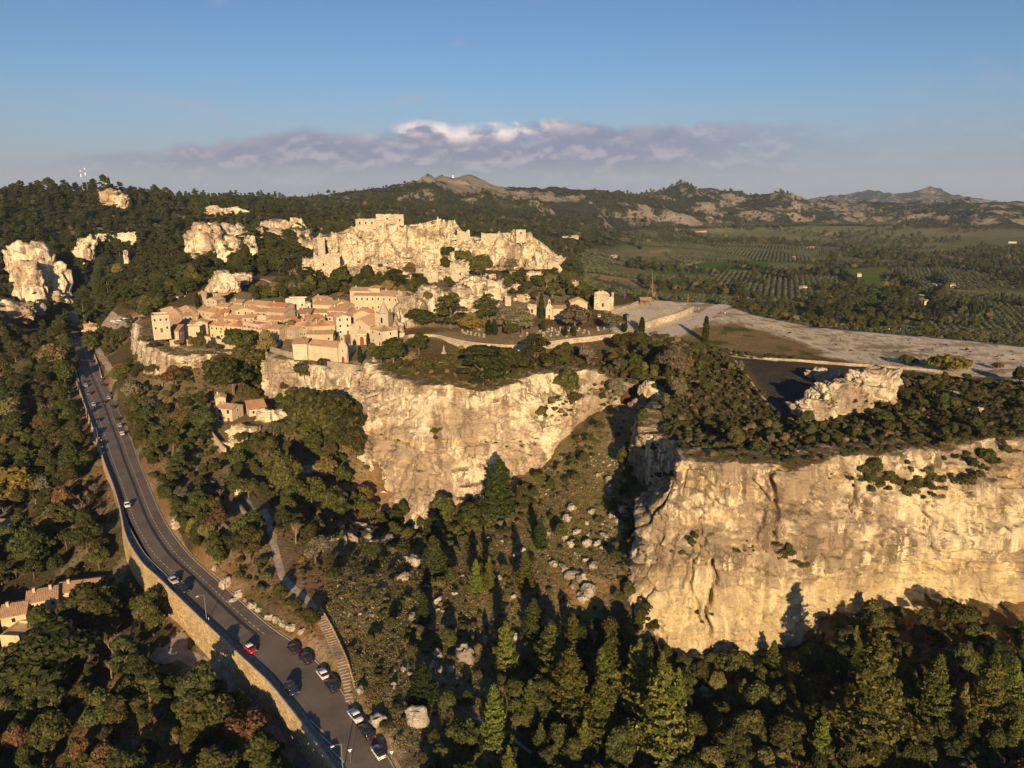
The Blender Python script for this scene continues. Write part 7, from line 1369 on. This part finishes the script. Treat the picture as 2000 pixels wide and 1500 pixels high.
# ---- single trees that stand out
X = ' '
for px, py, hp, k, w, lab in [
 (975,1010,112,'cone',1.3,'big conical dark pine against the foot of the central cliff'), (866,1028,58,'oak',1.1,'round oak at the foot of the central cliff'), (848,1128,82,'cone',1.2,'broad pine beside the big tilted boulder'), (1055,1075,64,'cone',.9,'lone pine on the stony slope with bare trunk'),
 (930,1160,62,'fir',1.1,'left of three young pines below the boulders'), (956,1150,58,'fir',.9,'middle of three young pines below the boulders'), (1025,1150,66,'fir',1.3,'right of three young pines below the boulders'), (828,1222,64,'cone',.9,'dark fir beside the small white boulder'), (828,1372,76,'cone',1.4,'dark spreading fir above the thin footpath'),
 (1042,1250,80,'cone',1.1,'round-topped sunlit pine at the wood edge'), (988,1318,78,'fir',1.2,'narrow sunlit pine below the tall boulder'), (1075,1318,78,'fir',1.7,'broad sunlit pine, left of the front row'), (1118,1272,66,'fir',1.2,'sunlit pine with a slim top behind the front row'), (1110,1400,96,'fir',1.9,'very broad sunlit pine in the front row'), (1172,1372,80,'fir',1.2,'sunlit pine right of the very broad one'), (1170,1440,88,'fir',1.5,'sunlit pine low in the front row'), (1245,1385,100,'fir',1.4,'tall sunlit pine in the middle of the front row'), (1290,1350,58,'fir',1.0,'small pine tip behind the tall sunlit pine'), (1290,1492,140,'fir',1.5,'tallest sunlit pine at the bottom centre'), (1320,1400,70,'fir',1.0,'slim pine right of the tallest one'), (1035,1420,70,'fir',1.1,'small pine left of the front row'), (965,1460,92,'fir',1.1,'lone narrow pine near the bottom footpath'), (1055,1492,60,'fir',1.1,'half-hidden pine at the bottom edge'), (1140,1480,56,'fir',1.2,'low bushy pine at the bottom edge'),
 (1690,1462,150,'fir',1.5,'tallest pine under the right cliff'), (1815,1432,100,'fir',1.2,'second pine under the right cliff'), (1918,1432,100,'fir',1.2,'third pine under the right cliff'), (1665,1290,56,'fir',.9,'pine tip in front of the right cliff'), (1870,1440,70,'fir',.8,'slim dark pine between two sunlit pines'), (1975,1480,56,'fir',.9,'pine at the bottom right corner'), (1880,1490,56,'fir',.9,'low pine near the bottom right corner'),
 (942,754,76,'pine',1.9,'very wide pine above the central cliff rim'), (990,740,60,'oak',1.6,'right lobe of the wide trees above the cliff rim'), (1045,728,72,'pine',1.2,'tall pine in front of the terrace wall'), (1103,706,36,'oak',1.1,'small round tree in front of the terrace wall'), (1148,712,40,'silver',1.2,'round brownish tree right of the small one'), (1218,690,42,'oak',1.3,'left dense round tree at the end of the terrace wall'), (1250,690,40,'oak',1.2,'right dense round tree at the end of the terrace wall'), (1219,648,32,'cypress',2.2,'short cypress above the dense round trees'), (1253,652,30,'cypress',2.4,'second short cypress by the parapet wall'), (1377,668,46,'cypress',1.6,'lone cypress on the plateau meadow'), (1110,775,52,'oak',1.2,'dark round tree on the rim at the cliff end'), (1205,780,40,'silver',1.0,'olive-toned tree above the gully'), (1312,745,70,'silver',.9,'tall pale green tree on the gully brow'), (1325,785,44,'silver',.9,'pale tree right of the gully head'), (1300,800,30,'silver',.7,'small pale tree on the bluff'),
 (820,640,32,'oak',2.0,'low wide evergreen left of the tall cedar'), (880,642,62,'pine',1.4,'tall dark cedar behind the terrace wall'), (952,630,52,'pine',1.2,'yellow-green cedar right of the dark one'), (925,646,36,'yellow',1.4,'yellow-green bush below the cedars'), (955,654,28,'cypress',2.6,'left of two clipped cypresses in the cemetery'), (967,654,28,'cypress',2.4,'right of two clipped cypresses in the cemetery'), (985,650,50,'silver',1.2,'feathery grey tree in the cemetery, left'), (1020,656,50,'silver',1.4,'feathery grey tree in the cemetery, right'), (1000,658,26,'oak',1.4,'dark bush between the feathery trees'), (1122,650,52,'silver',1.5,'large grey-green cedar before the court chapel'), (1195,650,36,'silver',1.4,'wide grey cedar right of the cemetery'), (1057,622,46,'cypress',1.5,'tall slim cypress left of the court chapel'), (1145,620,34,'cypress',2.2,'cypress in front of the tall blank gable'), (1060,648,20,'cypress',3.0,'clipped cypress below the court chapel'), (1104,656,18,'cypress',3.0,'small clipped cypress, left, on the terrace edge'), (1121,656,18,'cypress',3.0,'small clipped cypress, right, on the terrace edge'),
 (875,508,28,'oak',1.2,'left of three dark trees against the castle rock'), (905,528,40,'oak',1.0,'middle of three dark trees against the castle rock'), (940,545,42,'oak',1.2,'right of three dark trees against the castle rock'), (870,526,22,'oak',1.3,'low bush under the castle rock trees'), (998,542,34,'silver',.9,'small tree at the right castle cliff'), (1050,562,26,'oak',1.2,'round green tree right of the castle rock'), (1085,560,34,'bare',1.2,'brown bare tree right of the castle rock'), (1030,560,30,'bare',1.0,'bare tree below the castle tower'), (990,565,24,'oak',1.0,'dark bush on the light boulders'), (835,590,20,'oak',1.2,'bush on the leaning grey rock'), (700,560,22,'oak',1.3,'dark tree left above the manor'), (665,565,36,'oak',1.4,'large cedar behind the manor'), (760,560,28,'silver',1.1,'brown tree above the manor'), (800,545,30,'autumn',1.0,'rust-brown tree below the castle rock'),
 (648,700,30,'cypress',2.2,'left cypress at the chapel door'), (675,700,28,'cypress',2.0,'right cypress at the chapel door'), (704,708,30,'cypress',2.0,'cypress at the corner of the church square'), (726,704,30,'oak',1.0,'bushy dark tree beside the church square'), (719,676,24,'cypress',1.6,'slim cypress at the church door'), (586,648,32,'cypress',1.4,'slim cypress in the middle of the village'), (548,655,24,'oak',1.3,'round tree in the village above the gorge'), (570,655,26,'oak',1.3,'second round tree in the village above the gorge'), (387,600,24,'cypress',2.4,'left of two cypresses behind the village'), (409,596,22,'cypress',2.2,'right of two cypresses behind the village'), (636,665,14,'cypress',2.4,'small cypress behind the chapel roof'),
 (470,692,46,'oak',1.4,'big dark tree on the right of the terrace wall'), (455,668,26,'oak',1.2,'tree above the terrace wall'), (425,655,22,'yellow',1.3,'yellow-green tree before the ochre house'), (440,660,20,'oak',1.2,'low tree along the village street'), (391,690,34,'oak',.7,'ivy-like tree hanging on the leftmost rock'), (340,640,24,'bare',1.2,'dark bare tree between the left houses'), (318,664,18,'shrub',1.0,'bush on the edge of the leftmost rock'), (500,740,66,'oak',1.5,'large dark tree in the gorge below the village'), (455,770,62,'oak',1.6,'wide dark tree left in the gorge'), (520,700,46,'oak',1.0,'tree squeezed into the gorge'), (345,760,40,'autumn',1.1,'rusty tree below the leftmost rock'), (430,735,40,'autumn',.9,'orange tree at the mouth of the gorge'), (400,735,36,'bare',1.1,'grey bare tree under the leftmost rock'),
 (595,740,40,'shrub',.8,'large bush hanging on the chapel rock'), (632,720,26,'shrub',.8,'bush at the top of the chapel rock'), (620,870,84,'oak',1.3,'large round oak below the chapel rock, left'), (660,865,90,'oak',1.4,'large round oak below the chapel rock, right'), (640,800,50,'bare',1.2,'bare tree at the foot of the chapel rock'), (690,890,60,'bare',.9,'bare tree beside the ivy-covered cliff edge'), (612,800,40,'oak',1.0,'dark bush at the foot of the chapel rock'), (300,1205,48,'oak',1.3,'round bright tree against the road wall'), (190,1240,84,'oak',1.4,'large tree right of the farmhouse'), (82,1236,40,'oak',1.1,'dark tree in front of the farmhouse'), (115,1340,100,'oak',1.5,'big tree below the farmhouse'), (232,1300,70,'bare',1.2,'dead bare tree by the worn lane'), (490,1480,80,'autumn',1.0,'large rust-brown tree beside the worn lane'), (520,1420,60,'bare',1.2,'bare tree on the lane bank'), (30,980,60,'yellow',1.4,'yellow tree left of the road wood'), (160,650,20,'yellow',1.2,'yellow-green bush at the roadside house'), (180,690,34,'oak',1.0,'round tree beside the upper parking lane'), (350,1480,50,'bare',1.0,'pale bare tree in the bottom left wood'),
 (768,716,50,'oak',1.5,'big dark bush mass right of the church square'), (745,712,34,'oak',1.2,'bush at the cliff corner below the presbytery'), (818,692,38,'oak',1.3,'round tree beside the grey paved court'), (800,708,26,'shrub',1.3,'low bush between the court and the cliff rim'), (285,668,16,'shrub',1.4,'bush at the far left of the village rock'), (300,680,14,'shrub',1.4,'bush on the left rim of the village rock'), (325,672,16,'oak',1.2,'small tree before the pale flat-topped house'), (352,676,14,'shrub',1.3,'bush below the tower-like house'), (375,678,18,'oak',1.1,'small tree at the terrace wall end'), (420,684,16,'shrub',1.3,'bush under the cream terrace wall'), (1842,728,40,'yellow',1.6,'round golden bush on the plateau rim'), (1772,714,22,'shrub',1.2,'small brown bush left of the golden bush'), (1946,722,16,'yellow',1.0,'small golden bush right of the round one'), (1990,752,26,'oak',1.2,'dark bush at the right picture edge'),
]:
    if k == 'fir': hp *= 1.32 if py > 1310 else 1.12; w *= 0.80
    plant(k, px, py, hp, w, 'single', lab)
# bushes that root in a rock face: find the rock, not the ground behind it
bpy.context.view_layer.update(); _dg = bpy.context.evaluated_depsgraph_get()
for t in TREES:
    if t[7] and any(s in t[7] for s in ('cliff', 'rock', 'ledge', 'gully')):
        q = np.array(t[1:4]); px, py, dd = pix(q); d = Vector(ray(px, py)).normalized(); r_ = sc.ray_cast(_dg, Vector((0, 0, CAMZ)), d)
        if r_[0] and (r_[4].name.startswith('cliff') or 'rock' in r_[4].name):
            old = math.dist((0, 0, CAMZ), q); new = math.dist((0, 0, CAMZ), r_[1])
            if new < old - 0.5: t[4] *= new/old; t[1], t[2], t[3] = r_[1]; t[3] -= 0.3
# shrubs rooted in the rock faces and on their ledges
def on_rock(poly, n, size, zone, seed, kinds=('shrub', 'shrub', 'shrub', 'oak')):
    r = np.random.default_rng(seed); poly = np.array(poly, float); lo, hi = poly.min(0), poly.max(0); k = 0; tries = 0
    cen = r.uniform(lo, hi, (max(3, n // 5), 2))
    while k < n and tries < n * 30:
        tries += 1; c = cen[r.integers(len(cen))] + r.normal(size=2) * np.array((20, 8))
        if not in_poly(c[:1], c[1:2], poly)[0]: continue
        d = Vector(ray(c[0], c[1])).normalized(); w = sc.ray_cast(_dg, Vector((0, 0, CAMZ)), d)
        if not w[0] or not (w[4].name.startswith('cliff') or 'rock' in w[4].name): continue
        kd = kinds[r.integers(len(kinds))]; TREES.append([kd, w[1].x, w[1].y, w[1].z - 0.25, size * math.exp(r.normal() * 0.4) * (1.25 if kd == 'oak' else 1), r.uniform(.8, 1.3), zone, None]); k += 1
on_rock([(1630,945),(1700,905),(1800,900),(1900,885),(2000,875),(2000,955),(1900,970),(1800,985),(1700,1000),(1650,985)], 110, 1.7, 'on the right cliff ledge', 201)
on_rock([(1505,1065),(1590,1065),(1590,1115),(1505,1110)], 16, 1.8, 'on the right cliff face', 202)
on_rock([(1310,1050),(1370,1050),(1370,1090),(1310,1090)], 10, 1.2, 'on the right cliff shoulder', 203)
on_rock([(1420,1050),(1480,1060),(1480,1095),(1420,1090)], 7, 1.1, 'on the left of the right cliff', 204)
on_rock([(1360,1190),(1400,1200),(1395,1290),(1370,1280)], 8, 1.0, 'in the right cliff crack', 205)
on_rock([(825,840),(862,840),(862,880),(825,880)], 6, 1.5, 'on the central cliff face', 206)
on_rock([(745,830),(785,835),(785,880),(745,875)], 8, .8, 'on the left central cliff', 207)
on_rock([(935,860),(1040,845),(1045,870),(935,885)], 14, .9, 'on the central cliff ledge', 208)
on_rock([(1050,790),(1180,745),(1210,785),(1120,820),(1050,835)], 50, 1.5, 'on the right central ledge', 209)
on_rock([(560,715),(690,735),(690,790),(540,775)], 12, 1.3, 'on the chapel rock', 210)
on_rock([(640,515),(880,505),(880,540),(640,540)], 24, 1.6, 'on the castle rock ledge', 211)
on_rock([(900,505),(1060,500),(1060,545),(900,545)], 14, 1.6, 'on the right castle rock', 212)
on_rock([(285,680),(460,690),(460,715),(285,715)], 10, 1.2, 'on the leftmost village rock', 213)
on_rock([(1250,810),(1370,840),(1370,960),(1250,950)], 14, 1.3, 'on the gully bluff', 214)
on_rock([(1560,790),(1740,780),(1740,830),(1560,835)], 16, 1.0, 'on the tilted slab', 215)
on_rock([(380,450),(610,440),(610,510),(380,520)], 26, 2.6, 'on the left castle crags', 216)
on_rock([(50,520),(135,500),(135,600),(20,625)], 12, 2.4, 'on the domed rock', 217)
# ---- make them: the ones that show largest become single things, the rest one mass for each kind
T = TREES; P3 = np.array([[t[1], t[2], t[3]] for t in T]); px, py, dep = pix(P3); size = np.array([t[4] for t in T]) * F / dep
inview = (px > -30) & (px < 2030) & (py > -50) & (py - size < 1510)
def tree_obj(t, rr):
    k = KIND[t[0]]; ci = rr.integers(len(k['crowns'])); r = empty(k['name'], (t[1], t[2], t[3] - 0.05), rr.uniform(0, 6.28)); s = t[4]; wf = t[5]
    r.scale = (s*wf, s*wf, s); c = link('crown', k['crowns'][ci], r)
    if t[0] != 'shrub' or s > 2.5: link('trunk', k['trunk'][rr.integers(len(k['trunk']))], r)
    return r, c
SRC = {k: {} for k in KIND}; rr = np.random.default_rng(99); rest = {k: [] for k in KIND}; zone_lists = {}
single = {}
for k in KIND:
    ids = [i for i in range(len(T)) if T[i][0] == k]; ids.sort(key=lambda i: -(1e6 if T[i][7] else 0) - (size[i] if inview[i] else 0)); single[k] = [i for i in ids[:300] if inview[i] or T[i][7]]; rest[k] = [i for i in ids if i not in set(single[k])]
    for i in single[k]: zone_lists.setdefault((k, T[i][6]), []).append(i)
for (k, zn), ids in zone_lists.items():
    ids.sort(key=lambda i: px[i])
    for n, i in enumerate(ids):
        r, c = tree_obj(T[i], rr); SRC[k].setdefault(c.data.name, c)
        big = 'tall ' if T[i][4] > HG[k]*1.2 else 'small ' if T[i][4] < HG[k]*0.75 else ''
        tag(r, T[i][7] or '%s%s %s, %s from the left' % (big, KIND[k]['words'], zn, ordn(n+1)), KIND[k]['cat'], None if T[i][7] else '%ss %s' % (KIND[k]['words'].split()[-1] if KIND[k]['words'].split()[-1] != 'tree' else KIND[k]['words'], zn))
MASS = {'oak': ('oak_wood', 'mass of farther oaks and broadleaf trees'), 'pine': ('pine_wood', 'mass of farther pines on hills and plain'), 'shrub': ('scrub', 'mass of small scrub bushes'), 'olive': ('olive_grove', 'rows of far olive trees on the plain'), 'cypress': ('cypress_windbreak', 'far cypress windbreaks'), 'cone': ('conical_pine_wood', 'farther conical pines'), 'fir': ('young_pine_wood', 'farther young pines'), 'autumn': ('autumn_wood', 'farther rusty autumn trees'), 'yellow': ('yellow_scrub', 'farther yellow shrubs'), 'silver': ('silver_wood', 'farther silvery trees'), 'bare': ('bare_wood', 'farther bare trees')}
for k, ids in rest.items():
    if not ids: continue
    srcs = list(SRC[k].values()); pts = P3[ids] - np.array((0, 0, 0.05))
    gn_scatter(MASS[k][0], pts, rr.uniform(0, 6.28, len(ids)), np.array([T[i][4] * (1 + (T[i][5]-1)*.5) for i in ids]), rr.integers(0, len(srcs), len(ids)), srcs, MASS[k][1])
print('TREES', len(T), {k: (len(single[k]), len(rest[k])) for k in KIND})
# ground cover: short dry grass tufts on the open slope, countless
g_r = np.random.default_rng(3); n_ = 44
gv, gf = leaves(np.c_[g_r.normal(size=(n_, 2))*.35, g_r.uniform(.02, .25, n_)], np.tile((0, -.4, .6), (n_, 1)), .085, g_r, .9, .6)
tuft = link('grass_tuft', mesh('grass_tuft', gv, gf, [leaf_mat('dry_grass', (0.12, 0.115, 0.042), (0.30, 0.26, 0.10), (0.32, 0.20, 0.10), altamt=.2)])); tag(tuft, kind='stuff')
q = scatter_poly(hits(OPEN), 0.95, .5, 77); q = q[g_r.random(len(q)) < 0.35 + .6*sstep(-.2, .2, fbm(np.c_[q/11, q[:, 0]*0], 3, 63))]
gobj = gn_scatter('dry_grass', np.c_[q, hf(q[:, 0], q[:, 1])], g_r.uniform(0, 6.28, len(q)), g_r.uniform(.7, 1.7, len(q)), np.zeros(len(q)), [tuft], 'dry grass and herbs covering the open slope')
tuft.parent = gobj; tuft.location = hit(900, 1200)
# low undergrowth between the trees, countless
BIG = hits([(-40,700),(130,690),(150,770),(222,960),(246,1050),(312,1140),(450,1280),(640,1510),(560,1800),(-400,1800),(-300,900)])
SLP = hits([(232,700),(256,668),(272,705),(460,722),(505,715),(516,782),(690,818),(738,995),(830,1045),(960,1000),(1060,915),(1165,815),(1235,830),(1243,1145),(1330,1295),(1510,1320),(1680,1215),(2010,1255),(2400,1300),(2400,1750),(800,1750),(770,1500),(690,1375),(612,1290),(425,1138),(307,992),(245,840),(180,690)])
PLT = hits([(430,600),(520,566),(700,550),(1000,548),(1130,548),(1200,590),(1100,640),(900,650),(790,640),(700,590)]); GRD = hits([(745,690),(880,700),(1220,688),(1290,690),(1290,765),(1225,748),(1120,726),(1000,745),(945,762),(850,750),(755,734)])
TAB = hits([(1290,760),(1345,735),(1430,705),(1535,815),(1720,790),(1760,735),(2300,760),(2300,848),(2010,856),(1800,884),(1620,903),(1400,905),(1320,890),(1290,800)])
allq = []; OPENW = hits(OPEN)
for W_, sp, base, sd in ((BIG, 2.2, .55, 301), (SLP, 1.75, .45, 302), (PLT, 2.0, .5, 303), (GRD, 1.5, .6, 304), (TAB, 1.4, .7, 305)):
    q = scatter_poly(W_, sp, .5, sd); q = q[np.hypot(q[:, 0], q[:, 1]) < 560]; q = q[np.random.default_rng(sd).random(len(q)) < base + (1-base)*sstep(-.15, .2, fbm(np.c_[q/8, q[:, 0]*0], 3, sd))]; q = q[~in_poly(q[:, 0], q[:, 1], OPENW)]; allq.append(q[clear_of(q, 1.2)])
q = np.vstack(allq); srcs = list(SRC['shrub'].values())
gn_scatter('undergrowth', np.c_[q, hf(q[:, 0], q[:, 1]) - .05], g_r.uniform(0, 6.28, len(q)), np.exp(g_r.normal(-.55, .35, len(q))), g_r.integers(0, len(srcs), len(q)), srcs, 'low undergrowth and herbs between the trees')
print('UNDERGROWTH', len(q))
# ------------------------------------------------------------------ the air
def haze():
    m, nt = newmat('air'); o = nt.nodes.new('ShaderNodeOutputMaterial'); v = nt.nodes.new('ShaderNodeVolumePrincipled')
    v.inputs['Density'].default_value = HAZE; v.inputs['Color'].default_value = (0.62, 0.78, 1.0, 1); v.inputs['Anisotropy'].default_value = 0.0
    nt.links.new(v.outputs[0], o.inputs['Volume'])
    ob = MB().box(-16000, 16000, -3000, 16000, -140, 560).obj('haze', m)
    tag(ob, 'thin blue evening haze over the far hills', kind='stuff')
HAZE = 0.000036
haze()
